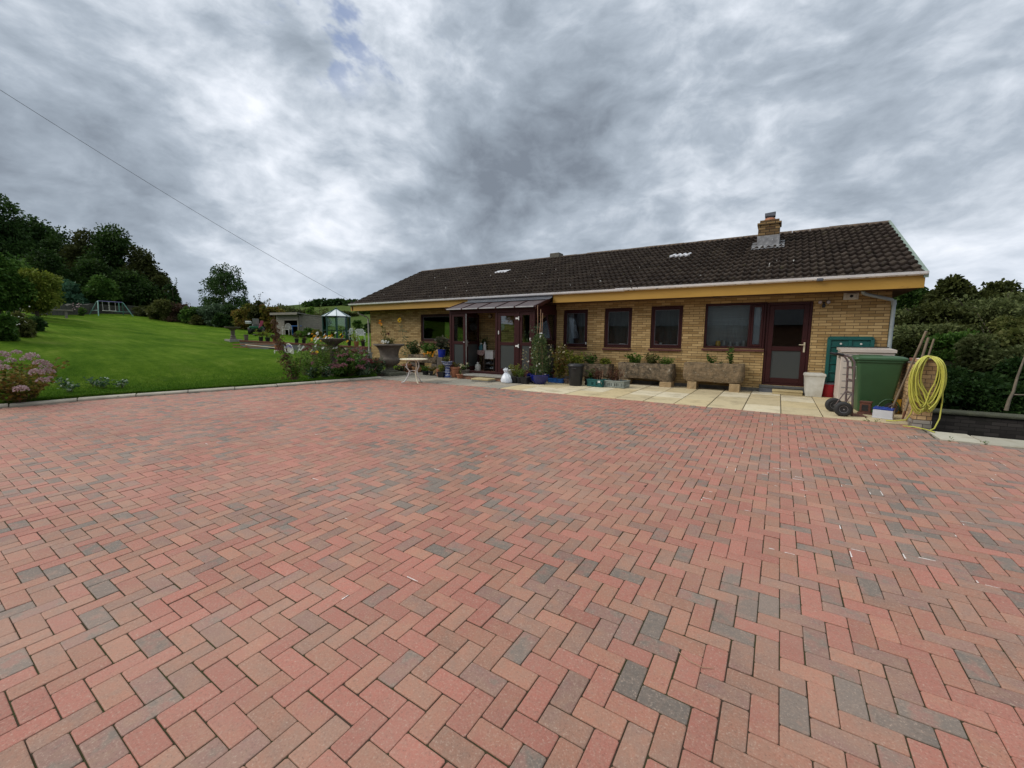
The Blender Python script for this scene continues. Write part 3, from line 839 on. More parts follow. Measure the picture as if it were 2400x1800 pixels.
# ================================================================== THE HOUSE
WY = 12.2; XL, XR = -15.25, 2.0
FY = 11.6; FX0, FX1 = -15.75, 2.37
ZS = 2.40; ZF = 2.655
RY, RZ = 15.95, 4.63
house = thing('bungalow', 'long buff brick bungalow with a dark tiled roof and ochre fascia', 'house', ((XL + XR) / 2, WY, 0))
OPEN = {  # name: (x0, x1, z0, z1)
    'lounge': (-12.19, -10.55, 1.12, 2.20), 'bath_a': (-5.87, -5.04, 1.03, 2.20), 'bath_b': (-4.50, -3.665, 1.03, 2.215), 'bath_c': (-3.125, -2.27, 1.04, 2.23),
    'kitchen': (-1.715, -0.315, 1.08, 2.245), 'door': (-0.315, 0.62, 0.19, 2.235), 'hall': (-7.35, -6.55, 0.2, 2.15)}
def build_wall():
    w = MB()
    xs = sorted({XL, XR} | {v[0] for v in OPEN.values()} | {v[1] for v in OPEN.values()})
    for x0, x1 in zip(xs, xs[1:]):
        ops = sorted((v[2], v[3]) for v in OPEN.values() if v[0] <= x0 + 1e-6 and v[1] >= x1 - 1e-6)
        z = -0.05
        for a, c in ops + [(2.55, 2.55)]:
            if a > z + 1e-6: w.quad((x0, WY, z), (x1, WY, z), (x1, WY, a), (x0, WY, a))
            z = max(z, c)
    D = 0.10
    for (x0, x1, z0, z1) in OPEN.values():
        w.quad((x0, WY, z0), (x0, WY, z1), (x0, WY + D, z1), (x0, WY + D, z0))
        w.quad((x1, WY, z1), (x1, WY, z0), (x1, WY + D, z0), (x1, WY + D, z1))
        w.quad((x0, WY, z1), (x1, WY, z1), (x1, WY + D, z1), (x0, WY + D, z1))
        w.quad((x0, WY, z0), (x0, WY + D, z0), (x1, WY + D, z0), (x1, WY, z0))
    BY = 2 * RY - WY
    for x in (XL, XR):
        zr = ZF + (WY - FY) * (RZ - ZF) / (RY - FY) - 0.12
        pts = [(x, WY, -.05), (x, BY, -.05), (x, BY, zr), (x, RY, RZ - .12), (x, WY, zr)]
        w.add(pts if x == XR else pts[::-1], [(0, 1, 2, 3, 4)])
    w.quad((XR, BY, -.05), (XL, BY, -.05), (XL, BY, 2.9), (XR, BY, 2.9))
    mk('wall', w, M_brick, house, world=True)
    # plinth of grey engineering brick
    mp = pmat('dark_plinth', (0.16, 0.15, 0.135), (0.09, 0.085, 0.075), 6, 0.9)
    for x0, x1 in ((XL, -9.42), (-6.08, -0.315), (0.62, XR)): mk('plinth', MB().box(x0, WY - 0.012, -0.05, x1, WY + .01, 0.10), mp, house, world=True)
    # rooms behind the windows
    r = MB()
    def room(x0, x1, y1, z0=0.0, z1=2.38):
        y0 = WY + 0.13
        r.quad((x0, y1, z0), (x1, y1, z0), (x1, y1, z1), (x0, y1, z1))
        r.quad((x0, y0, z0), (x0, y1, z0), (x0, y1, z1), (x0, y0, z1))
        r.quad((x1, y1, z0), (x1, y0, z0), (x1, y0, z1), (x1, y1, z1))
        r.quad((x0, y0, z0), (x1, y0, z0), (x1, y1, z0), (x0, y1, z0))
        r.quad((x0, y0, z1), (x0, y1, z1), (x1, y1, z1), (x1, y0, z1))
    room(-13.5, -9.6, 16.5); room(-8.5, -6.1, 16); room(-6.05, -4.8, 14.6); room(-4.75, -3.45, 14.4); room(-3.4, -2.0, 14.4); room(-1.95, 1.2, 15.8)
    mk('interior', r, pmat('room_plaster', (0.16, 0.16, 0.15), (0.12, 0.12, 0.115), 2, 0.9), house, world=True)
build_wall()

def frame_ring(mb, x0, x1, z0, z1, w, y0, y1, bev=0.006):
    mb.box(x0, y0, z0, x0 + w, y1, z1, bev); mb.box(x1 - w, y0, z0, x1, y1, z1, bev)
    mb.box(x0 + w, y0, z0, x1 - w, y1, z0 + w, bev); mb.box(x0 + w, y0, z1 - w, x1 - w, y1, z1, bev)
def pane(x0, x1, z0, z1, y, name, parent, mat, t=0.012):
    p = MB().box(x0, y, z0, x1, y + t, z1)
    return mk(name, p, mat, parent, world=True)
def window(key, sill=True, fw=0.055, sash=0.05, label=None):
    x0, x1, z0, z1 = OPEN[key]
    y = WY + 0.03
    f = MB(); frame_ring(f, x0 + .002, x1 - .002, z0 + .002, z1 - .002, fw, y, y + 0.07)
    if sash: frame_ring(f, x0 + fw + .003, x1 - fw - .003, z0 + fw + .003, z1 - fw - .003, sash, y + 0.012, y + 0.06)
    w = mk('window', f, M_mahog, house, world=True)
    q = fw + sash - .004
    pane(x0 + q, x1 - q, z0 + q, z1 - q, y + 0.034, 'pane', w, M_glass)
    bd = MB()
    t = fw + sash + 0.003
    frame_ring(bd, x0 + t, x1 - t, z0 + t, z1 - t, 0.009, y + 0.022, y + 0.033, 0)
    mk('glazing_bead', bd, M_leaddark, w, world=True)
    if sill:
        s = MB()
        s.loft([[(x, WY + 0.03, z0 - 0.055), (x, WY - 0.045, z0 - 0.065), (x, WY - 0.05, z0 - 0.02), (x, WY + .03, z0 - .002)] for x in (x0 - 0.03, x1 + 0.0)])
        mk('sill', s, M_mahogsill, w, world=True)
    return w
window('lounge'); wa = window('bath_a'); window('bath_b'); window('bath_c')
# small white catch on the first small window
c = MB().box(-5.10, WY + 0.005, 1.12, -5.075, WY + 0.03, 1.19, 0.004); mk('catch', c, M_white, wa, world=True)
def kitchen():
    x0, x1, z0, z1 = OPEN['kitchen']
    y = WY + 0.03; f = MB(); xm = -0.665
    frame_ring(f, x0 + .002, x1 - .001, z0 + .002, z1 - .002, 0.055, y, y + .07)
    f.box(xm - 0.025, y + .003, z0 + .058, xm + 0.025, y + .066, z1 - .058, .005)
    frame_ring(f, xm + .027, x1 - .058, z0 + .06, z1 - .06, 0.055, y - 0.012, y + .055)
    w = mk('window', f, M_mahog, house, world=True)
    pane(x0 + .05, xm - .022, z0 + .05, z1 - .05, y + .034, 'pane', w, M_glass)
    pane(xm + .078, x1 - .108, z0 + .11, z1 - .11, y + .02, 'pane', w, M_glass)
    s = MB(); s.loft([[(x, WY + 0.03, z0 - 0.055), (x, WY - 0.045, z0 - 0.065), (x, WY - 0.05, z0 - 0.02), (x, WY + .03, z0 - .002)] for x in (x0 - 0.03, x1)])
    mk('sill', s, M_mahogsill, w, world=True)
    bl = MB()
    n = 60
    for k in range(n):
        xa = x0 + 0.03 + (xm - x0 - .05) * k / n; xb = x0 + 0.03 + (xm - x0 - .05) * (k + 1) / n
        o = lambda q: WY + 0.30 + 0.002 * math.sin(q * .7)
        bl.quad((xa, o(k), z0 + .02), (xb, o(k + 1), z0 + .02), (xb, o(k + 1), z1 - .02), (xa, o(k), z1 - .02))
    mk('reflection_blind', bl, M_roofrefl, w, world=True)  # blind whose colour stands in for the reflection on the glass
    bl = MB(); bl.box(xm + .05, WY + .14, z0 + .02, x1 - .07, WY + .21, z1 - .03)
    mk('side_blind', bl, M_curtain, w, world=True)
kitchen()
# pale blinds / curtains behind the smaller windows
def inner(key, x0, x1, z0, z1, y, mat, name='curtain'):
    mb = MB(); n = 16
    for k in range(n):
        xa = x0 + (x1 - x0) * k / n; xb = x0 + (x1 - x0) * (k + 1) / n
        mb.quad((xa, y + .015 * math.sin(k * 1.7), z0), (xb, y + .015 * math.sin((k + 1) * 1.7), z0), (xb, y + .015 * math.sin((k + 1) * 1.7), z1), (xa, y + .015 * math.sin(k * 1.7), z1))
    return mk(name, mb, mat, house, world=True)
M_tealnet = pmat('teal_net', (0.075, 0.092, 0.092), (0.055, 0.068, 0.068), 3, 0.9, stretch=(8, 8, .6))
inner('bath_a', -5.83, -5.62, 1.05, 2.18, WY + .24, M_curtain)
inner('bath_a', -5.6, -5.0, 1.0, 2.2, WY + .62, M_tealnet)
inner('bath_b', -4.55, -3.6, 1.0, 2.2, WY + .6, M_tealnet)
inner('bath_c', -3.2, -2.2, 1.0, 2.2, WY + .6, M_tealnet)
inner('lounge', -12.1, -11.95, 1.0, 2.2, WY + .3, pmat('grey_drape', (0.11, 0.105, 0.10), (0.08, 0.075, 0.07), 4, .9))
inner('lounge', -11.13, -11.0, 1.1, 1.75, WY + .8, M_olive); inner('lounge', -10.9, -10.7, 1.1, 1.75, WY + .8, M_olive)

def back_door():
    x0, x1, z0, z1 = OPEN['door']; y = WY + .025
    f = MB(); w = .06
    f.box(x0 + .002, y, z0, x0 + w, y + .07, z1 - .002, .006); f.box(x1 - w, y, z0, x1 - .002, y + .07, z1 - .002, .006)
    f.box(x0 + w, y, z1 - w - .01, x1 - w, y + .07, z1 - .002, .006); f.box(x0 + w, y, z0 + .001, x1 - w, y + .07, z0 + .05, .006)
    a, c = x0 + w + .004, x1 - w - .004; zb, zt = z0 + .054, z1 - w - .014
    st = .105; mid = 1.10
    f.box(a, y + .006, zb, a + st, y + .058, zt, .006); f.box(c - st, y + .006, zb, c, y + .058, zt, .006)
    f.box(a + st, y + .006, zb, c - st, y + .058, zb + .13, .006); f.box(a + st, y + .006, zt - .11, c - st, y + .058, zt, .006)
    f.box(a + st, y + .006, mid - .055, c - st, y + .058, mid + .055, .006)
    d = mk('back_door', f, M_mahog, house, world=True)
    pane(a + st - .004, c - st + .004, mid + .05, zt - .105, y + .03, 'pane', d, M_glass)
    pane(a + st - .004, c - st + .004, zb + .126, mid - .05, y + .03, 'frosted_pane', d, M_frost)
    h = MB(); hx = c - .045
    h.box(hx - .018, y - .012, 1.02, hx + .018, y + .004, 1.26, .005); h.tube([(hx, y - .012, 1.2), (hx, y - .045, 1.2), (hx - .11, y - .05, 1.2)], .010, 8)
    mk('handle', h, M_brass, d, world=True)
    t = MB().box(x0 - .04, WY - .06, .12, x1 + .03, WY + .02, .185, .008); mk('threshold', t, pmat('slate_sill', (0.10, 0.105, 0.105), (0.07, 0.072, 0.07), 7, .8), d, world=True)
    b_ = MB().box(x0 - .04, WY - .04, -.01, x1 + .02, WY - .014, .118); mk('riser', b_, M_leaddark, d, world=True)
back_door()

# ---- roof
SL = (RZ - ZF) / (RY - FY)
ROOFT = 0.035
def roof_pt(x, s, off=0.0):
    """point s metres up the slope; off lifts it off the plane"""
    c = 1 / math.sqrt(1 + SL * SL)
    return (x, FY - 0.05 + s * c - off * SL * c, ZF - 0.05 * SL + s * SL * c + off * c + 0.01)
def build_roof():
    rng = np.random.RandomState(7)
    Lr = math.hypot(RY - FY + .05, (RY - FY + .05) * SL)
    NC = 14; ex = Lr / NC; TW = 0.153; NT = int(round((FX1 - FX0 - .06) / TW)); TW = (FX1 - FX0 - .06) / NT
    prof = [(0.0, 0.0), (0.2, -0.012), (0.4, -0.008), (0.58, 0.012), (0.75, 0.028), (0.88, 0.022), (1.0, 0.002)]
    V = []; F = []; T = []; Mi = []
    white = {}
    # two pairs of clear tiles
    for (tx, ty) in ((-3.02, 14.5), (-10.02, 14.5)):
        j = int(round((ty - FY) / (RY - FY) * NC)); i = int((tx - FX0 - .03) / TW)
        white.update({(j, i + q): 1 for q in range(4)})
    for j in range(NC):
        for i in range(NT):
            if -0.95 < FX0 + .03 + (i + .5) * TW < -0.02 and 9.2 < j < 11.4: pass
            dz = rng.normal(0, 0.0022); dx = rng.normal(0, .003); sk = rng.normal(0, 0.004)
            x0 = FX0 + .03 + i * TW + dx
            s0 = j * ex - 0.035 + rng.normal(0, .004); s1 = (j + 1) * ex + 0.02
            k = len(V); n = len(prof)
            lo = 0.072 + dz
            for (u, h) in prof: V.append(roof_pt(x0 + u * TW * 1.0, s0 + sk * u, lo + h - .06))      # underside of the leading edge
            for (u, h) in prof: V.append(roof_pt(x0 + u * TW * 1.0, s0 + sk * u, lo + h - .004))
            for (u, h) in prof: V.append(roof_pt(x0 + u * TW * 1.0, s0 + sk * u + .008, lo + h))
            for (u, h) in prof: V.append(roof_pt(x0 + u * TW * 1.0, s1, h + dz * .5 - 0.002))
            w = (j, i) in white
            t = rng.rand()
            for r in range(3):
                for q in range(n - 1):
                    F.append((k + r * n + q, k + r * n + q + 1, k + (r + 1) * n + q + 1, k + (r + 1) * n + q)); T.append(t); Mi.append(1 if w else 0)
    me_t = np.array(T)
    m, nb = newmat('mossy_pantile')
    g = nb.n('ShaderNodeNewGeometry'); P = g.outputs['Position']
    a = nb.n('ShaderNodeAttribute', attribute_name='tint')
    n1_ = nb.noise(P, 2.2, 5, .65); n2_ = nb.noise(P, 26, 5, .7); n3_ = nb.noise(P, 7.5, 4, .6)
    v = nb.math('ADD', nb.math('MULTIPLY', a.outputs['Fac'], .30), nb.math('ADD', nb.math('MULTIPLY', n1_, .4), nb.math('MULTIPLY', n2_, .35)))
    col = nb.ramp(nb.maprange(v, .2, .85), [(0, (0.012, 0.0085, 0.007)), (.35, (0.026, 0.0185, 0.0145)), (.7, (0.042, 0.031, 0.024)), (1, (0.075, 0.059, 0.045))])
    col = nb.mix(nb.maprange(n3_, .60, .72, 0, .55), col, (0.085, 0.078, 0.040))
    li = nb.noise(P, 15, 5, .7)
    col = nb.mix(nb.maprange(li, .665, .71, 0, .85), col, (0.34, 0.31, 0.25))
    dr = nb.noise(nb.n('ShaderNodeMapping', inp={'Vector': P, 'Scale': (3, 1, 1)}).outputs[0], 3.1, 3, .55)
    col = nb.mix(nb.maprange(dr, .725, .745, 0, .9), col, (0.55, 0.54, 0.50))
    finish(nb, col, .92, .15, bump=nb.math('ADD', n2_, nb.math('MULTIPLY', n3_, .5)), bstr=.5, bdist=.008)
    mw = pmat('clear_tile', (0.72, 0.72, 0.74), (0.60, 0.60, 0.63), 6, .35)
    roof = mknp('roof', V, F, [m, mw], house, tint=T)
    o_ = chain_off(house)
    roof.data.transform(Matrix.Translation(-o_))
    roof.data.polygons.foreach_set('material_index', Mi)
    # back slope and deck
    d = MB()
    BY = 2 * RY - FY
    d.quad((FX0 + .02, RY, RZ), (FX0 + .02, BY, ZF), (FX1 - .02, BY, ZF), (FX1 - .02, RY, RZ))
    d.quad((FX0 + .02, FY, ZF - .03), (FX1 - .02, FY, ZF - .03), (FX1 - .02, RY, RZ - .03), (FX0 + .02, RY, RZ - .03))
    mk('roof_deck', d, m, house, world=True)
    # ridge tiles
    r = MB(); n = 40; L = (FX1 - FX0) / n
    for i in range(n):
        xa = FX0 + i * L + .006; xb = xa + L - .012; z0 = RZ + rng.normal(0, .004); rr = .115 + rng.normal(0, .002)
        ring = []
        for x in (xa, xb):
            ring.append([(x, RY + math.cos(t) * rr, z0 - .02 + math.sin(t) * rr * .72) for t in np.linspace(math.pi * 1.08, -.08 * math.pi, 9)])
        r.loft(ring)
    mk('ridge', r, pmat('mortared_ridge', (0.13, 0.09, 0.06), (0.07, 0.052, 0.04), 6, .92, spots=(9, .60, (0.27, 0.24, 0.17)), bstr=.6, bdist=.012), house, smooth=50, world=True)
    # verge trims
    for x, nm in ((FX1 - .0, 1), (FX0 + .0, -1)):
        v_ = MB()
        pts = [roof_pt(x, -0.02), roof_pt(x, Lr)]
        (xa, ya, za), (xb, yb, zb) = pts
        w = .035 if x > 0 else .018
        v_.loft([[(X - w, y, z + .045), (X + w, y, z + .055), (X + w, y, z - .06), (X - w, y, z - .06)] for X, y, z in pts])
        v_.loft([[(X - w, y, z + .045), (X + w, y, z + .055), (X + w, y, z - .06), (X - w, y, z - .06)] for X, y, z in ((x, RY, RZ + .01), (x, BY, ZF))])
        mk('verge_trim', v_, M_verge, house, world=True)
    # fascia boards (broken by the porch roof), ends mitred
    for xa, xb in ((FX0, -9.25), (-5.95, FX1)):
        f = MB().box(xa, FY - .01, ZS - .02, xb, FY + .015, ZF - .012, .004); mk('fascia', f, M_ochre, house, world=True)
    for x in (FX0, FX1):
        s_ = -1 if x < 0 else 1
        f = MB().add([(x, FY + .012, ZS - .02), (x, RY + 4.3, ZS - .02), (x, RY + 4.3, ZF), (x, RY, RZ - .05), (x, FY + .012, ZF - .03)][::s_] , [(0, 1, 2, 3, 4)])
        f = MB(); f.loft([[(x - s_ * .02, FY + .016, ZS - .02), (x, FY + .016, ZS - .02), (x, FY + .016, ZF - .04), (x - s_ * .02, FY + .016, ZF - .04)],
                          [(x - s_ * .02, RY, RZ - .31), (x, RY, RZ - .31), (x, RY, RZ - .06), (x - s_ * .02, RY, RZ - .06)]])
        mk('bargeboard', f, M_ochre, house, world=True)
    s = MB(); s.box(FX0 + .03, FY + .016, ZS - .006, FX1 - .03, WY + .0, ZS + .008); s.box(XR + .001, WY + .002, ZS - .006, FX1 - .03, RY, ZS + .006)
    mk('soffit', s, M_soffit, house, world=True)
    for xv in (-4.02, -1.42):
        v_ = MB().box(xv - .07, FY + .05, ZS - .035, xv + .07, FY + .2, ZS - .008, .006); mk('soffit_vent', v_, M_black, house, world=True)
    # gutter: white lip above the fascia in two lengths
    for xa, xb, dz in ((FX0 - .02, -3.72, -.012), (-3.95, FX1 + .02, .0)):
        gl = MB()
        y0 = FY - .012; zt = ZF + .016 + dz
        pr = [(y0, zt - .045), (y0 - .06, zt - .045), (y0 - .10, zt - .025), (y0 - .118, zt + .024), (y0 - .108, zt + .026), (y0 - .09, zt - .015), (y0 - .06, zt - .033), (y0, zt - .033)]
        if dz < 0: pr = [(y - .006, z) for y, z in pr]
        gl.loft([[(x, y, z) for y, z in pr] for x in (xa, xb)])
        mk('gutter', gl, M_gutter, house, world=True)
    j = MB().box(.60, FY - .122, ZF - .045, .72, FY - .012, ZF + .02, .01); mk('gutter_joint', j, M_leaddark, house, world=True)
build_roof()

def build_chimney():
    c = MB(); x0, x1, y0, y1 = -0.745, -0.205, 14.5, 14.98
    zt = 4.80
    c.box(x0, y0, 3.7, x1, y1, zt - .17, .006)
    c.box(x0 - .03, y0 - .03, zt - .168, x1 + .03, y1 + .03, zt - .1, .006)
    c.box(x0 + .03, y0 + .03, zt - .098, x1 - .03, y1 - .03, zt - .02, .006)
    ch = mk('chimney', c, M_chimbrick, house, world=True)
    f = MB()
    f.lathe([(.17, zt - .022), (.15, zt + .02), (.12, zt + .06), (.0, zt + .062)], 14, ((x0 + x1) / 2, (y0 + y1) / 2, 0))
    mk('flaunching', f, M_terra, ch, smooth=40, world=True)
    k = MB(); cx, cy = (x0 + x1) / 2, (y0 + y1) / 2
    k.box(cx - .085, cy - .085, zt + .03, cx + .085, cy + .085, zt + .11, .008)
    k.loft([[(cx - .13, cy - .12, zt + .10), (cx + .13, cy - .12, zt + .10), (cx + .13, cy + .12, zt + .10), (cx - .13, cy + .12, zt + .10)],
            [(cx - .135, cy - .12, zt + .19), (cx + .135, cy - .12, zt + .21), (cx + .135, cy + .12, zt + .21), (cx - .135, cy + .12, zt + .19)]])
    mk('cowl', k, M_leaddark, ch, world=True)
    l = MB()
    zp = lambda y: ZF + (y - FY) * SL
    l.box(x0 - .008, y0 - .010, zp(y0) + .02, x1 + .008, y0 - .002, zp(y0) + .36, .003)
    l.box(x0 - .010, y0 - .002, zp(y0) + .0, x0 - .002, y1, zp(y1) + .18); l.box(x1 + .002, y0 - .002, zp(y0) + .0, x1 + .010, y1, zp(y1) + .18)
    n = 26; ring = []
    for i in range(n + 1):
        x = x0 - .14 + (x1 - x0 + .28) * i / n
        w = .012 * math.sin(i * 1.9) + .055
        y2 = y0 - .21 - .012 * math.sin(i * 2.3)
        ring.append([(x, y0 + .0, zp(y0) + .05 + w * .5), (x, y2, zp(y2) + w + .012), (x, y2, zp(y2) + w), (x, y0, zp(y0) + .03)])
    l.loft(ring)
    for sx, xx in ((-1, x0), (1, x1)):
        for t in range(5):
            y = y0 - .05 + t * .11
            l.box(min(xx, xx + sx * .14), y, zp(y) + .055, max(xx, xx + sx * .14), y + .105, zp(y) + .085 + .02 * (t % 2), .006)
    mk('flashing', l, M_lead, ch, world=True)
build_chimney()
def far_vent():
    p = on_y(1303 * 1.0, 603, 15.9)
    v = MB().box(p[0] - .22, 15.75, RZ - .05, p[0] + .22, 16.15, RZ + .17, .02); mk('ridge_vent', v, pmat('ridge_box', (0.13, 0.12, 0.10), (0.08, 0.075, 0.06), 6, .9), house, world=True)
far_vent()
def fittings():
    # rainwater pipe at the right corner
    p = MB(); y = WY - .055
    p.tube([(1.46, FY + .25, ZS - .01), (1.46, FY + .28, ZS - .05), (1.52, FY + .33, ZS - .075), (1.98, WY - .10, 2.20), (2.02, y, 2.165), (2.035, y, 2.10), (2.035, y, .02)], .036, 10)
    p.tube([(2.02, y, 2.19), (2.035, y, 2.09)], .045, 10); p.tube([(2.035, y, 1.1), (2.035, y, 1.16)], .044, 10)
    mk('downpipe', p, M_pipegrey, house, smooth=50, world=True)
    p = MB(); x = XL - .07; y = WY - .05
    p.tube([(x - .10, FY + .1, ZS - .01), (x - .10, FY + .13, ZS - .12), (x - .02, WY - .1, 2.14), (x, y, 2.05), (x, y, .0)], .034, 10)
    for z in (1.0, 1.9): p.tube([(x, y, z), (x, y, z + .05)], .043, 10)
    mk('downpipe', p, M_pipewhite, house, smooth=50, world=True)
    v = MB(); x0, x1, z0, z1 = 1.16, 1.43, 2.235, 2.385
    v.box(x0, WY - .03, z0, x1, WY - .002, z1, .006); v.box(x0 + .05, WY - .055, z0 + .015, x1 - .04, WY - .03, z1 - .02, .01)
    fv = mk('flue_vent', v, M_greywhite, house, world=True)
    h = MB().tube([(x0 + .14, WY - .054, z0 + .075), (x0 + .14, WY - .064, z0 + .075)], .032, 14); mk('outlet', h, M_black, fv, world=True)
    f = MB(); cx = .81
    f.box(cx - .03, WY - .06, 2.07, cx + .03, WY - .002, 2.15, .006); f.tube([(cx, WY - .04, 2.15), (cx, WY - .07, 2.19)], .018, 8)
    fl = mk('security_light', f, M_black, house, world=True)
    for s_ in (-1, 1):
        q = MB(); q.tube([(cx + s_ * .055, WY - .055, 2.205), (cx + s_ * .068, WY - .10, 2.195), (cx + s_ * .075, WY - .15, 2.185)], [.022, .036, .042], 12)
        mk('lamp', q, M_blackmetal, fl, smooth=40, world=True)
        q = MB().tube([(cx + s_ * .0755, WY - .151, 2.185), (cx + s_ * .0762, WY - .158, 2.184)], .036, 12); mk('lens', q, M_steel, fl, world=True)
    # bracket that carries the overhead wire
    p = MB(); px_, pz_ = -15.62, 2.66
    p.tube([(px_, FY - .02, pz_ - .25), (px_, FY - .05, pz_ + .12)], .018, 6); p.tube([(px_, FY - .05, pz_ + .08), (px_, FY - .05, pz_ + .15)], .03, 8)
    mk('wire_bracket', p, M_blackmetal, house, world=True)
fittings()

# ---- porch (glazed lean-to) as a part of the house
PX0, PX1, PY = -9.40, -6.10, 10.75
PZ0, PZ1 = 0.20, 2.24
def build_porch():
    f = MB()
    zr = lambda y: PZ1 + (y - PY) * (2.50 - PZ1) / (FY - PY)
    w = .07
    def post(x, y, z0=PZ0, z1=PZ1 - .06, w_=w): f.box(x - w_ / 2, y, z0, x + w_ / 2, y + w_, z1, .006)
    # front: sill, head, posts
    f.box(PX0, PY, PZ0 - .06, PX1, PY + .09, PZ0 + .02, .006)
    f.box(PX0, PY - .005, PZ1 - .16, PX1, PY + .085, PZ1 - .03, .006)
    for x in (PX0 + .04, -7.48, -6.68, PX1 - .05): post(x, PY + .005, PZ0 + .02, PZ1 - .162, .085)
    # left light: a closed leaf with two panes
    def leaf(mb, x0, x1, z0, z1, y, mid, st=.09, t=.045):
        mb.box(x0, y, z0, x0 + st, y + t, z1, .005); mb.box(x1 - st, y, z0, x1, y + t, z1, .005)
        mb.box(x0 + st, y, z0, x1 - st, y + t, z0 + st * 1.2, .005); mb.box(x0 + st, y, z1 - st, x1 - st, y + t, z1, .005)
        mb.box(x0 + st, y, mid - .05, x1 - st, y + t, mid + .05, .005)
    ZB, ZT, MID = PZ0 + .022, PZ1 - .165, 1.12
    # right-hand screen beyond the door
    leaf(f, -6.635, PX1 - .10, ZB, ZT, PY + .02, MID)
    # right end: low panel frame, corner post, glazing bars (runs back to the house wall)
    xe = PX1 - .045
    f.box(xe - .04, PY + .09, PZ0 - .06, xe + .04, WY - .002, PZ0 + .02, .005)
    f.box(xe - .04, PY + .09, PZ1 - .20, xe + .04, WY - .002, PZ1 - .03, .005)
    f.box(xe - .045, WY - .10, PZ0 + .02, xe + .045, WY - .003, PZ1 - .2, .005)
    f.box(xe - .035, 11.52, PZ0 + .02, xe + .035, 11.60, PZ1 - .2, .005)
    f.box(xe - .035, PY + .09, 1.10, xe + .035, WY - .10, 1.22, .005)
    # left end
    xe2 = PX0 + .045
    f.box(xe2 - .04, PY + .09, PZ0 - .06, xe2 + .04, WY - .002, PZ0 + .02, .005); f.box(xe2 - .04, PY + .09, PZ1 - .20, xe2 + .04, WY - .002, PZ1 - .03, .005)
    f.box(xe2 - .04, WY - .10, PZ0 + .02, xe2 + .04, WY - .003, PZ1 - .2, .005); f.box(xe2 - .035, PY + .09, 1.06, xe2 + .035, WY - .10, 1.16, .005)
    # gable infill above the end frames
    for x in (PX1 - .045, PX0 + .045):
        f.loft([[(x - .02, PY + .03, PZ1 - .03), (x + .02, PY + .03, PZ1 - .03), (x + .02, PY + .03, PZ1 - .01), (x - .02, PY + .03, PZ1 - .01)],
                [(x - .02, WY - .004, PZ1 - .03), (x + .02, WY - .004, PZ1 - .03), (x + .02, WY - .004, ZS - .02), (x - .02, WY - .004, ZS - .02)]])
    porch = mk('porch', f, M_mahog, house, world=True)
    pane(-6.55, PX1 - .19, MID + .05, ZT - .09, PY + .035, 'pane', porch, M_glass); pane(-6.55, PX1 - .19, ZB + .1, MID - .05, PY + .035, 'frosted_pane', porch, M_frost)
    def side_pane(x, y0, y1, z0, z1, mat, nm='pane'): mk(nm, MB().box(x - .005, y0, z0, x + .005, y1, z1), mat, porch, world=True)
    side_pane(xe, 11.6, WY - .1, 1.22, PZ1 - .2, M_glass); side_pane(xe, PY + .09, 11.52, PZ0 + .02, 1.10, M_frost, 'frosted_pane'); side_pane(xe, 11.6, WY - .1, PZ0 + .02, 1.10, M_frost, 'frosted_pane')
    side_pane(xe2, PY + .09, WY - .1, 1.16, PZ1 - .2, M_glass); side_pane(xe2, PY + .09, WY - .1, PZ0 + .02, 1.06, M_frost, 'frosted_pane')
    # top-hung casement in the right end, standing open
    X = Matrix.Translation((xe + .03, 0, PZ1 - .21)) @ Matrix.Rotation(rad(-14), 4, 'Y')
    c_ = MB()
    for (ya, yb, za, zb) in ((PY + .10, PY + .15, -.80, 0), (11.46, 11.51, -.80, 0), (PY + .15, 11.46, -.80, -.75), (PY + .15, 11.46, -.05, 0)): c_.box(-.02, ya, za, .02, yb, zb, .004, X)
    mk('casement', c_, M_mahog, porch, world=True)
    mk('casement_pane', MB().box(-.004, PY + .15, -.75, .004, 11.46, -.05, 0, X), glassmat('reflective_glass', refl=.35), porch, world=True)
    # left closed leaf, then the leaf that stands open into the porch
    d = MB(); leaf(d, PX0 + .09, -8.74, ZB, ZT, PY + .02, MID); d.mi = 1
    d.box(PX0 + .18, PY + .035, MID + .05, -8.83, PY + .045, ZT - .09); d.mi = 2; d.box(PX0 + .18, PY + .035, ZB + .1, -8.83, PY + .045, MID - .05)
    d.mi = 3; d.box(-8.80, PY + .002, 1.13, -8.765, PY + .02, 1.16, .004)
    mk('door', d, [M_mahog, M_glass, M_frost, M_white], porch, world=True)
    X = Matrix.Translation((-8.68, PY + .03, 0)) @ Matrix.Rotation(rad(96), 4, 'Z')
    d = MB()
    def bx(x0, y0, z0, x1, y1, z1, b=.005): d.box(x0, y0, z0, x1, y1, z1, b, X)
    st, W_ = .095, .80
    bx(0, 0, ZB, st, .045, ZT); bx(W_ - st, 0, ZB, W_, .045, ZT); bx(st, 0, ZB, W_ - st, .045, ZB + .12); bx(st, 0, ZT - .1, W_ - st, .045, ZT); bx(st, 0, MID - .05, W_ - st, .045, MID + .05)
    d.mi = 1; bx(st, .015, MID + .05, W_ - st, .03, ZT - .1, 0); d.mi = 2; bx(st, .015, ZB + .12, W_ - st, .03, MID - .05, 0)
    d.mi = 3; bx(.02, -.03, 1.13, .11, -.012, 1.155); bx(.03, -.012, 1.0, .055, -.001, 1.22); bx(-.003, .006, ZB, .0, .04, ZT, 0)
    mk('door', d, [M_mahog, M_glass, M_frost, M_steel], porch, world=True)
    # the closed door on the right of the opening, with white lock and hinges
    d = MB(); leaf(d, -7.435, -6.725, ZB, ZT, PY + .02, MID, .105); d.mi = 1; d.box(-7.33, PY + .035, MID + .05, -6.83, PY + .045, ZT - .09)
    d.mi = 2; d.box(-7.33, PY + .035, ZB + .1, -6.83, PY + .045, MID - .05)
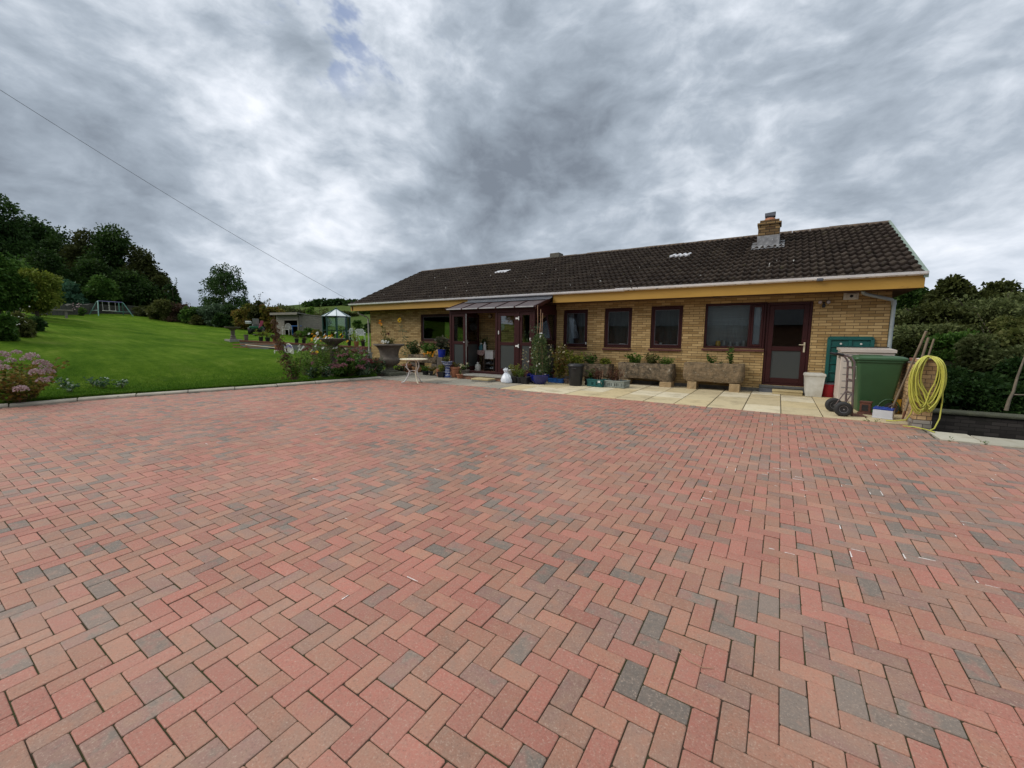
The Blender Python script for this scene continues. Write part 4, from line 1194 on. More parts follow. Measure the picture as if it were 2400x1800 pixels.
    d.mi = 3; d.box(-7.41, PY - .006, 1.40, -7.375, PY + .02, 1.52, .01)
    for z in (1.03, 1.86): d.box(-6.76, PY - .02, z, -6.63, PY + .004, z + .05, .004); d.box(-6.66, PY - .03, z - .03, -6.63, PY + .002, z + .08, .004)
    mk('door', d, [M_mahog, M_glass, M_frost, M_white], porch, world=True)
    # glazed roof with dark bars
    r = MB(); yo = PY - .14
    def zz(y): return PZ1 + (y - PY) * .30
    r.loft([[(PX0 - .06, y, zz(y) + .018), (PX1 + .09, y, zz(y) + .018), (PX1 + .09, y, zz(y) + .030), (PX0 - .06, y, zz(y) + .030)] for y in (yo, FY - .02)])
    rf = mk('porch_roof', r, pmat('brown_roof_sheet', (0.085, 0.06, 0.06), (0.06, 0.045, 0.046), 3, 0.55, 0.25), porch, world=True)
    for i in range(6):
        x = PX0 - .03 + (PX1 - PX0 + .09) * i / 5; br = MB()
        br.bar((x, yo, zz(yo) + .03), (x, FY - .02, zz(FY) + .03), .03, .04, bev=.004); br.tube([(x, yo - .02, zz(yo) + .015), (x, yo + .02, zz(yo) + .02)], .026, 8)
        mk('roof_bar', br, M_mahog, porch, world=True)
    br = MB(); br.bar((PX1 + .09, yo, zz(yo) + .0), (PX1 + .09, FY - .03, zz(FY)), .025, .10, bev=.004)
    mk('end_rafter', br, M_mahog, porch, world=True)
    e = MB().box(PX0 - .06, yo - .012, zz(yo) + .002, PX1 + .09, yo - .001, zz(yo) + .034, .003); mk('roof_edge', e, pmat('pale_edge', (.42, .42, .42), (.3, .3, .3), 6, .4), porch, world=True)
    # lead apron between porch roof and tiles
    a = MB(); a.loft([[(-9.25, y, z), (-5.95, y, z), (-5.95, y, z + .012), (-9.25, y, z + .012)] for y, z in ((FY - .24, zz(FY - .24) + .055), (FY - .06, 2.535), (FY - .02, ZF - .02))])
    mk('lead_apron', a, M_leaddark, porch, world=True)
    # brown waste pipe beside the porch
    p = MB(); p.tube([(PX0 - .10, WY - .9, 2.3), (PX0 - .10, WY - .9, .0)], .028, 8); p.tube([(PX0 - .10, WY - .9, 1.62), (PX0 - .10, WY - .9, 1.66)], .036, 8)
    mk('brown_pipe', p, pmat('brown_pipe', (0.12, 0.065, 0.055), (0.09, 0.048, 0.042), 5, .5), porch, smooth=50, world=True)
    b_ = MB().box(PX0 - .02, PY - .02, .0, PX1 + .02, PY + .10, PZ0 - .062, .005); b_.box(PX1 - .10, PY + .1, 0, PX1 + .02, WY - .015, PZ0 - .062, .005); b_.box(PX0 - .02, PY + .1, 0, PX0 + .1, WY - .015, PZ0 - .062, .005)
    b_.box(PX0 + .1, PY + .1, 0.0, PX1 - .1, WY - .014, PZ0 - .03)
    mk('porch_base', b_, M_backbrick, porch, world=True)
build_porch()

# ================================================================== THINGS BY THE WALL
def rnd_pts(n, seed): return np.random.RandomState(seed)
def leaf_arrays(P, D, L, Wd, rng, fold=0.25, droop=0.15):
    """one folded rhombus per leaf: base P, direction D, length L, width Wd"""
    n = len(P)
    D = D / np.maximum(np.linalg.norm(D, axis=1, keepdims=True), 1e-6)
    R = rng.normal(size=(n, 3)); Sd = np.cross(D, R); Sd /= np.maximum(np.linalg.norm(Sd, axis=1, keepdims=True), 1e-6)
    N = np.cross(Sd, D)
    L = np.broadcast_to(np.asarray(L, float), (n,))[:, None]; Wd = np.broadcast_to(np.asarray(Wd, float), (n,))[:, None]
    mid = P + D * L * 0.5
    a = P; t = P + D * L - np.array([0, 0, 1]) * L * droop
    l = mid + Sd * Wd * .5 + N * Wd * fold; r = mid - Sd * Wd * .5 + N * Wd * fold
    V = np.stack([a, l, t, r], 1).reshape(-1, 3)
    F = np.arange(4 * n).reshape(n, 4)
    return V, F
def add_leaves(name, P, D, L, W_, mat, parent, seed=0, tint=None, droop=0.15, fold=0.25):
    rng = np.random.RandomState(seed + 11)
    V, F = leaf_arrays(np.asarray(P, float), np.asarray(D, float), L, W_, rng, fold, droop)
    if tint is None: tint = rng.rand(len(F))
    return mknp(name, V, F, mat, parent, tint=tint)

LM_mid = leafmat('leaf_mid_green', [(0.028, 0.070, 0.012), (0.058, 0.125, 0.020), (0.11, 0.185, 0.035)])
LM_bright = leafmat('leaf_bright_green', [(0.045, 0.11, 0.015), (0.10, 0.19, 0.025), (0.17, 0.25, 0.05)])
LM_yellow = leafmat('leaf_yellow_green', [(0.07, 0.11, 0.015), (0.17, 0.19, 0.025), (0.30, 0.28, 0.05)])
LM_dark = leafmat('leaf_dark_green', [(0.014, 0.036, 0.009), (0.030, 0.066, 0.015), (0.058, 0.105, 0.028)])
LM_grey = leafmat('leaf_grey_green', [(0.04, 0.075, 0.035), (0.075, 0.12, 0.06), (0.13, 0.18, 0.11)])
LM_olive = leafmat('leaf_olive', [(0.045, 0.062, 0.014), (0.092, 0.106, 0.026), (0.15, 0.15, 0.05)])
LM_autumn = leafmat('leaf_yellow_brown', [(0.05, 0.08, 0.012), (0.14, 0.15, 0.022), (0.24, 0.17, 0.04), (0.13, 0.06, 0.02)])
LM_purple = leafmat('leaf_bronze_purple', [(0.045, 0.03, 0.02), (0.085, 0.045, 0.03), (0.07, 0.075, 0.028)])
LM_brown = leafmat('leaf_dry_brown', [(0.05, 0.028, 0.016), (0.10, 0.055, 0.028), (0.13, 0.08, 0.04)])
LM_redstem = leafmat('leaf_red_brown', [(0.05, 0.02, 0.016), (0.11, 0.045, 0.03), (0.16, 0.08, 0.045)])
LM_varieg = leafmat('leaf_variegated', [(0.04, 0.09, 0.04), (0.035, 0.085, 0.03), (0.07, 0.13, 0.06), (0.40, 0.45, 0.37)])
LM_spruce = leafmat('leaf_blue_spruce', [(0.025, 0.07, 0.04), (0.045, 0.11, 0.06), (0.075, 0.15, 0.085)])
def petalmat(nm, c, c2=None): return leafmat(nm, [c, c2 or tuple(x * .75 for x in c)], trans=.2)
PM_white = petalmat('petal_white', (0.75, 0.75, 0.70), (0.60, 0.60, 0.55)); PM_orange = petalmat('petal_orange', (0.62, 0.20, 0.015), (0.70, 0.32, 0.02)); PM_yellow = petalmat('petal_yellow', (0.75, 0.50, 0.03), (0.70, 0.42, 0.02))
PM_pink = petalmat('petal_pink', (0.30, 0.14, 0.16), (0.17, 0.075, 0.08)); PM_red = petalmat('petal_dusky_red', (0.26, 0.055, 0.065), (0.15, 0.045, 0.045)); PM_mauve = petalmat('petal_faded_mauve', (0.50, 0.38, 0.40), (0.33, 0.22, 0.21)); PM_maroon = petalmat('petal_maroon', (0.07, 0.008, 0.012)); PM_lilac = petalmat('petal_lilac', (0.28, 0.24, 0.50)); PM_brownpink = petalmat('petal_brown_pink', (0.26, 0.13, 0.10), (0.17, 0.08, 0.06)); PM_cream = petalmat('petal_cream', (0.66, 0.58, 0.38))

def clump_points(rng, n, c, r, shell=0.5):
    d = rng.normal(size=(n, 3)); d /= np.linalg.norm(d, axis=1, keepdims=True)
    q = (shell + (1 - shell) * rng.rand(n, 1)) ** 0.8
    return np.array(c) + d * q * np.array(r), d
def flower_head(mb_pts, rng, c, r, n=10, petal=.5, up=(0, 0, 1), cup=.3):
    """petals of one open flower -> arrays"""
    up = np.array(up, float); up /= np.linalg.norm(up)
    a = np.cross(up, [0.3, 0.9, 0.2]); a /= np.linalg.norm(a); b_ = np.cross(up, a)
    th = np.linspace(0, 2 * np.pi, n, endpoint=False) + rng.rand() * 6
    D = np.cos(th)[:, None] * a + np.sin(th)[:, None] * b_ + up * cup
    return np.repeat(np.array(c)[None] , n, 0) + D * r * .18, D, np.full(n, r * .85), np.full(n, r * petal)
class Bloom:
    def __init__(s): s.P = []; s.D = []; s.L = []; s.W = []
    def open(s, rng, c, r, n=10, petal=.5, up=(0, 0, 1), cup=.3):
        p, d, l, w = flower_head(None, rng, c, r, n, petal, up, cup); s.P.append(p); s.D.append(d); s.L.append(l); s.W.append(w)
    def ball(s, rng, c, r, n=60, sz=.35, flat=.8):
        d = rng.normal(size=(n, 3)); d /= np.linalg.norm(d, axis=1, keepdims=True); d[:, 2] = np.abs(d[:, 2]) * 1.0 - .25
        s.P.append(np.array(c) + d * np.array([r, r, r * flat]) * (.75 + .25 * rng.rand(n, 1))); t = rng.normal(size=(n, 3)); s.D.append(d * .6 + t * .6); s.L.append(np.full(n, r * sz)); s.W.append(np.full(n, r * sz * .9))
    def make(s, name, mat, parent, seed=0, droop=.05):
        for i, (p, d, l, w) in enumerate(zip(s.P, s.D, s.L, s.W)): o = add_leaves(name, p, d, l, w, mat, parent, seed + i, droop=droop, fold=.12)
        return o

def stems_mesh(pts_list, r, mat, parent, name='stem', n=5):
    mb = MB()
    for pts, rr in zip(pts_list, r if hasattr(r, '__len__') else [r] * len(pts_list)):
        mb.tube(pts, [rr * (1 - .6 * i / max(1, len(pts) - 1)) for i in range(len(pts))], n)
    return mk(name, mb, mat, parent, smooth=60)
def bushy(parent, seed, h, rx, ry, nstem, nleaf, L, W_, mat, stemmat=None, base=0.0, up=.5, spread=1.0, name='foliage', droop=.2, bottom=0.15, stemr=.006, stem=True):
    """several stems rising from the base with leaves along them"""
    rng = np.random.RandomState(seed); paths = []; P = []; D = []
    for i in range(nstem):
        a = rng.rand() * 6.283; q = math.sqrt(rng.rand())
        tip = np.array([math.cos(a) * rx * q, math.sin(a) * ry * q, h * (1 - .35 * q * rng.rand()) * (.75 + .25 * rng.rand())])
        root = np.array([math.cos(a) * rx * .2 * q, math.sin(a) * ry * .2 * q, 0])
        mid = root * .4 + tip * .6 * np.array([.75, .75, .85]); path = [root, root * .6 + mid * .4 + np.array([0, 0, .05 * h]), mid, tip]
        path = [p + np.array([0, 0, base]) for p in path]; paths.append(path)
        m = max(1, nleaf // nstem); ts = bottom + (1 - bottom) * rng.rand(m) ** .7
        pp = np.array(path)
        for t in ts:
            f = t * 3; k = min(2, int(f)); w = f - k
            p = pp[k] * (1 - w) + pp[k + 1] * w
            P.append(p + rng.normal(0, .012 + .03 * spread * rx, 3)); d = rng.normal(size=3); d[2] = abs(d[2]) * up + up * .3; D.append(d)
    if stem: stems_mesh(paths, stemr, stemmat or M_stem, parent)
    n = len(P)
    return add_leaves(name, P, D, L * (.7 + .6 * rng.rand(n)), W_ * (.7 + .6 * rng.rand(n)), mat, parent, seed, droop=droop)
def pot_mesh(r0, r1, h, rim=.012, rimh=.03, n=24, square=False):
    mb = MB()
    mb.lathe([(r0, 0), (r0 * 1.02, .005), (r1 - .004, h - rimh), (r1 + rim * .6, h - rimh + .003), (r1 + rim, h - .006), (r1 + rim * .6, h), (r1 - .008, h), (r1 - .014, h - .02), (r0, h - .05)], n)
    return mb
def pot(name, label, cat, loc, r0, r1, h, mat, rim=.012, rimh=.03, group=None, square=False, rz=0.0):
    t = thing(name, label, cat, loc, rz, group)
    if square:
        mb = MB(); w0, w1 = r0, r1
        mb.loft([[(-w0, -w0, 0), (w0, -w0, 0), (w0, w0, 0), (-w0, w0, 0)], [(-w1, -w1, h - .02), (w1, -w1, h - .02), (w1, w1, h - .02), (-w1, w1, h - .02)], [(-w1 - .006, -w1 - .006, h - .02), (w1 + .006, -w1 - .006, h - .02), (w1 + .006, w1 + .006, h - .02), (-w1 - .006, w1 + .006, h - .02)],
                 [(-w1 - .006, -w1 - .006, h), (w1 + .006, -w1 - .006, h), (w1 + .006, w1 + .006, h), (-w1 - .006, w1 + .006, h)], [(-w1 + .006, -w1 + .006, h), (w1 - .006, -w1 + .006, h), (w1 - .006, w1 - .006, h), (-w1 + .006, w1 - .006, h)], [(-w0, -w0, h - .04), (w0, -w0, h - .04), (w0, w0, h - .04), (-w0, w0, h - .04)]])
        mk('pot', mb, mat, t)
        s = MB().box(-w0, -w0, h - .06, w0, w0, h - .022); mk('compost', s, M_soil, t)
    else:
        mk('pot', pot_mesh(r0, r1, h, rim, rimh), mat, t, smooth=45)
        s = MB().lathe([(r0 * .98, h - .07), (r1 - .016, h - .028), (r1 * .5, h - .020), (.001, h - .018)], 18, cap0=False); mk('compost', s, M_soil, t, smooth=60)
    return t

# ---- stone troughs and the blocks they stand on
def rough_trough(name, label, x0, x1, y0, y1, z0, z1, mat, seed, belly=0.0, rz=0, roundc=.07, tilt=0.0, group='stone troughs along the house wall'):
    rng = np.random.RandomState(seed)
    t = thing(name, label, 'trough', ((x0 + x1) / 2, (y0 + y1) / 2, z0), rz, group)
    hx, hy, h = (x1 - x0) / 2, (y1 - y0) / 2, z1 - z0
    def ring(ix, iy, z, seg=14, amp=.012, low=False):
        pts = []; r = roundc
        for cx, cy, a0 in ((ix - r, iy - r, 0), (-ix + r, iy - r, 90), (-ix + r, -iy + r, 180), (ix - r, -iy + r, 270)):
            for k in range(6): a = rad(a0 + 90 * k / 5); pts.append((cx + r * math.cos(a), cy + r * math.sin(a)))
        dense = []
        for i in range(len(pts)):
            a, b_ = pts[i], pts[(i + 1) % len(pts)]; L = math.hypot(b_[0] - a[0], b_[1] - a[1]); m = max(1, int(L / .05)) if L > .06 else 1
            m = 12 if (i + 1) % 12 == 0 else (24 if (i + 1) % 6 == 0 else 1)
            for q in range(m): dense.append((a[0] + (b_[0] - a[0]) * q / m, a[1] + (b_[1] - a[1]) * q / m))
        out = []
        for (x, y) in dense:
            nz = math.sin(x * 13 + seed) * math.sin(y * 11 + z * 17) + .6 * math.sin(x * 29 + z * 23 + seed * 2) * math.cos(z * 31 + y * 27)
            f = 1 + amp * nz * 1.2
            zz = z + (amp * .6 * math.sin(x * 9 + seed * 3) if low else amp * .35 * math.sin(x * 17 + seed))
            if low: zz += belly * (math.sin(x * 3.3 + seed) * .5 - .1) + tilt * x
            out.append((x * f, y * f, zz))
        return out
    mb = MB()
    rs = [ring(hx * .93, hy * .88, 0.015, low=True), ring(hx * .985, hy * .96, .06, amp=.02, low=True), ring(hx, hy, h * .35, amp=.022), ring(hx * 1.005, hy, h * .65, amp=.02), ring(hx, hy, h - .03, amp=.016), ring(hx * .985, hy * .97, h, amp=.012), ring(hx - .09, hy - .08, h, amp=.012), ring(hx - .11, hy - .10, h - .06, amp=.01)]
    mb.loft(rs); mk('trough', mb, mat, t, smooth=50)
    s = MB().box(-hx + .12, -hy + .11, h - .11, hx - .12, hy - .11, h - .055, .01); mk('soil', s, M_soil, t)
    return t
def block(label, x0, x1, y0, y1, h, seed, mat=M_sandstone):
    rng = random.Random(seed); t = MB(); n = 5; rings = []
    for z, k in ((0, .96), (.01, 1), (h * .5, 1.0), (h - .012, .99), (h, .95)):
        q = []
        for (a, c) in ((-1, -1), (-.3, -1.02), (.4, -.98), (1, -1), (1.02, .1), (1, 1), (0, 1.02), (-1, 1), (-1.02, 0)): q.append((a * (x1 - x0) / 2 * k * (1 + rng.uniform(-.03, .03)), c * (y1 - y0) / 2 * k * (1 + rng.uniform(-.03, .03)), z))
        rings.append(q)
    t.loft(rings); o = mk('stone_block', t, mat, None); o.location = ((x0 + x1) / 2, (y0 + y1) / 2, 0)
    return tag(o, label, 'stone block', 'stone blocks under the troughs')
rough_trough('stone_trough', 'squared sandstone trough on two blocks under the kitchen window', -2.10, -0.69, 11.68, 12.14, .205, .70, M_troughsand, 3)
rough_trough('stone_trough', 'long mossy stone trough with a bulging base beside the crates', -3.86, -2.36, 11.66, 12.14, .165, .63, M_trough, 8, belly=.10)
rough_trough('stone_trough', 'reddish stone trough hidden behind the seedling crates and black bin', -5.22, -4.12, 11.72, 12.14, .16, .55, M_trough, 12, belly=.03)
rough_trough('stone_trough', 'low dark mossy trough beneath the lounge window', -11.62, -10.10, 10.92, 11.45, .36, .66, M_trough, 17)
block('sandstone block under the kitchen trough, beside the long mossy trough', -1.98, -1.76, 11.70, 12.10, .205, 1); block('sandstone block under the kitchen trough at its back door end', -0.99, -0.76, 11.68, 12.10, .205, 2)
block('squat sandstone block under the long mossy trough, near the kitchen trough', -2.68, -2.38, 11.66, 12.10, .15, 3); block('stone block under the long mossy trough, behind the grey crate', -3.80, -3.55, 11.70, 12.1, .165, 4)
block('stone block under the reddish trough, behind the black bin', -5.15, -4.92, 11.76, 12.1, .16, 5); block('stone block under the reddish trough, behind the green crate', -4.45, -4.22, 11.76, 12.1, .16, 6)
block('dark stone block under the lounge window trough, near the porch', -10.45, -10.2, 10.96, 11.4, .36, 7, M_castone); block('dark stone block under the lounge window trough, near the urn', -11.5, -11.2, 10.96, 11.4, .36, 8, M_castone)

def plant(name, label, cat, loc, group=None): return thing(name, label, cat, loc, 0, group)
def quickplant(label, loc, seed, h, rx, ry, ns, nl, L, W_, mat, name='plant', cat='plant', group=None, **k):
    t = plant(name, label, cat, loc, group); bushy(t, seed, h, rx, ry, ns, nl, L, W_, mat, **k); return t
# plants in the troughs
ZT2, ZT3, ZT1, ZT0 = .57, .64, .49, .60
quickplant('leafy yellow-green strawberry plant at the crate end of the mossy trough', (-3.45, 11.9, ZT2), 21, .33, .26, .16, 16, 260, .075, .06, LM_bright)
quickplant('bushy olive plant in the middle of the long mossy trough', (-2.98, 11.9, ZT2), 22, .36, .24, .16, 16, 280, .06, .05, LM_olive)
quickplant('fresh green herb at the kitchen end of the mossy trough', (-2.58, 11.88, ZT2), 23, .27, .25, .15, 16, 330, .05, .035, LM_bright)
quickplant('small green seedling at the middle of the sandstone trough', (-1.45, 11.9, ZT3), 24, .32, .13, .10, 7, 110, .06, .045, LM_mid)
quickplant('tall spindly green plant in the sandstone trough', (-1.02, 11.88, ZT3), 25, .56, .10, .08, 6, 140, .07, .04, LM_mid, bottom=.05)
quickplant('tiny grey-green tuft in the sandstone trough', (-1.24, 11.86, ZT3), 26, .12, .08, .07, 6, 50, .04, .02, LM_grey)
quickplant('green strawberry plant in the reddish trough', (-4.75, 11.9, ZT1), 27, .36, .24, .15, 14, 230, .07, .055, LM_mid)
quickplant('pale yellow-leaved plant above the grey crate', (-4.30, 11.86, ZT1), 28, .26, .2, .14, 12, 190, .075, .055, LM_yellow)
t = quickplant('dark grey-green rose-like shrub over the lounge trough near the urn', (-11.45, 11.15, ZT0), 29, .62, .42, .28, 22, 520, .075, .05, LM_dark); 
bl = Bloom(); bl.open(np.random.RandomState(1), (.42, -.22, .42), .05, 9, .7, (0, -1, .3)); bl.make('flower', PM_cream, t)
quickplant('thick bright green geranium mound in the lounge trough', (-10.75, 11.12, ZT0), 30, .50, .44, .26, 22, 620, .095, .055, LM_mid)
t = quickplant('orange flowering nasturtium spilling over the lounge trough', (-10.45, 10.92, ZT0 - .02), 31, .20, .26, .12, 9, 60, .06, .05, LM_yellow)
bl = Bloom(); rg = np.random.RandomState(4)
for k in range(15): bl.open(rg, (rg.uniform(-.28, .26), rg.uniform(-.14, .02), rg.uniform(.02, .2)), .045, 6, .8, (rg.normal() * .4, -1, .5))
bl.make('flower', PM_orange, t)
quickplant('grey-green bush behind the blue tub by the porch', (-10.12, 11.42, .52), 32, .75, .34, .2, 15, 330, .10, .06, LM_grey)

# ---- pots around the porch step
def bowl_prof(r, h): return [(r * .55, 0), (r * .62, .01), (r * .9, h * .45), (r, h * .85), (r * 1.03, h * .9), (r * 1.03, h), (r * .96, h), (r * .9, h * .85), (r * .6, h * .3)]
def glazed_bowl(name, label, loc, r, h, mat, group=None):
    t = thing(name, label, 'pot', loc, 0, group); mk('bowl', MB().lathe(bowl_prof(r, h), 36), mat, t, smooth=50)
    mk('compost', MB().lathe([(r * .6, h * .6), (r * .93, h * .84), (.001, h * .88)], 24, cap0=False), M_soil, t, smooth=60); return t
t = glazed_bowl('glazed_pot', 'large shiny cobalt blue bowl holding the tall sweet peas', (-5.68, 10.33, .008), .27, .27, M_blueglaze)
sp = thing('sweet_pea', 'tall wigwam of sweet peas on canes in the cobalt bowl', 'climbing plant', (-5.70, 10.33, .24))
cm = []
for k, (dx, dy, tx, ty, hh) in enumerate(((-.12, .02, -.045, .0, 1.98), (.02, .1, .02, .01, 1.86), (.13, -.02, .06, .0, 1.76), (-.05, -.12, .03, .02, 1.6))):
    c = MB().tube([(dx, dy, -.1), (dx * .3 + tx * .7, dy * .3, hh * .7), (tx + (.03 if k == 2 else -.03 * (k == 0)), ty, hh)], .0075, 6); mk('cane', c, M_cane, sp, smooth=60)
rg = np.random.RandomState(77); P = []; D = []
n = 2300
zz_ = rg.rand(n) ** 0.8 * 1.16
rr_ = np.interp(zz_, [0, .15, .8, 1.0, 1.16], [.15, .22, .24, .20, .10]); th = rg.rand(n) * 6.283
P = np.stack([np.cos(th) * rr_ * np.sqrt(rg.rand(n)), np.sin(th) * rr_ * np.sqrt(rg.rand(n)), zz_], 1); D = rg.normal(size=(n, 3)); D[:, 2] += .3
add_leaves('foliage', P, D, .05 + .04 * rg.rand(n), .017 + .012 * rg.rand(n), leafmat('leaf_sweet_pea', [(0.04, 0.085, 0.03), (0.075, 0.13, 0.045), (0.13, 0.18, 0.075), (0.19, 0.20, 0.07)]), sp, 3)
stems_mesh([[(rg.uniform(-.12, .12), rg.uniform(-.12, .12), 0), (rg.uniform(-.2, .2), rg.uniform(-.2, .2), .6), (rg.uniform(-.22, .2), rg.uniform(-.15, .15), rg.uniform(.9, 1.5))] for _ in range(16)], .004, M_stem, sp)
P = []; 
for _ in range(16):
    a = np.array([rg.uniform(-.42, -.05) if _ < 9 else rg.uniform(-.1, .2), rg.uniform(-.15, .1), rg.uniform(.95, 1.45)])
    for q in range(9): P.append(a + rg.normal(0, .05, 3))
add_leaves('foliage', P, rg.normal(size=(len(P), 3)), .06, .018, LM_grey, sp, 6)
bl = Bloom()
for _ in range(16): bl.open(rg, (rg.uniform(-.24, .24), rg.uniform(-.26, -.1), rg.uniform(.15, 1.2)), .028, 5, .9, (rg.normal() * .3, -1, .3))
bl.make('flower', PM_white, sp)
mk('cane_tie', MB().box(.0, -.03, 1.18, .10, -.02, 1.21, .004), M_white, sp)
t = glazed_bowl('glazed_pot', 'smaller blue glazed pot tucked behind the cobalt bowl', (-6.02, 10.52, .008), .18, .26, M_blueglaze)
quickplant('sparse green plant in the smaller blue glazed pot', (-6.02, 10.52, .24), 41, .30, .15, .13, 9, 120, .06, .035, LM_mid)
for lab, x, y, w0, w1, h in (('round black pot of yellow-green heather by the carrier bag', -6.36, 10.12, .085, .115, .19), ('middle black pot in the three beside the carrier bag', -6.19, 10.10, .07, .09, .18), ('square black pot against the cobalt bowl', -6.00, 10.08, .085, .11, .20)):
    pot('plant_pot', lab, 'pot', (x, y, .008), w0, w1, h, M_black, square='square' in lab, group='black plastic pots by the carrier bag')
quickplant('upright yellow-green heather in the round black pot', (-6.38, 10.14, .17), 42, .44, .22, .16, 22, 480, .05, .014, LM_yellow, droop=.0, up=1.4)
quickplant('feathery light green plant in the middle black pot', (-6.17, 10.12, .16), 43, .30, .17, .14, 20, 380, .055, .012, LM_bright, droop=.1, up=1.1)
t = thing('curling_plant', 'dry curling stem of yellowed leaves in the square black pot', 'plant', (-6.02, 10.12, .18))
stems_mesh([[(0, 0, 0), (-.02, 0, .25), (.02, .0, .5), (-.05, 0, .78)], [(0, 0, 0), (.1, 0, .2), (.16, 0, .38)]], .006, M_drystem, t)
P = []; D = []
for z in np.linspace(.12, .76, 16):
    P.append((.0 - .05 * (z > .5), 0, z)); D.append((1 if len(P) % 2 else -.8, rg.normal() * .3, .5))
add_leaves('leaf', P, D, .12, .03, leafmat('leaf_curled_cream', [(0.20, 0.20, 0.08), (0.45, 0.38, 0.20), (0.36, 0.22, 0.10)]), t, 2, droop=.75)
t = glazed_bowl('glazed_pot', 'small navy pot on the porch ledge behind the carrier bag', (-6.90, 10.58, .148), .12, .19, M_blueglaze)
quickplant('little white-flecked plant in the small navy pot', (-6.90, 10.58, .32), 44, .08, .12, .1, 6, 50, .05, .03, LM_varieg)
t = pot('plant_pot', 'white plastic pot half hidden by the carrier bag', 'pot', (-6.62, 10.22, .008), .11, .14, .36, M_greywhite)
# carrier bag
def carrier_bag():
    t = thing('carrier_bag', 'knotted white plastic carrier bag slumped on the slabs by the porch step', 'bag', (-6.56, 9.98, .008))
    rg = np.random.RandomState(9); rings = []
    for z, r in ((0.0, .13), (.02, .165), (.08, .175), (.16, .15), (.23, .10), (.28, .05), (.31, .028), (.34, .05), (.385, .075)):
        q = []
        for k in range(36):
            a = 2 * math.pi * k / 36; cr = 1 + (.06 + .22 * (z > .2)) * math.sin(k * 2.2 + z * 9) * math.sin(k * .9 + 1) + .05 * math.sin(5 * a + z * 30)
            q.append((math.cos(a) * r * cr + .03 * (z / .3) * -1, math.sin(a) * r * .8 * cr, z + (.02 * math.sin(k * 1.3) if z > .3 else 0)))
        rings.append(q)
    mk('bag', MB().loft(rings), M_bag, t, smooth=35)
    h = MB(); 
    for s_ in (-1, 1): h.tube([(-.03 + s_ * .02, 0, .36), (-.03 + s_ * .06, -.01, .41), (-.03 + s_ * .03, .01, .43), (-.03 + s_ * .0, 0, .38)], .010, 6)
    mk('handle', h, M_bag, t, smooth=60)
carrier_bag()
# steps
o = thing('porch_step', 'long stone topped brick step below the porch doors', 'step', (-7.62, 10.45, 0))
mk('tread', MB().box(-.78, -.32, .105, .78, .27, .150, .008), M_stonegrey, o); mk('riser', MB().box(-.75, -.29, 0, .75, .27, .104, .004), M_backbrick, o, world=False)
o = thing('step_slab', 'loose buff paving slab on a thinner slab in front of the porch step', 'step', (-7.36, 9.92, .008))
mk('upper_slab', MB().box(-.31, -.20, .042, .31, .20, .088, .006), M_buffstep, o); mk('lower_slab', MB().box(-.30, -.19, 0, .31, .20, .040, .006), M_stonegrey, o)
t = thing('step_slab', 'buff concrete slab set as a step under the back door', 'step', (.24, 11.98, .008)); mk('upper_slab', MB().box(-.31, -.15, .062, .31, .15, .10, .006), M_buffstep, t); mk('lower_slab', MB().box(-.30, -.14, 0, .30, .15, .060, .006), M_buffstep, t)

# terracotta, blue and white pots left of the step
t = pot('plant_pot', 'low terracotta pot at the corner of the porch step', 'pot', (-8.44, 10.16, .006), .085, .125, .14, M_terra)
quickplant('pale flowering seedling in the low terracotta pot', (-8.44, 10.16, .11), 51, .22, .09, .08, 5, 40, .05, .03, LM_olive)
t = pot('plant_pot', 'tall terracotta pot behind the low one by the step', 'pot', (-8.80, 10.34, .006), .12, .165, .34, M_terra, rimh=.06)
quickplant('brown-tipped plant in the tall terracotta pot', (-8.80, 10.34, .31), 52, .18, .15, .13, 8, 90, .06, .03, LM_autumn)
t = pot('plant_pot', 'grey weathered pot between the terracotta pots and porch', 'pot', (-8.52, 10.48, .006), .12, .16, .25, M_castone)
t = quickplant('white flowered plant in the grey weathered pot', (-8.52, 10.46, .22), 53, .26, .16, .12, 9, 90, .06, .035, LM_mid)
bl = Bloom(); rg = np.random.RandomState(3)
for k in range(7): bl.open(rg, (rg.uniform(-.1, .16), rg.uniform(-.14, 0), rg.uniform(.12, .27)), .035, 6, .8, (rg.normal() * .3, -1, .5))
bl.make('flower', PM_cream, t)
def blue_white():
    t = thing('ceramic_planter', 'blue and white patterned ceramic jardiniere on its pedestal', 'planter', (-8.98, 10.16, .006))
    m, nb = newmat('blue_white_ceramic'); tc_ = nb.n('ShaderNodeTexCoord').outputs['Object']
    v_ = nb.n('ShaderNodeTexVoronoi', inp={'Vector': tc_, 'Scale': 17.0}); w_ = nb.n('ShaderNodeTexWave', wave_type='BANDS', bands_direction='Z', inp={'Vector': tc_, 'Scale': 3.6, 'Distortion': 2.5, 'Detail': 2.0})
    f_ = nb.math('ADD', nb.math('MULTIPLY', nb.math('GREATER_THAN', v_.outputs['Distance'], .36), .5), nb.math('MULTIPLY', nb.math('GREATER_THAN', w_.outputs['Fac'], .52), .5), clamp=True)
    finish(nb, nb.mix(f_, (0.50, 0.53, 0.60), (0.03, 0.055, 0.20)), .15, .5)
    mk('pedestal', MB().lathe([(.115, 0), (.12, .02), (.10, .05), (.085, .12), (.09, .2), (.075, .30), (.09, .345), (.10, .36)], 24), m, t, smooth=50)
    mk('bowl', MB().lathe([(.07, .361), (.11, .38), (.155, .44), (.165, .49), (.19, .505), (.19, .52), (.16, .52), (.14, .46)], 28), m, t, smooth=50)
    return t
blue_white()
quickplant('mossy green plant spilling from the blue and white jardiniere', (-8.98, 10.16, .47), 54, .24, .19, .17, 16, 280, .055, .03, LM_olive)
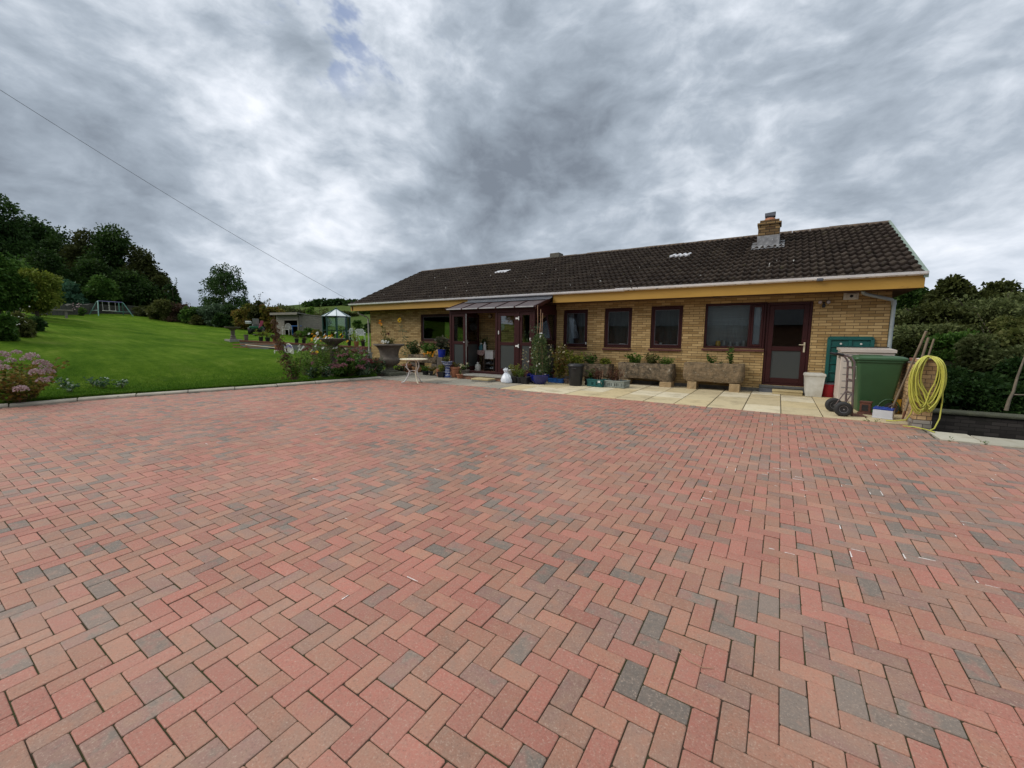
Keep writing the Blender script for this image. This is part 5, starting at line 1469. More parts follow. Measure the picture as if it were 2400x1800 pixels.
t = pot('plant_pot', 'square black pot beside the blue and white pedestal', 'pot', (-9.13, 10.06, .006), .085, .115, .19, M_black, square=True, rz=.2)
quickplant('yellow-green bushy plant in the square black pot by the pedestal', (-9.13, 10.06, .16), 55, .30, .14, .12, 13, 230, .05, .03, LM_yellow)
t = pot('plant_pot', 'upright terracotta pot with a dry leaf hanging over its rim', 'pot', (-9.44, 10.26, .006), .07, .09, .25, M_terra)
add_leaves('dry_foliage', [(-.09, -.02, .25), (-.02, -.06, .26), (-.12, 0, .2)], [(-.6, -.3, -.9), (.9, -.3, .1), (-.2, -.4, -1)], [.22, .18, .16], [.09, .07, .07], leafmat('leaf_straw', [(0.42, 0.30, 0.14), (0.30, 0.20, 0.09)]), t, 1)
for i, (lab, x, y, h) in enumerate((('black nursery pot with a bright leafy plant beneath the lounge trough', -10.20, 10.42, .13), ('black nursery pot with brownish leaves between two others', -9.86, 10.40, .14), ('grey nursery pot standing under the trough near the pedestal', -9.62, 10.72, .24))):
    pot('plant_pot', lab, 'pot', (x, y, .006), .09, .12, h, M_black, group='nursery pots below the lounge window')
quickplant('bright leafy plant in the nursery pot beneath the lounge trough', (-10.20, 10.42, .11), 56, .22, .2, .15, 13, 150, .10, .035, LM_bright)
quickplant('brownish leaved plant in the nursery pot near the terracotta', (-9.86, 10.40, .11), 57, .20, .18, .14, 10, 120, .075, .035, LM_autumn)
# bright blue tub on the trough end
t = thing('bucket', 'bright blue plastic tub of dark foliage beside the porch pipe', 'bucket', (-10.02, 11.05, .60)); mk('tub', pot_mesh(.115, .145, .27, .01, .03), M_bluepot, t, smooth=45); mk('compost', MB().lathe([(.12, .2), (.13, .24), (.001, .245)], 18, cap0=False), M_soil, t)
o = block('grey stone block holding up the blue tub', -10.14, -9.90, 10.92, 11.2, .60, 9, M_castone); o['group'] = 'stone blocks under the troughs'
quickplant('large dark purple-green plant in the bright blue tub', (-10.02, 11.05, .82), 58, .55, .26, .2, 10, 130, .16, .09, leafmat('leaf_dusky', [(0.03, 0.045, 0.02), (0.06, 0.07, 0.04), (0.10, 0.09, 0.06)]))
t = glazed_bowl('plant_pot', 'wide pale terracotta bowl by the lounge trough', (-11.19, 10.98, .006), .20, .21, M_terrapale); t['category'] = 'pot'
t = pot('plant_pot', 'brown terracotta pot behind the cafe table', 'pot', (-11.5, 10.78, .006), .12, .165, .30, M_terra, rimh=.06)
sf = thing('sunflower', 'tall thin sunflower with one yellow bloom against the brick wall', 'sunflower', (-11.5, 10.80, .27))
stems_mesh([[(0, 0, 0), (-.08, 0, .5), (-.18, 0, 1.0), (-.30, .0, 1.62)], [(-.03, 0, .1), (.08, 0, .5), (.1, .05, .85)]], .010, M_stem, sf)
rg = np.random.RandomState(5); P = []; D = []
for k in range(60):
    z = rg.uniform(.35, 1.45); P.append((-.05 - .16 * z + rg.normal(0, .07), rg.normal(0, .06), z)); D.append((rg.normal(), rg.normal(), .1))
add_leaves('leaf', P, D, .11, .04, LM_grey, sf, 4, droop=.4)
bl = Bloom(); bl.open(rg, (-.30, -.05, 1.64), .10, 14, .42, (.15, -1, .15), .15); bl.make('flower', PM_yellow, sf)
mk('flower_disc', MB().lathe([(.001, 0), (.035, .004), (.03, .02), (.001, .025)], 14, (-.30, -.062, 1.628)), M_bark, sf)
quickplant('dark tangled low foliage between the urn and the terracotta pots', (-11.2, 10.2, .0), 59, .34, .45, .25, 20, 300, .07, .04, leafmat('leaf_deep_maroon', [(0.02, 0.03, 0.012), (0.035, 0.05, 0.02), (0.06, 0.02, 0.02)]))
quickplant('loose autumn-yellow weeds against the brick wall beside the urn', (-12.15, 11.6, 0), 60, 1.05, .5, .2, 16, 260, .09, .03, LM_autumn)

# ---- urn
def urn():
    t = thing('garden_urn', 'very large dark stone urn planted with flowers near the house corner', 'urn', (-11.10, 9.62, .02))
    flute = lambda a, i: 1 + (.035 * abs(math.sin(a * 12)) if 4 <= i <= 8 else 0)
    pr = [(.24, 0), (.26, .02), (.26, .13), (.20, .16), (.14, .20), (.12, .26), (.15, .30)]
    mk('foot', MB().lathe(pr, 24), M_urnfoot, t, smooth=40)
    mk('plinth_slab', MB().box(-.40, -.36, -.02, .42, .36, .10, .02), M_urnfoot, t)
    pr = [(.16, .30), (.17, .31), (.24, .33), (.32, .40), (.355, .48), (.36, .52), (.345, .555), (.32, .575), (.30, .60), (.305, .70), (.33, .82), (.38, .92), (.45, .975), (.50, .985), (.51, 1.01), (.50, 1.035), (.46, 1.04), (.42, 1.0), (.30, .9)]
    fl = lambda a, i: 1 + (.03 * (abs(math.sin(a * 11)) - .3) if 2 <= i <= 5 else 0)
    mk('bowl', MB().lathe(pr, 72, wob=fl), M_castone, t, smooth=45)
    mk('compost', MB().lathe([(.3, .9), (.43, .98), (.001, 1.0)], 24, cap0=False), M_soil, t)
urn()
t = quickplant('tall mixed urn planting with white daisies and one maroon bloom', (-11.10, 9.62, 1.0), 61, .30, .40, .3, 26, 360, .06, .03, LM_olive)
stems_mesh([[(-.2, 0, 0), (-.28, 0, .4), (-.38, 0, .78)], [(-.1, 0, 0), (-.16, 0, .45), (-.2, 0, .62)], [(.02, 0, 0), (.02, 0, .2), (.03, -.05, .36)], [(.05, 0, 0), (.12, 0, .25), (.1, -.05, .44)]], .006, M_stem, t, 'flower_stem')
rg = np.random.RandomState(8); P = []; D = []
for k in range(70): z = rg.uniform(.1, .62); P.append((-.12 - .28 * z + rg.normal(0, .03), rg.normal(0, .03), z)); D.append((rg.normal() * .4, rg.normal() * .4, 1))
add_leaves('tall_leaf', P, D, .12, .02, LM_olive, t, 2)
bl = Bloom()
for c in ((-.05, -.25, .14), (.02, -.28, .15), (.14, -.25, .14), (.2, -.2, .12), (.1, -.3, .12)): bl.open(rg, c, .055, 11, .45, (0, -1, .6))
bl.make('daisy', PM_white, t)
bl = Bloom(); bl.ball(rg, (.03, -.06, .38), .055, 40, .7); bl.ball(rg, (.11, -.05, .46), .03, 20, .7); bl.make('maroon_flower', PM_maroon, t)
bl = Bloom(); bl.open(rg, (-.39, -.02, .80), .08, 9, .6, (0, -1, .2)); bl.open(rg, (-.34, -.02, .72), .06, 8, .6, (0.3, -1, .2)); bl.make('orange_flower', PM_orange, t)

# ---- cast iron cafe table
def cafe_table():
    t = thing('cafe_table', 'small round cafe table with cream top and white cast iron legs', 'table', (-8.70, 8.42, .004))
    mk('table_top', MB().lathe([(.36, .655), (.385, .66), (.39, .67), (.385, .682), (.37, .685), (.001, .686)], 40, cap0=True, cap1=False), M_cream, t, smooth=40)
    mk('under_frame', MB().lathe([(.16, .635), (.17, .64), (.17, .654), (.16, .655)], 24), M_cream, t)
    for i, a in enumerate((215, 335, 95)):
        a = rad(a); u = (math.cos(a), math.sin(a))
        prof = [(.10, .64), (.17, .60), (.21, .52), (.19, .42), (.13, .34), (.15, .24), (.21, .12), (.27, .03), (.33, .012), (.36, .012)]
        l = MB().tube([(u[0] * r, u[1] * r, z) for r, z in prof], [.012, .015, .017, .016, .014, .015, .016, .015, .014, .011], 8)
        l.tube([(u[0] * r, u[1] * r, z) for r, z in ((.13, .34), (.09, .30), (.10, .25), (.14, .25))], .009, 6)
        l.tube([(u[0] * r, u[1] * r, z) for r, z in ((.19, .42), (.23, .44), (.24, .48))], .009, 6)
        mk('leg', l, M_white if i != 1 else M_cream, t, smooth=60)
    r = MB()
    for k in range(3):
        a0, a1 = rad((215, 335, 95)[k]), rad((335, 95, 215)[k]); r.tube([(math.cos(a0) * .13, math.sin(a0) * .13, .34), (0, 0, .35), (math.cos(a1) * .13, math.sin(a1) * .13, .34)], .009, 6)
    mk('stretcher', r, M_white, t, smooth=60)
cafe_table()

# ---- dustbin, crates
def dustbin():
    t = thing('dustbin', 'small black plastic dustbin with a lid on the slabs', 'bin', (-4.66, 10.55, .008))
    mk('body', MB().lathe([(.165, 0), (.17, .01), (.21, .5), (.212, .53)], 36), M_black, t, smooth=50)
    mk('lid', MB().lathe([(.212, .525), (.236, .528), (.238, .555), (.225, .585), (.20, .605), (.12, .612), (.001, .614)], 36, cap1=False), M_black, t, smooth=40)
    mk('handle', MB().box(-.02, -.235, .465, .10, -.20, .505, .01), M_blackmetal, t)
dustbin()
def crate(label, loc, sx, sy, h, mat, rz=0.0, slots=(), group='plastic crates of seedlings'):
    t = thing('crate', label, 'crate', loc, rz, group); mb = MB(); b = .012
    hx, hy = sx / 2, sy / 2
    mb.box(-hx, -hy, 0, hx, hy, .012, .003)
    n = int(sx / .045)
    for s_ in (-1, 1):                       # long sides: rails and slats with slots
        y0, y1 = (s_ * hy - .008, s_ * hy + .008)
        mb.box(-hx, y0, .012, hx, y1, h * .22, .002); mb.box(-hx, y0, h * .66, hx, y1, h * .86, .002); mb.box(-hx - .012, y0 - .012, h * .86, hx + .012, y1 + .012, h, .004)
        for i in range(n + 1):
            x = -hx + sx * i / n; w = .011 if .2 < i / n < .8 or slots else .013
            mb.box(max(-hx, x - w), y0 + .001, h * .22, min(hx, x + w), y1 - .001, h * .66)
        for k in (-.62, .0, .62): mb.box(k * hx - .035, y0 - .004, h * .22, k * hx + .035 , y1 + .004, h * .66)
    n = max(4, int(sy / .05))
    for s_ in (-1, 1):
        x0, x1 = (s_ * hx - .008, s_ * hx + .008)
        mb.box(x0, -hy + .009, .012, x1, hy - .009, h * .25, .002); mb.box(x0, -hy + .009, h * .6, x1, hy - .009, h * .80, .002); mb.box(x0 - .012, -hy + .021, h * .86, x1 + .012, hy - .021, h, .004)
        for i in range(n + 1): y = -hy + .02 + (sy - .04) * i / n; mb.box(x0 + .001, y - .011, h * .25, x1 - .001, y + .011, h * .6)
    mk('basket', mb, mat, t); return t
t = crate('dark green vented crate of red-leaved seedlings beside the dustbin', (-4.12, 10.76, .008), .43, .36, .20, M_crategreen)
mk('paper_label', MB().box(.09, -.197, .12, .16, -.189, .175), M_white, t)
crate('pale grey vented crate of red-leaved seedlings', (-3.63, 10.88, .008), .60, .40, .19, M_crategrey, rz=-.06)
crate('bright blue tray of leggy plants behind the cobalt bowl', (-5.42, 10.98, .008), .46, .34, .12, M_brightblue)
t = crate('brown tray of plants beside the black dustbin', (-4.98, 11.0, .008), .34, .32, .13, pmat('brown_tray', (0.17, 0.12, 0.09), (0.12, 0.085, 0.065), 6, .7))
t = crate('black tray with a leafy seedling between dustbin and green crate', (-4.40, 11.02, .008), .24, .3, .18, M_black)
quickplant('round-leaved seedling behind the black dustbin', (-4.40, 11.0, .15), 70, .30, .13, .12, 8, 120, .055, .045, LM_mid)
for i, (lab, x, y, h, rx) in enumerate((('thicket of thin red-brown seedlings in the dark green crate', -4.12, 10.76, .52, .18), ('thicket of thin red-brown seedlings in the pale grey crate', -3.66, 10.88, .56, .26))):
    t = plant('seedling', lab, 'plant', (x, y, .03)); bushy(t, 71 + i, h, rx, .15, 30, 620, .045, .02, LM_redstem, M_drystem, stemr=.0028, bottom=.25)
    c_ = MB()
    for k in range(3): c_.tube([(rx * (.9 - .4 * k), -.1, 0), (rx * (.95 - .4 * k) + .02, -.1, .42 - .1 * k)], .004, 5)
    mk('support_stick', c_, M_cane, t)
t = plant('tall_plant', 'tall loose yellow-green plant with pale flowers in the blue tray', 'plant', (-5.38, 10.98, .05)); bushy(t, 74, 1.20, .34, .18, 22, 620, .085, .045, LM_autumn, stemr=.004); add_leaves('flower', [(rg.uniform(-.3, .3), -.15, rg.uniform(.5, 1.1)) for _ in range(22)], rg.normal(size=(22, 3)), .045, .04, PM_cream, t, 5)
t = plant('tall_plant', 'bushy yellow-green plant rising behind the black dustbin', 'plant', (-4.92, 11.02, .05)); bushy(t, 75, .98, .34, .2, 24, 700, .085, .055, LM_yellow, stemr=.004)
t = plant('tall_plant', 'dark thin-leaved plant at the corner of the porch', 'plant', (-5.75, 11.05, .0)); bushy(t, 76, 1.05, .18, .16, 14, 260, .085, .03, LM_dark, stemr=.005)
pot('plant_pot', 'black pot of the dark plant at the corner of the porch', 'pot', (-5.75, 11.05, .008), .1, .13, .2, M_black)

# ---- inside the porch
t = thing('plastic_box', 'white square lidded box on a stand inside the porch', 'box', (-8.27, 11.60, .575)); mk('box', MB().box(-.17, -.15, 0, .17, .15, .27, .012), M_white, t); mk('lid', MB().box(-.18, -.16, .271, .18, .16, .30, .01), M_greywhite, t)
t = thing('shoe_rack', 'dark wooden shoe rack under the white box in the porch', 'rack', (-8.27, 11.62, PZ0 - .03))
for x in (-.2, .2): mk('side_panel', MB().box(x - .012, -.16, 0, x + .012, .16, .44, .003), M_bark, t)
for z in (.06, .22, .40): mk('shelf', MB().box(-.187, -.155, z, .187, .155, z + .018, .003), M_bark, t)
for k, (x, z, m) in enumerate(((-.09, .08, M_black), (.06, .08, M_pipegrey), (-.08, .24, M_greypad), (.08, .24, M_black))):
    s = MB(); 
    for dx in (-.045, .03): s.loft([[(x + dx, -.13, z), (x + dx + .06, -.13, z), (x + dx + .055, -.12, z + .04), (x + dx + .005, -.12, z + .04)], [(x + dx - .005, .0, z), (x + dx + .065, .0, z), (x + dx + .05, 0, z + .075), (x + dx + .01, 0, z + .075)], [(x + dx, .1, z), (x + dx + .06, .1, z), (x + dx + .055, .1, z + .10), (x + dx + .005, .1, z + .10)]])
    o = mk('shoe', s, m, None, smooth=50); o.location = (-8.27, 11.62, PZ0 - .03); tag(o, ('black shoes at the pipe end of the bottom rack shelf', 'grey shoes on the bottom rack shelf', 'worn grey trainers on the middle rack shelf', 'black boots on the middle rack shelf')[k], 'shoes', 'shoes on the porch rack')
t = thing('side_table', 'rickety wooden side table inside the porch by the open door', 'table', (-8.66, 11.68, PZ0 - .03)); mk('top', MB().box(-.18, -.2, .66, .18, .2, .69, .004), M_drystem, t)
for x in (-.15, .13):
    for y in (-.15, .15): mk('leg', MB().bar((x, y, 0), (x * 1.05, y, .68), .035, bev=.003), M_drystem, t)
mk('cloth', MB().loft([[(-.185, -.21, .58), (.1, -.215, .50), (.185, -.21, .60), (.185, -.2, .695), (-.185, -.2, .695)], [(-.185, .1, .691), (.1, .1, .691), (.185, .1, .691), (.185, .1, .696), (-.185, .1, .696)]]), pmat('patterned_cloth', (0.30, 0.12, 0.11), (0.42, 0.36, 0.32), 28, .9), t)
def bottle(label, loc, r, h, mat, capmat, spray=False, group=None):
    t = thing('bottle', label, 'bottle', loc, 0, group); mk('body', MB().lathe([(r, 0), (r, h * .6), (r * .9, h * .68), (r * .35, h * .82), (r * .35, h * .88)], 18), mat, t, smooth=40)
    c = MB().lathe([(r * .4, h * .88), (r * .4, h), (.001, h)], 12, cap1=False)
    if spray: c.box(-r * .9, -.01, h * .94, r * .4, .01, h * 1.03, .003); c.box(-r * .6, -.006, h * .8, -r * .4, .006, h * .94, .002)
    mk('cap', c, capmat, t); return t
zt = PZ0 - .03 + .696
M_tealclear = pmat('teal_plastic', (0.06, 0.22, 0.24), (0.05, 0.17, 0.19), 6, .3)
bottle('teal spray bottle on the porch side table', (-8.68, 11.58, zt), .055, .24, M_tealclear, M_white, True); bottle('slim teal bottle next to the spray bottle', (-8.78, 11.58, zt), .035, .19, M_tealclear, M_tealclear); bottle('white squeezy bottle on the porch side table', (-8.53, 11.58, zt), .055, .29, M_white, M_white)
t = bottle('white flagon on the porch floor', (-8.58, 11.25, PZ0 - .03), .10, .30, M_greywhite, M_white)
quickplant('dark house plant on the porch side table', (-8.62, 11.78, zt), 80, .42, .2, .14, 9, 90, .12, .05, LM_dark)
for i, (x, z, lab) in enumerate(((-8.18, 2.01, 'pale round plate high on the porch brick wall'), (-8.26, 1.69, 'pale round plate below the other on the porch wall'))):
    o = mk('wall_plate', MB().lathe([(.13, 0), (.15, .012), (.145, .02), (.1, .012), (.001, .012)], 8, cap1=False), pmat('pale_plate%d' % i, (0.50, 0.55, 0.56), (0.4, 0.44, 0.45), 8, .3), None); o.rotation_euler = (rad(90), 0, 0); o.location = (x, WY - .012, z); tag(o, lab, 'plate', 'plates on the porch wall')
t = thing('name_sign', 'small red-brown wooden sign on the porch brick wall', 'sign', (-8.08, WY - .02, 1.54)); mk('board', MB().box(-.15, -.006, -.04, .15, .006, .04, .004), pmat('red_wood', (0.22, 0.07, 0.04), (0.16, 0.05, 0.03), 6, .6), t)
sc_ = MB()
for k, x in enumerate(np.linspace(-.11, .10, 8)):
    sc_.box(x, -.0085, -.018, x + .006, -.0062, .018); 
    if k % 2: sc_.box(x + .006, -.0085, -.003, x + .016, -.0062, .003)
mk('carved_mark', sc_, M_dark, t)
t = thing('porch_lamp', 'round bulkhead lamp high on the porch brick wall', 'lamp', (-8.72, WY - .02, 2.06)); o = mk('base', MB().lathe([(.075, 0), (.075, .02), (.06, .03)], 18), M_black, t); o.rotation_euler = (rad(90), 0, 0); o = mk('lamp_shade', MB().lathe([(.06, .031), (.055, .06), (.03, .085), (.001, .09)], 18, cap1=False), M_brass, t, smooth=60); o.rotation_euler = (rad(90), 0, 0)

# ---- things on the window sills
def sill_item(label, cat, name, x, z, prof, mat, y=WY + .17): o = mk(name, MB().lathe(prof, 18), mat, None, smooth=40); o.location = (x, y, z); return tag(o, label, cat, 'things on the window sills')
mug = lambda r, h: [(r * .9, 0), (r, .01), (r, h), (r * .88, h), (r * .85, h * .2)]
bowl_ = lambda r, h: [(r * .5, 0), (r * .8, h * .4), (r, h), (r * .93, h), (r * .6, h * .3)]
M_amber = pmat('amber_jar', (0.60, 0.36, 0.06), (0.5, 0.3, 0.05), 5, .3); M_clear = pmat('pale_glassware', (0.33, 0.36, 0.37), (0.26, 0.28, 0.29), 6, .2)
sb, sc2, sk = 1.06, 1.07, 1.12
for (cx, mw) in ((-4.08, 'b'),): struct_ = None
for x0, x1, z in ((-5.8, -5.1, 1.04), (-4.45, -3.7, 1.04), (-3.08, -2.3, 1.05), (-1.68, -.38, 1.095)):
    mk('inner_sill', MB().box(x0, WY + .11, z - .02, x1, WY + .28, z + .02, .004), M_white, house, world=True)
sill_item('white bowl on the sill of the second small window', 'bowl', 'bowl', -3.98, 1.06, bowl_(.10, .11), M_white); sill_item('small pale cup beside the white bowl', 'cup', 'cup', -3.80, 1.06, mug(.04, .10), M_clear)
sill_item('white beaker on the sill of the third small window', 'cup', 'cup', -2.86, 1.07, mug(.035, .13), M_white); sill_item('short white cup near the edge of the third small window', 'cup', 'cup', -2.46, 1.07, mug(.04, .09), M_white); sill_item('wide pale dish on the third small window sill', 'bowl', 'bowl', -2.66, 1.07, bowl_(.1, .05), M_white)
sill_item('dusky pink pot on the third small window sill', 'pot', 'ornament', -3.0, 1.07, [(.05, 0), (.07, .05), (.075, .14), (.04, .18), (.02, .2)], pmat('dusky_pink', (0.30, 0.10, 0.11), (0.22, 0.07, 0.08), 9, .5))
sill_item('amber jar on the kitchen window sill', 'jar', 'jar', -1.38, 1.115, [(.06, 0), (.062, .01), (.062, .13), (.05, .145), (.05, .16)], M_amber)
for i, (x, r, h, lab) in enumerate(((-1.58, .09, .06, 'low pale blue dish at the edge of the kitchen sill'), (-1.24, .045, .17, 'clear tumbler next to the amber jar'), (-1.08, .04, .15, 'clear jar in the middle of the kitchen sill'), (-.92, .05, .14, 'squat clear jar on the kitchen sill'), (-.78, .045, .17, 'clear jar nearest the small side light'))):
    sill_item(lab, 'jar' if h > .1 else 'dish', 'jar' if h > .1 else 'dish', x, 1.115, mug(r, h) if h > .1 else bowl_(r, h), M_clear)

# ================================================================== THINGS AT THE RIGHT-HAND CORNER
def swing_bin():
    t = thing('waste_bin', 'off white square plastic waste bin beside the back door', 'bin', (.74, 11.90, .008), .05)
    def sq(w, d, z): return [(-w, -d, z), (w, -d, z), (w, d, z), (-w, d, z)]
    mb = MB(); mb.loft([sq(.145, .12, 0), sq(.15, .125, .01), sq(.19, .155, .50)]); mk('body', mb, M_greywhite, t)
    mb = MB(); mb.loft([sq(.198, .163, .48), sq(.202, .167, .50), sq(.198, .162, .535), sq(.16, .13, .552)]); mk('lid', mb, M_greywhite, t)
swing_bin()
t = thing('bucket', 'red round bucket behind the off white waste bin', 'bucket', (1.03, 12.02, .008)); mk('tub', pot_mesh(.125, .15, .30, .010, .03), M_red, t, smooth=45); mk('lid', MB().lathe([(.15, .296), (.158, .30), (.155, .325), (.1, .335), (.001, .336)], 24, cap1=False), M_leaddark, t, smooth=40)
def green_panel():
    t = thing('plastic_pallet', 'tall dark teal ribbed plastic pallet leaning on the brick wall', 'pallet', (1.36, 12.08, .008)); X = Matrix.Rotation(rad(-3.5), 4, 'X')
    hw, H_ = .42, 1.40; mb = MB()
    pts = []; r = .06
    for cx, cz, a0 in ((hw - r, H_ - r, 0), (-hw + r, H_ - r, 90)):
        for k in range(6): a = rad(a0 + 18 * k); pts.append((cx + r * math.cos(a), cz + r * math.sin(a)))
    poly = [(hw, 0)] + pts + [(-hw, 0)]
    v = [tuple(X @ Vector((x, 0.0, z))) for x, z in poly] + [tuple(X @ Vector((x, .03, z))) for x, z in poly]; n = len(poly)
    mb.add(v, [tuple(range(n))[::-1], tuple(range(n, 2 * n))] + [(i, (i + 1) % n, n + (i + 1) % n, n + i) for i in range(n)]); mk('sheet', mb, M_teal, t)
    fr = MB(); fr.box(-hw, -.035, .0, -hw + .07, -.001, H_ - .07, .006, X); fr.box(hw - .07, -.035, 0, hw, -.001, H_ - .07, .006, X); fr.box(-hw + .05, -.04, H_ - .085, hw - .05, -.001, H_ - .02, .008, X)
    fr.box(-.03, -.03, .03, .03, -.001, H_ - .09, .005, X)
    mk('raised_frame', fr, M_teal, t)
    for z in (.16, .36, .56, .76, .96, 1.15):
        mk('rib', MB().box(-hw + .072, -.026, z, hw - .072, -.001, z + .035, .005, X), M_teal, t)
    for x, z in ((-.17, 1.23), (.19, 1.23)): o = mk('plug', MB().lathe([(.022, 0), (.022, .006), (.001, .007)], 14, cap1=False), M_greywhite, t); o.rotation_euler = (rad(90), 0, 0); o.location = (x, -.036 - .05 * 0, z); o.location.y = -.03 + .075
green_panel()
def deck_box():
    t = thing('storage_box', 'tall beige plastic garden storage box behind the wheelie bin', 'storage box', (1.56, 11.62, .008)); hx, hy = .43, .36
    mb = MB(); mb.box(-hx, -hy, 0, hx, hy, 1.06, .012); mk('body', mb, M_deck, t)
    for z in (.16, .30, .44, .58, .72, .86, 1.0): mk('groove', MB().box(-hx + .05, -hy - .004, z, hx - .04, -hy + .002, z + .012), M_leaddark, t)
    for k, y in enumerate((-.24, -.08, .08, .24)): mk('side_rib', MB().box(-hx - .008, y - .05, .06, -hx + .002, y + .05, 1.02, .004), M_deck, t)
    # lid slopes up to the back
    l = MB(); l.loft([[(x, -hy - .03, 1.062), (x, -hy - .03, 1.12), (x, -.05, 1.135), (x, hy + .01, 1.15), (x, hy + .01, 1.10), (x, 0, 1.08)] for x in (-hx - .02, hx + .02)]); mk('lid', l, M_deck, t)
    mk('hinge_strip', MB().box(-hx - .02, hy + .012, 1.08, hx + .02, hy + .03, 1.17, .004), M_black, t)
    mk('latch', MB().box(-hx - .035, -hy + .02, .93, -hx - .021, -hy + .10, 1.0, .004), M_black, t)
    mk('end_inset', MB().box(-hx - .012, -hy + .14, .99, -hx - .004, hy - .08, 1.035, .004), M_greywhite, t)
deck_box()
def wheelie():
    t = thing('wheelie_bin', 'large dark green wheelie bin with closed lid', 'wheelie bin', (1.55, 10.12, .008), rad(4))
    # front of the bin faces -X, hinge and wheels at +X
    def sq(x0, x1, y, z, r=.05):
        p = []
        for cx, cy, a0 in ((x1 - r, y - r, 0), (x0 + r, y - r, 90), (x0 + r, -y + r, 180), (x1 - r, -y + r, 270)):
            for k in range(5): a = rad(a0 + 22.5 * k); p.append((cx + r * math.cos(a), cy + r * math.sin(a), z))
        return p
    b = MB(); b.loft([sq(-.25, .19, .235, .0), sq(-.26, .20, .24, .02), sq(-.31, .29, .265, .70), sq(-.335, .31, .28, .90), sq(-.335, .31, .28, .915), sq(-.355, .33, .298, .918), sq(-.355, .33, .298, .95), sq(-.33, .31, .28, .952)]); mk('body', b, M_bin, t, smooth=40)
    l = MB(); l.loft([sq(-.385, .37, .31, .955, .06), sq(-.39, .375, .315, .972, .06), sq(-.375, .365, .305, 1.0, .06), sq(-.30, .30, .25, 1.028, .06), sq(-.24, .24, .20, 1.032, .05)]); l.box(-.26, -.12, 1.03, .05, .12, 1.045, .008); mk('lid', l, M_bin, t, smooth=40)
    h = MB(); h.tube([(.33, -.26, .96), (.40, -.26, .965), (.40, .26, .965), (.33, .26, .96)], .018, 8); mk('handle', h, M_bin, t, smooth=50)
    for y in (-.265, .265):
        w = MB(); w.tube([(.20, y - .025, .1), (.20, y + .025, .1)], .1, 24); wh = mk('wheel', w, M_rubber, t, smooth=40); mk('hub', MB().tube([(.20, y - .032, .1), (.20, y + .032, .1)], .035, 14), M_black, wh, smooth=40)
    a = MB(); n = 12
    for k in range(n):
        a0, a1 = math.pi * k / n, math.pi * (k + 1) / n
        a.tube([(.17 + .155 * math.cos(a0), -.247, .06 + .2 * math.sin(a0)), (.17 + .155 * math.cos(a1), -.247, .06 + .2 * math.sin(a1))], .012, 6)
    mk('wheel_arch', a, M_bin, t)
    f = MB(); x = -.318; frame = [(-.055, .60, .055, .612), (-.055, .82, .055, .832), (-.055, .612, -.045, .82), (.045, .612, .055, .82)]
    for (y0, z0, y1, z1) in frame: f.add([(-.275 - .06 * z - .004 - .0, y * .9 - .12, z) for y, z in ((y0, z0), (y1, z0), (y1, z1), (y0, z1))], [(0, 1, 2, 3)])
    mk('address_panel', f, M_white, t)
wheelie()
def sack_truck():
    t = thing('sack_truck', 'two wheeled steel sack truck standing in front of the wheelie bin', 'sack truck', (1.06, 9.32, .004), rad(10))
    for y in (-.16, .16):
        b = MB(); b.tube([(.06, y, .03), (.045, y, .3), (.03, y, .8), (.02, y, .94), (-.03, y, 1.02), (-.12, y, 1.055), (-.22, y, 1.075)], .017, 8); fr = mk('upright', b, M_copper, t, smooth=60)
        mk('grip', MB().tube([(-.14, y, 1.06), (-.25, y, 1.082)], .023, 8), M_black, fr, smooth=60)
        w = MB(); w.lathe([(.062, -.035), (.085, -.045), (.115, -.04), (.13, -.02), (.13, .02), (.115, .04), (.085, .045), (.062, .035)], 28); o = mk('wheel', w, M_rubber, t, smooth=50); yy = y + (.09 if y > 0 else -.09); o.rotation_euler = (rad(90), 0, 0); o.location = (-.10, yy, .13)
        r = MB().lathe([(.02, -.03), (.045, -.032), (.062, -.036), (.062, .036), (.045, .032), (.02, .03)], 24); r = mk('rim', r, M_steel, o, smooth=40)
        mk('stay', MB().tube([(-.10, y * 1.1, .13), (.04, y, .42)], .010, 6), M_copper, t, smooth=60)
    mk('axle', MB().tube([(-.10, -.3, .13), (-.10, .3, .13)], .012, 8), M_steel, t, smooth=60)
    for z in (.18, .40, .62, .84): mk('cross_bar', MB().bar((.04 - .01 * z, -.16, z), (.04 - .01 * z, .16, z), .02, .035, bev=.003), M_copper, t)
    mk('toe_plate', MB().box(.055, -.19, .002, .28, .19, .010, .002), M_rust, t); mk('plate_back', MB().box(.052, -.19, .010, .060, .19, .12, .002), M_rust, t)
    mk('top_bar', MB().tube([(-.12, -.16, 1.055), (-.12, .16, 1.055)], .014, 8), M_copper, t, smooth=60)
sack_truck()
t = thing('iron_weight', 'rusty hollow iron block on the slabs by the sack truck', 'iron block', (1.38, 9.62, .008), rad(-14))
b = MB(); b.loft([[(-.11, -.08, 0), (.11, -.08, 0), (.11, .08, 0), (-.11, .08, 0)], [(-.10, -.075, .025), (.10, -.075, .025), (.10, .075, .025), (-.10, .075, .025)], [(-.075, -.065, .03), (.075, -.065, .03), (.075, .065, .03), (-.075, .065, .03)], [(-.075, -.07, .20), (.075, -.07, .20), (.075, .07, .20), (-.075, .07, .20)], [(-.085, -.075, .205), (.085, -.075, .205), (.085, .075, .205), (-.085, .075, .205)], [(-.085, -.075, .225), (.085, -.075, .225), (.085, .075, .225), (-.085, .075, .225)]]); mk('body', b, M_rust, t)
mk('recess', MB().box(-.045, -.071, .06, .045, -.066, .17, .002), M_blackmetal, t)
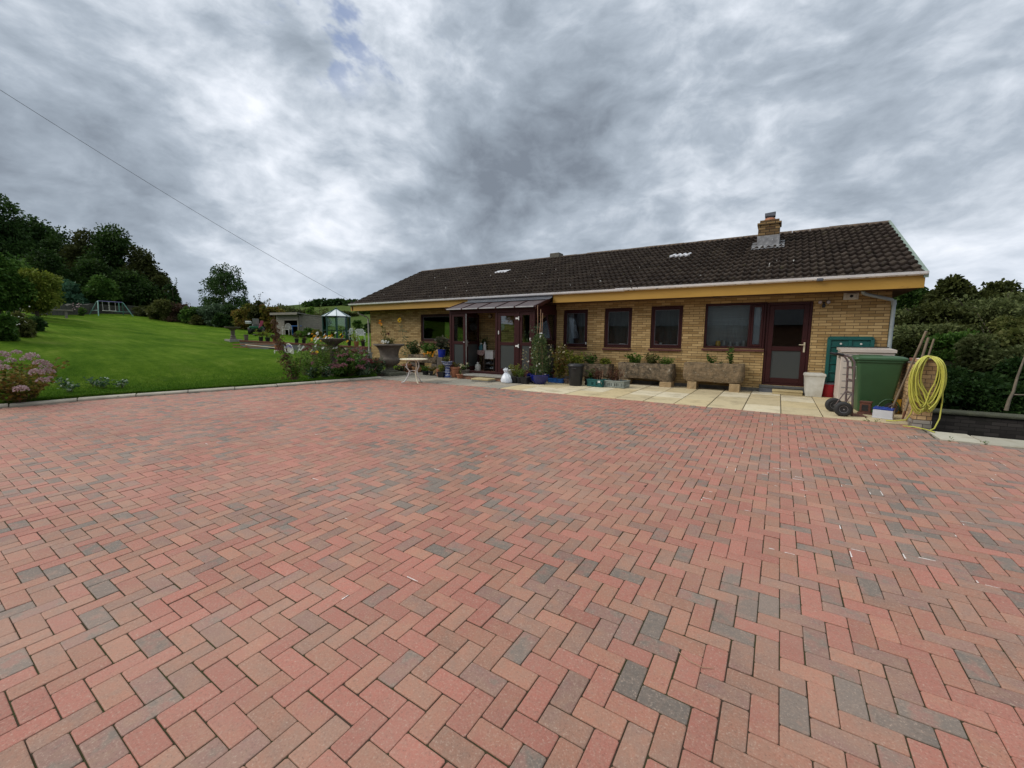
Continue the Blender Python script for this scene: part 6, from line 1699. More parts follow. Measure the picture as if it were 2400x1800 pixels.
def battery():
    t = thing('car_battery', 'pale grey car battery with a blue lid on the slabs', 'battery', (1.57, 9.26, .008), rad(-17)); mk('case', MB().box(-.13, -.085, 0, .13, .085, .145, .006), M_batt, t); mk('foot_rim', MB().box(-.135, -.09, 0, .135, .09, .02, .004), M_batt, t)
    l = MB(); l.box(-.133, -.088, .146, .133, .088, .178, .006); l.box(-.12, -.05, .178, .06, .05, .192, .006); mk('lid', l, M_navy, t)
    for x in (-.09, .09): mk('terminal', MB().lathe([(.014, .178), (.012, .20), (.001, .2)], 12, (x, .06, 0), cap1=False), M_steel, t)
    s = MB(); s.box(-.1315, -.06, .05, -.1302, .06, .115); mk('sticker', s, M_white, t); s = MB(); s.box(-.133, -.055, .06, -.1317, .055, .08); s.box(-.133, -.03, .092, -.1317, .03, .102); mk('sticker_band', s, M_leaddark, t)
    mk('recess_lid', MB().box(-.08, -.03, .1921, -.02, .03, .194, .0), M_black, t); mk('recess_lid', MB().box(.0, -.02, .1921, .04, .02, .194, .0), M_black, t)
battery()
t = thing('plastic_tub', 'amber yellow plastic tub wedged between bin and low brick wall', 'tub', (1.86, 10.05, .008)); mk('tub', MB().loft([[(-.05, -.05, 0), (.05, -.05, 0), (.05, .05, 0), (-.05, .05, 0)], [(-.06, -.06, .26), (.06, -.06, .26), (.06, .06, .26), (-.06, .06, .26)]]), M_yellow, t)

# brick pier, low wall, coping
PRX0, PRX1, PRY0, PRY1 = 1.80, 2.01, 8.60, 8.82
def pier():
    t = thing('brick_pier', 'square buff brick pier at the patio corner, draped with hose', 'brick pier', (1.905, 8.71, -.05))
    mk('shaft', MB().box(PRX0, PRY0, .115, PRX1, PRY1, 1.03, .004), M_pierbrick, t, world=True)
    mk('footing', MB().box(PRX0 - .006, PRY0 - .012, -.25, PRX1 + .006, PRY1 + .006, .1145, .004), M_greybrick, t, world=True)
    mk('mortar_cap', MB().box(PRX0 + .005, PRY0 + .005, 1.0305, PRX1 - .005, PRY1 - .005, 1.052, .008), pmat('lime_cap', (0.55, 0.51, 0.43), (0.38, 0.34, 0.27), 8, .95, bstr=.8, bdist=.01), t, world=True)
pier()
t = thing('garden_wall', 'low buff brick wall running back from the hose pier', 'wall', (2.0, 9.6, 0)); mk('brickwork', MB().box(1.93, 8.825, -.2, 2.06, 10.9, .93, .004), M_pierbrick, t, world=True); mk('coping', MB().box(1.915, 8.826, .932, 2.075, 10.92, .965, .008), M_castone, t, world=True)
for i in range(3):
    o = mk('loose_brick', MB().box(-.1, -.05, 0, .1, .05, .055, .005), M_terracap, None); o.location = (1.99, 9.35 + .24 * i, .966); o.rotation_euler = (0, 0, rad((75, 100, 88)[i])); tag(o, ('broken red brick lying on the wall coping next to the pier', 'red brick in the middle of those on the wall coping', 'red brick on the coping towards the house')[i], 'brick', 'loose bricks on the low wall')

# yellow hose: loops over the pier top
def hose():
    rng = np.random.RandomState(12); pts = []
    cx, yf = 1.895, PRY0 - .03
    def loop(w, zb, layer, skew, zt):
        # from the top of the pier down the near face and back up
        out = []; y0 = yf - .013 * layer
        for k in range(28):
            a = math.pi * 2 * k / 28 - math.pi * .5      # start at the bottom
            x = cx + skew + w * math.cos(a + math.pi)
            s_ = math.sin(a)
            z = zb + (zt - zb) * (s_ * .5 + .5) ** .85
            y = y0 + (max(0, z - 1.0) / .09) ** 1.3 * .11
            out.append((x + .006 * math.sin(k + layer), min(y, 8.72), z))
        return out
    specs = [(.165, .30, 1, .03, 1.085), (.175, .22, 2, .0, 1.09), (.15, .42, 3, .01, 1.085), (.19, .165, 2, -.01, 1.095), (.155, .36, 4, .045, 1.09), (.165, .26, 5, .02, 1.10), (.135, .52, 5, .05, 1.09), (.18, .19, 6, -.015, 1.10), (.12, .47, 6, .035, 1.095), (.16, .33, 7, -.02, 1.10), (.145, .40, 7, -.03, 1.095), (.17, .24, 8, -.015, 1.105), (.11, .56, 8, -.02, 1.09), (.155, .29, 9, .01, 1.10)]
    for sp_ in specs: pts += loop(*sp_)
    # smooth a little
    q = np.array(pts)
    for _ in range(2): q[1:-1] = .25 * q[:-2] + .5 * q[1:-1] + .25 * q[2:]
    t = thing('garden_hose', 'coiled yellow garden hose looped over the brick pier', 'hose', (1.895, 8.6, 0)); o_ = np.array([1.895, 8.6, 0])
    mk('coil', MB().tube([tuple(p - o_) for p in q], .0095, 7), M_hose, t, smooth=60)
    tail = [(cx + .17, yf - .04, .75), (cx + .185, yf - .05, .45), (cx + .175, yf - .07, .18), (cx + .12, yf - .12, .03), (cx + .05, yf - .2, .006)]
    mk('hanging_end', MB().tube([tuple(np.array(p) - o_) for p in tail], .0095, 7), M_hose, t, smooth=60)
    tail = [(cx - .10, yf - .02, .42), (cx - .13, yf - .02, .22), (cx - .16, yf + .06, .10), (cx - .26, yf + .25, .04), (cx - .34, yf + .34, .022)]
    mk('ground_end', MB().tube([tuple(np.array(p) - o_) for p in tail], .0095, 7), M_hose, t, smooth=60)
    tail = [(cx - .21, yf - .05, .018), (cx - .09, yf - .07, .022), (cx + .02, yf - .18, .014), (cx + .08, yf - .32, .008)]
    mk('loose_end', MB().tube([tuple(np.array(p) - o_) for p in tail], .0085, 7), M_hose, t, smooth=60)
hose()
def long_tool(label, foot, top, kind, r=.016):
    t = thing('garden_tool', label, 'garden tool', foot, 0, 'long handled tools against the low wall'); d = Vector(top) - Vector(foot)
    mk('shaft', MB().tube([(0, 0, 0) if kind == 'pole' else tuple(d * .12), tuple(d * .5), tuple(d)], [r, r * .95, r * 1.05], 8), M_shaft, t, smooth=60)
    if kind == 'spade':
        u = d.normalized(); s_ = Vector((.8, .6, 0)); b = MB(); n = u.cross(s_).normalized(); s_ = n.cross(u)
        rows = []
        for q, w in ((0, .05), (.04, .075), (.16, .08), (.22, .07), (.24, .02)): rows.append([tuple(u * q - s_ * w), tuple(u * q + s_ * w), tuple(u * q + s_ * w + n * .006), tuple(u * q - s_ * w + n * .006)])
        b.loft(rows); mk('blade', b, pmat('worn_steel', (0.20, 0.15, 0.12), (0.12, 0.08, 0.06), 9, .6), t)
    if kind == 'fork':
        u = d.normalized(); b = MB(); b.tube([(-.0, 0, .02), tuple(u * .1), tuple(u * .2)], [.012, .016, .014], 8); mk('head', b, M_rust, t, smooth=60)
long_tool('long wooden handled spade, longest of the tools leaning by the pier', (1.66, 9.40, .012), (1.925, 9.02, 1.47), 'spade')
long_tool('wooden handled pick standing upright behind the hose', (1.80, 9.18, .012), (1.965, 9.05, 1.37), 'fork', .017)
long_tool('thin forked wooden pole among the tools by the pier', (1.84, 9.12, .012), (2.015, 8.98, 1.35), 'pole', .012)
long_tool('pale grey metal pole behind the hose at the foot of the pier', (1.83, 8.99, .012), (1.86, 8.90, .9), 'pole', .012)

# ================================================================== GARDEN
def on_lawn(u, v, d):
    p = at(u, v, d); return np.array([p[0], p[1], lz(p[0], p[1])])
def xy_at(u, d):
    p = at(u, 780, d); return p[0], p[1]
def gz(x, y): return float(ground_z(np.array([x]), np.array([y]))[0])

# grass blades on the strip of lawn nearest the drive
def grass():
    rng = np.random.RandomState(31); n = 120000
    y = rng.uniform(-3.5, 9.2, n); t = rng.rand(n) ** 2.2 * 5.0 + .05
    kx = np.vectorize(kerb_x)(y); x = kx - .2 - t
    z = lawn_z(x, y)
    clumpy = np.sin(x * 5.1 + y * 2.2) * np.sin(y * 4.3 - x * 1.7) + np.sin(x * 1.9) * np.sin(y * 2.7)
    edge = np.exp(-t / .5)
    L = (.030 + .02 * rng.rand(n)) * (1 + .25 * clumpy) * np.clip(1.25 - t / 5.0, .1, 1) + edge * (.035 + .06 * rng.rand(n))
    P = np.stack([x, y, z - .004], 1); D = rng.normal(0, .45, (n, 3)); D[:, 2] = 1
    V, F = leaf_arrays(P, D, L, .006 + .004 * rng.rand(n), rng, .1, .25)
    m = leafmat('grass_blade', [(0.024, 0.076, 0.004), (0.050, 0.130, 0.006), (0.090, 0.180, 0.014), (0.17, 0.22, 0.04)], .3)
    o = mknp('grass', V, F, m, None, tint=np.clip(rng.rand(n) * .75 + .12 * clumpy + .12 * edge, 0, 1)); o['kind'] = 'stuff'
    tag(o, 'short mown grass with longer tufts along the kerb', 'grass')
grass()
# bare flower bed soil at the house corner
b_ = MB(); q = []
for i in range(30):
    a = 2 * math.pi * i / 30; q.append((-12.0 + 1.0 * math.cos(a) * (1 + .08 * math.sin(3 * a)) + .25 * math.sin(a), 9.0 + 1.2 * math.sin(a)))
rings = [[(x, y, lz(x, y) - .03) for x, y in q], [(x * .9 - 11.75 * .1, y * .9 + .86, lz(x, y) + .03) for x, y in q], [(x * .4 - 11.75 * .6, y * .4 + 8.6 * .6, lz(-11.75, 8.6) + .07) for x, y in q]]
o = mk('flower_bed', MB().loft(rings), M_soil, None, smooth=60); struct(o)

# ---- flowering plants of the bed (x, y by eye of the photograph)
def bloom_scatter(t, seed, n, fn, mat, name='flower'):
    rg = np.random.RandomState(seed); b = Bloom()
    for _ in range(n): fn(b, rg)
    return b.make(name, mat, t, seed)
def bedplant(u, v, d, label, cat, name='flowering_plant', group=None):
    p = at(u, v, d); return thing(name, label, cat, (p[0], p[1], lz(p[0], p[1]) - .01), 0, group)
# big faded hydrangea at the left edge of the picture
def hydrangea(label, loc, h, r, nh, nl, seed, pm, lm, headr=.09, low=.35, name='hydrangea'):
    t = thing(name, label, 'hydrangea', loc); rg = np.random.RandomState(seed)
    bushy(t, seed, h * .95, r, r, 26, nl, .13, .085, lm, M_drystem, stemr=.007, up=.6)
    b = Bloom()
    for k in range(nh):
        a = rg.rand() * 6.283; q = math.sqrt(rg.uniform(.25, 1)); z = h * (1.0 - .55 * q * q * rg.uniform(.3, 1)) * rg.uniform(1 - low, 1.02)
        b.ball(rg, (math.cos(a) * r * q * 1.02, math.sin(a) * r * q * 1.02, z), headr * rg.uniform(.8, 1.25), 75, .42, .65)
    b.make('flower_head', pm, t, seed); return t
hx, hy = xy_at(28, 13.3); hz_ = lz(hx, hy)
t = thing('hydrangea', 'big hydrangea with faded mauve heads at the edge of the lawn', 'hydrangea', (hx, hy, hz_))
bushy(t, 5, .92, .80, .80, 34, 1500, .085, .055, LM_autumn, M_drystem, stemr=.006, up=.6, bottom=.1)
bl = Bloom(); rg = np.random.RandomState(5)
for (u, v, d, r) in ((4, 832, 13.0, .11), (38, 826, 12.9, .07), (75, 835, 12.6, .10), (96, 850, 12.5, .10), (108, 858, 12.6, .09), (112, 870, 12.6, .10), (88, 873, 12.4, .11), (100, 892, 12.3, .09), (48, 912, 12.2, .10), (8, 862, 12.5, .09), (-14, 850, 12.8, .1), (60, 842, 13.4, .08), (25, 845, 13.6, .08), (-25, 880, 12.6, .1), (118, 886, 12.7, .05)):
    bl.ball(rg, at(u, v, d) - np.array([hx, hy, hz_]), r * 1.0, 110, .36, .8)
bl.make('flower_head', PM_mauve, t, 5)
for i, (u, v, lab) in enumerate(((150, 905, 'low white-edged plant close to the mauve hydrangea'), (165, 918, 'low white-edged plant just inside the kerb near the hydrangea'), (245, 908, 'low white-edged plant in the middle of the lawn edge'), (222, 905, 'small white-edged rose beside the middle low plant'), (285, 908, 'low white-edged plant furthest along the lawn edge from the hydrangea'))):
    d = 12.9; p = at(u, v, d)
    for dd in np.arange(11, 16, .05):
        p = at(u, v, dd)
        if p[2] <= lz(p[0], p[1]) + .02: break
    quickplant(lab, (p[0], p[1], lz(p[0], p[1])), 90 + i, .26, .24, .24, 6, 60, .075, .05, LM_varieg, name='variegated_plant', group=None, stemmat=M_stem)
# shrub with brown and lilac heads, standing alone near the kerb
hx, hy = -11.75, 6.75
def lone_shrub():
    z = lz(hx, hy); t = thing('hydrangea', 'leggy hydrangea with brown heads and one lilac bloom near the kerb', 'hydrangea', (hx, hy, z)); rg = np.random.RandomState(6)
    bushy(t, 6, .95, .42, .4, 14, 240, .11, .06, LM_bright, M_drystem, stemr=.007, up=.5)
    b = Bloom()
    for c in ((-.42, -.25, .92), (-.34, -.3, .90), (.30, .25, .95), (.42, .3, .78), (.28, .2, 1.02), (.34, .25, 1.06), (.22, .18, .90)): b.ball(rg, c, .085, 80, .42, .65)
    b.make('flower_head', PM_brownpink, t, 2); b = Bloom(); b.ball(rg, (-.12, -.12, .98), .075, 80, .42, .7); b.make('lilac_head', PM_lilac, t, 3)
lone_shrub()
# leaning dry climber behind it
def dry_climber():
    base = at(688, 838, 13.6); top = at(640, 748, 13.9); z = lz(base[0], base[1]); t = thing('dead_climber', 'dead brown climbing stem leaning across in front of the shed', 'dead plant', (base[0], base[1], z)); d = Vector(top - np.array([base[0], base[1], z]))
    side = Vector((d.y, -d.x, 0)).normalized()
    stems_mesh([[(0, 0, 0), tuple(d * .3 + Vector((0, 0, -.05))), tuple(d * .62 + Vector((0, 0, -.10))), tuple(d)], [tuple(side * .05), tuple(d * .35), tuple(d * .8)], [tuple(-side * .1), tuple(d * .25 + side * .05), tuple(d * .5)]], .016, M_drystem, t)
    rg = np.random.RandomState(2); P = []
    for k in range(330):
        s_ = rg.rand() ** .8; w = .16 * (1 - s_) + .06; p = d * s_ + Vector(tuple(rg.normal(0, w * .5, 3))); p.z += -.10 * math.sin(s_ * 3.1); P.append(tuple(p))
    add_leaves('dry_foliage', P, rg.normal(size=(len(P), 3)), .09, .045, LM_brown, t, 4, droop=.5)
dry_climber()
M_bronze = LM_purple
def bed():
    def sc(rx, ry, z0, z1, r, n, up=(0, -1, .9)):
        return lambda b, rg: b.open(rg, (rg.uniform(-rx, rx), rg.uniform(-ry, ry), rg.uniform(z0, z1)), r * rg.uniform(.8, 1.2), n, .5, (rg.normal() * .4, up[1], up[2]))
    def P(u, d): x, y = xy_at(u, d); return (x, y, lz(x, y))
    t = quickplant('tall white daisies and cosmos in the middle of the flower bed', P(752, 15.05), 101, 1.28, .62, .5, 40, 1200, .09, .022, LM_bright, name='daisy_plant', cat='flowering plant'); bloom_scatter(t, 1, 30, sc(.6, .5, .80, 1.32, .055, 10), PM_white)
    t = quickplant('feathery white cosmos nearest the lone hydrangea', P(712, 14.75), 102, 1.05, .5, .4, 28, 760, .085, .018, LM_bright, name='daisy_plant', cat='flowering plant'); bloom_scatter(t, 2, 10, sc(.45, .4, .72, 1.08, .05, 10), PM_white)
    t = quickplant('tall orange and yellow coneflowers behind the white daisies', P(770, 16.10), 103, 1.20, .75, .4, 22, 480, .10, .03, LM_olive, name='coneflower', cat='flowering plant'); bloom_scatter(t, 3, 17, sc(.75, .4, .92, 1.2, .055, 11), PM_orange); bloom_scatter(t, 4, 10, sc(.7, .4, .9, 1.2, .055, 11), PM_yellow, 'yellow_flower')
    t = quickplant('low yellow daisy plant at the lawn side of the bed', P(735, 13.75), 104, .78, .42, .3, 22, 520, .085, .04, LM_bright, name='daisy_plant', cat='flowering plant'); bloom_scatter(t, 5, 3, sc(.1, .15, .78, .86, .05, 10), PM_yellow); bloom_scatter(t, 6, 2, lambda b, rg: b.open(rg, (.28, -.25, .46 + rg.rand() * .05), .06, 7, .7, (.2, -1, .4)), PM_pink, 'pink_flower')
    t = quickplant('white-edged leafy plant at the lawn corner of the bed', P(727, 13.75), 105, .36, .28, .22, 14, 190, .09, .055, LM_varieg, name='variegated_plant'); 
    t = quickplant('white-edged leafy plant below the pink flower in the bed', P(758, 13.75), 106, .48, .24, .2, 12, 150, .09, .05, LM_varieg, name='variegated_plant')
    x, y, z = P(815, 13.75); hydrangea('pink hydrangea with many fading heads in the middle of the bed', (x, y, z), .88, .58, 24, 760, 7, PM_pink, LM_mid, .085, .5)
    x, y, z = P(822, 14.55); hydrangea('brownish pink hydrangea behind the brighter pink one', (x, y, z), 1.05, .52, 22, 600, 8, PM_brownpink, LM_olive, .085, .3)
    t = quickplant('big hosta-like clump of broad green leaves at the front of the bed', P(790, 13.75), 107, .42, .5, .32, 22, 330, .17, .085, LM_mid, droop=.4)
    t = quickplant('grey-green strappy clump at the bed corner by the kerb', P(846, 13.75), 108, .30, .38, .26, 20, 260, .17, .05, LM_grey, droop=.5)
    for i, (u, d, lab, n) in enumerate(((858, 14.2, 'sedum with dusky red heads nearer the pink hydrangea', 8), (884, 14.3, 'sedum with dusky red heads right beside the urn', 8))):
        t = quickplant(lab, P(u, d), 109 + i, .50, .28, .24, 16, 320, .085, .05, LM_grey, name='sedum', cat='sedum'); rg = np.random.RandomState(i); b = Bloom()
        for _ in range(n): b.ball(rg, (rg.uniform(-.22, .22), rg.uniform(-.22, .1), rg.uniform(.40, .52)), .07, 60, .35, .35)
        b.make('flower_head', PM_red, t)
    t = quickplant('spiky dark green lavender-like clump behind the red sedums', P(872, 14.35), 111, .62, .42, .3, 40, 650, .14, .012, LM_dark, droop=.05, up=1.4)
    t = quickplant('low salmon flowered plant at the foot of the urn', P(862, 13.75), 112, .28, .26, .2, 12, 180, .06, .04, LM_mid); bloom_scatter(t, 8, 9, sc(.2, .18, .2, .3, .04, 8), PM_pink)
    t = quickplant('rambling cream-flowered rose between the bed and the terrace', P(800, 16.80), 113, .75, .9, .5, 22, 420, .08, .045, LM_autumn); bloom_scatter(t, 9, 9, sc(.8, .4, .4, .8, .05, 9), PM_cream)
    t = quickplant('bronze leafy thicket between the lone hydrangea and the terrace', P(672, 15.80), 114, .45, .6, .4, 14, 150, .085, .045, LM_autumn); 
    t = quickplant('reddish seedheads beside the stone birdbath bowl', P(735, 16.60), 115, .72, .6, .4, 20, 340, .07, .03, LM_redstem)
    t = quickplant('pink valerian against the terrace by the white downpipe', P(845, 17.30), 116, .7, .4, .3, 14, 220, .07, .04, LM_mid); bloom_scatter(t, 10, 8, sc(.25, .2, .55, .75, .06, 8), PM_pink)
bed()
# stone bowl on a stem
p = at(780, 800, 15.0); zb = lz(p[0], p[1])
t = thing('bird_bath', 'wide stone bird bath bowl rising above the flower bed', 'bird bath', (p[0], p[1], zb)); H_ = p[2] + .10 - zb
mk('pedestal', MB().lathe([(.24, 0), (.24, .06), (.15, .1), (.10, .25), (.09, H_ - .35), (.13, H_ - .24)], 20), M_castone, t, smooth=45)
mk('bowl', MB().lathe([(.12, H_ - .25), (.16, H_ - .2), (.30, H_ - .12), (.385, H_ - .04), (.395, H_ - .01), (.38, H_), (.33, H_ - .02), (.1, H_ - .07), (.001, H_ - .075)], 32, cap1=False), M_castone, t, smooth=40)
# sundial-like bird bath far on the lawn
p = on_lawn(547, 803, 27)
t = thing('bird_bath', 'slim stone pedestal bird bath standing on the lawn by the terrace wall', 'bird bath', p)
top = at(547, 766, 27)[2] - p[2]
mk('plinth_slab', MB().box(-.30, -.30, -.05, .30, .30, .10, .01), M_stonegrey, t); mk('pedestal', MB().lathe([(.15, .10), (.15, .16), (.11, .2), (.13, .26), (.085, .32), (.10, .5), (.10, top - .3), (.085, top - .2), (.15, top - .16), (.16, top - .12)], 18), M_castone, t, smooth=40)
mk('bowl', MB().lathe([(.16, top - .13), (.30, top - .09), (.37, top - .03), (.37, top), (.31, top), (.2, top - .02), (.001, top - .025)], 24, cap1=False), M_castone, t, smooth=40)

# ---- terrace walls
def wall_run(name, label, cat, A, B, zlo, zhi, th, mat, copmat=None, coph=.07, lift=None):
    A, B = np.array(A, float), np.array(B, float); t = thing(name, label, cat, ((A[0] + B[0]) / 2, (A[1] + B[1]) / 2, min(zlo)))
    d = (B - A) / np.linalg.norm(B - A); n = np.array([d[1], -d[0]]); rings = []; rc = []
    for k in range(13):
        q = k / 12; p = A + (B - A) * q; lo = zlo[0] + (zlo[1] - zlo[0]) * q; hi = zhi[0] + (zhi[1] - zhi[0]) * q
        a, c = p + n * th / 2, p - n * th / 2; rings.append([(a[0], a[1], lo), (a[0], a[1], hi), (c[0], c[1], hi), (c[0], c[1], lo)])
        a, c = p + n * (th / 2 + .04), p - n * (th / 2 + .04); rc.append([(a[0], a[1], hi + .002), (a[0], a[1], hi + coph), (c[0], c[1], hi + coph), (c[0], c[1], hi + .002)])
    mk('wall_face', MB().loft(rings), mat, t, world=True)
    if copmat: mk('coping', MB().loft(rc), copmat, t, world=True)
    return t
wA, wB = A0 + dA * .4, A0 + dA * 9.8
za, zb_ = lz(*(wA - nA * .4)), lz(*(wB - nA * .4))
wall_run('terrace_wall', 'low grey terrace wall with a red brick coping across the garden', 'wall', wA, wB, (za - .6, zb_ - .6), (za + .00, zb_ + .0), .22, M_render, M_terracap, .09)
wall_run('terrace_kerb', 'thin red brick edging along the sunken terrace on the lawn side', 'edging', wA + nA * 2.3, wA + dA * 6 + nA * 2.5, (za - .6, zb_ - .6), (za - .25, zb_ - .20), .18, M_terracap)
o = wall_run('terrace_wall', 'short grey block wall beside the white downpipe', 'wall', at(836, 830, 18.6)[:2], at(868, 838, 17.4)[:2], (.1, .1), (.62, .62), .15, M_render, M_stonegrey, .04)
# pots along the terrace wall
pots = [(576, .0, .22, .30, 'slim dark pot with a pale top at the birdbath end of the terrace wall'), (611, .5, .22, .22, 'dark pot with a wide spreading yellow-green plant on the terrace wall'), (626, .35, .25, .22, 'broad dark pot with a small yellow-green plant on the terrace wall'), (641, .2, .14, .16, 'small reddish pot on the terrace wall'), (647, .15, .2, .18, 'small black pot next to the small reddish one'), (694, .35, .22, .24, 'dark pot of bronze leaves on the terrace wall behind the dead stem'), (711, .2, .22, .2, 'squat dark pot on the terrace wall near the stone bowl'), (818, .15, .22, .24, 'black pot on the terrace wall in front of the garden chair'), (834, .6, .28, .26, 'terracotta pot with a yellow-green plant between the garden chairs'), (850, .15, .22, .24, 'black pot on the terrace wall by the downpipe')]
for i, (u, ph, w, h, lab) in enumerate(pots):
    # meet the wall line
    best = min(np.arange(0, 9.8, .02), key=lambda s: abs(math.atan2(*(A0 + dA * s)) - math.atan2(*xy_at(u, 20))))
    q = A0 + dA * best - nA * .0; z = za + (zb_ - za) * (best - .4) / 9.4 + .092
    t = pot('terrace_pot', lab, 'pot', (q[0], q[1], z), w * .38, w * .5, h, M_terra if i in (3, 8) else M_castone if i == 0 else M_black, group='pots along the terrace wall')
    if ph: bushy(t, 130 + i, ph, .15 + ph * .3, .15 + ph * .3, 8, 60, .12, .06, LM_yellow if i in (1, 2, 8) else LM_purple, base=h * .85)
for i, (u, v, d, lab) in enumerate(((637, 815, 23.4, 'dark pot standing on the sunken terrace near the white chair'), (651, 818, 22.6, 'reddish pot on the sunken terrace close to the white chair'))):
    p = at(u, v, d); pot('terrace_pot', lab, 'pot', (p[0], p[1], lz(p[0], p[1])), .1, .14, .3, M_black if i == 0 else M_terra, group='pots along the terrace wall')
# timber and planks lying by the wall
p = at(590, 812, 24.5); t = thing('timber_frame', 'pale orange timber frame lying against the terrace wall', 'timber', (p[0], p[1], p[2] - .05)); 
for k, (a, c) in enumerate((((-.8, -.5, 0), (.7, .75, .05)), ((-.8, -.5, .14), (.7, .75, .18)), ((-.3, -.1, 0), (-.3, -.1, .16)))): mk('rail', MB().bar(a, c, .06, .05, bev=.004), pmat('orange_timber%d' % k, (0.36, 0.17, 0.09), (0.28, 0.13, 0.07), 6, .8), t)
p = at(608, 812, 24.0); t = thing('plank', 'pale sawn plank propped at the end of the timber frame', 'plank', (p[0], p[1], p[2])); mk('board', MB().bar((-.5, -.4, .08), (.5, .5, -.06), .15, .025, bev=.003), pmat('pale_timber', (0.60, 0.55, 0.40), (0.5, 0.45, 0.32), 5, .8), t)

# ---- white garden furniture
def metal_chair(label, loc, rz):
    t = thing('metal_chair', label, 'chair', loc, rz, 'white metal chairs by the glasshouse'); w = .27
    mk('seat', MB().box(-w, -.24, .42, w, .24, .45, .01), M_white, t)
    for s_ in (-1, 1):
        for y in (-.22, .22): mk('leg', MB().tube([(s_ * w, y, .43), (s_ * (w + .02), y * 1.15, 0)], .018, 6), M_white, t, smooth=60)
        mk('arm', MB().tube([(s_ * w, -.24, .43), (s_ * (w + .02), -.27, .62), (s_ * (w + .02), -.1, .67), (s_ * (w + .01), .24, .68)], .02, 6), M_white, t, smooth=60)
    b = MB(); b.tube([(-w, .22, .43), (-w, .28, .80), (-w + .08, .30, .88), (w - .08, .30, .88), (w, .28, .80), (w, .22, .43)], .02, 6); mk('back_frame', b, M_white, t, smooth=60)
    for z in (.50, .58, .66, .74, .82): mk('back_slat', MB().box(-w + .02, .24 + (z - .43) * .13, z - .022, w - .02, .255 + (z - .43) * .13, z + .022, .004), M_white, t)
    return t
c1 = on_lawn(815, 797, 33); c2 = on_lawn(845, 797, 32)
ch = metal_chair('white metal garden chair turned away beside the glasshouse', c1, rad(-60)); dup(ch, c2, rad(60), 'white metal garden chair facing the table near the downpipe')
ct = on_lawn(832, 795, 34); t = thing('garden_table', 'white round garden table between the two metal chairs', 'table', ct); mk('table_top', MB().lathe([(.5, .70), (.52, .71), (.52, .735), (.001, .736)], 28, cap1=False), M_white, t)
for a in (30, 150, 270): mk('leg', MB().tube([(math.cos(rad(a)) * .1, math.sin(rad(a)) * .1, .7), (math.cos(rad(a)) * .35, math.sin(rad(a)) * .35, 0)], .02, 6), M_white, t)
def plastic_chair(name, label, loc, rz, s=1.0):
    t = thing(name, label, 'chair', loc, rz, 'white plastic garden chairs'); w = .25 * s
    mk('seat', MB().box(-w, -.22, .40, w, .22, .43, .012), M_greywhite, t)
    for a in (-1, 1):
        for y in (-.2, .2): mk('leg', MB().bar((a * w, y * 1.2, 0), (a * w * .92, y, .40), .05, .05, bev=.008), M_greywhite, t)
        mk('arm', MB().tube([(a * w, -.2, .42), (a * (w + .03), -.2, .62), (a * (w + .03), .2, .66)], .022, 6), M_greywhite, t, smooth=50)
    arch = [(-w * 1.0, .22, .42)] + [(-w * math.cos(rad(k)), .26, .55 + .36 * math.sin(rad(k))) for k in range(0, 181, 15)] + [(w * 1.0, .22, .42)]
    mk('back_frame', MB().tube(arch, .022, 6), M_greywhite, t, smooth=60)
    b = MB()
    for k in range(-4, 5): x = w * k / 5; zt_ = .55 + .36 * math.sqrt(max(0, 1 - (x / w) ** 2)) - .01; b.box(x - .014, .25, .43, x + .014, .265, zt_)
    mk('back_slats', b, M_greywhite, t); return t
p = at(665, 826, 19.8); pc = plastic_chair('plastic_chair', 'white plastic chair with an arched back seen over the edge of the lawn', (p[0], p[1], p[2] - .56), rad(15))

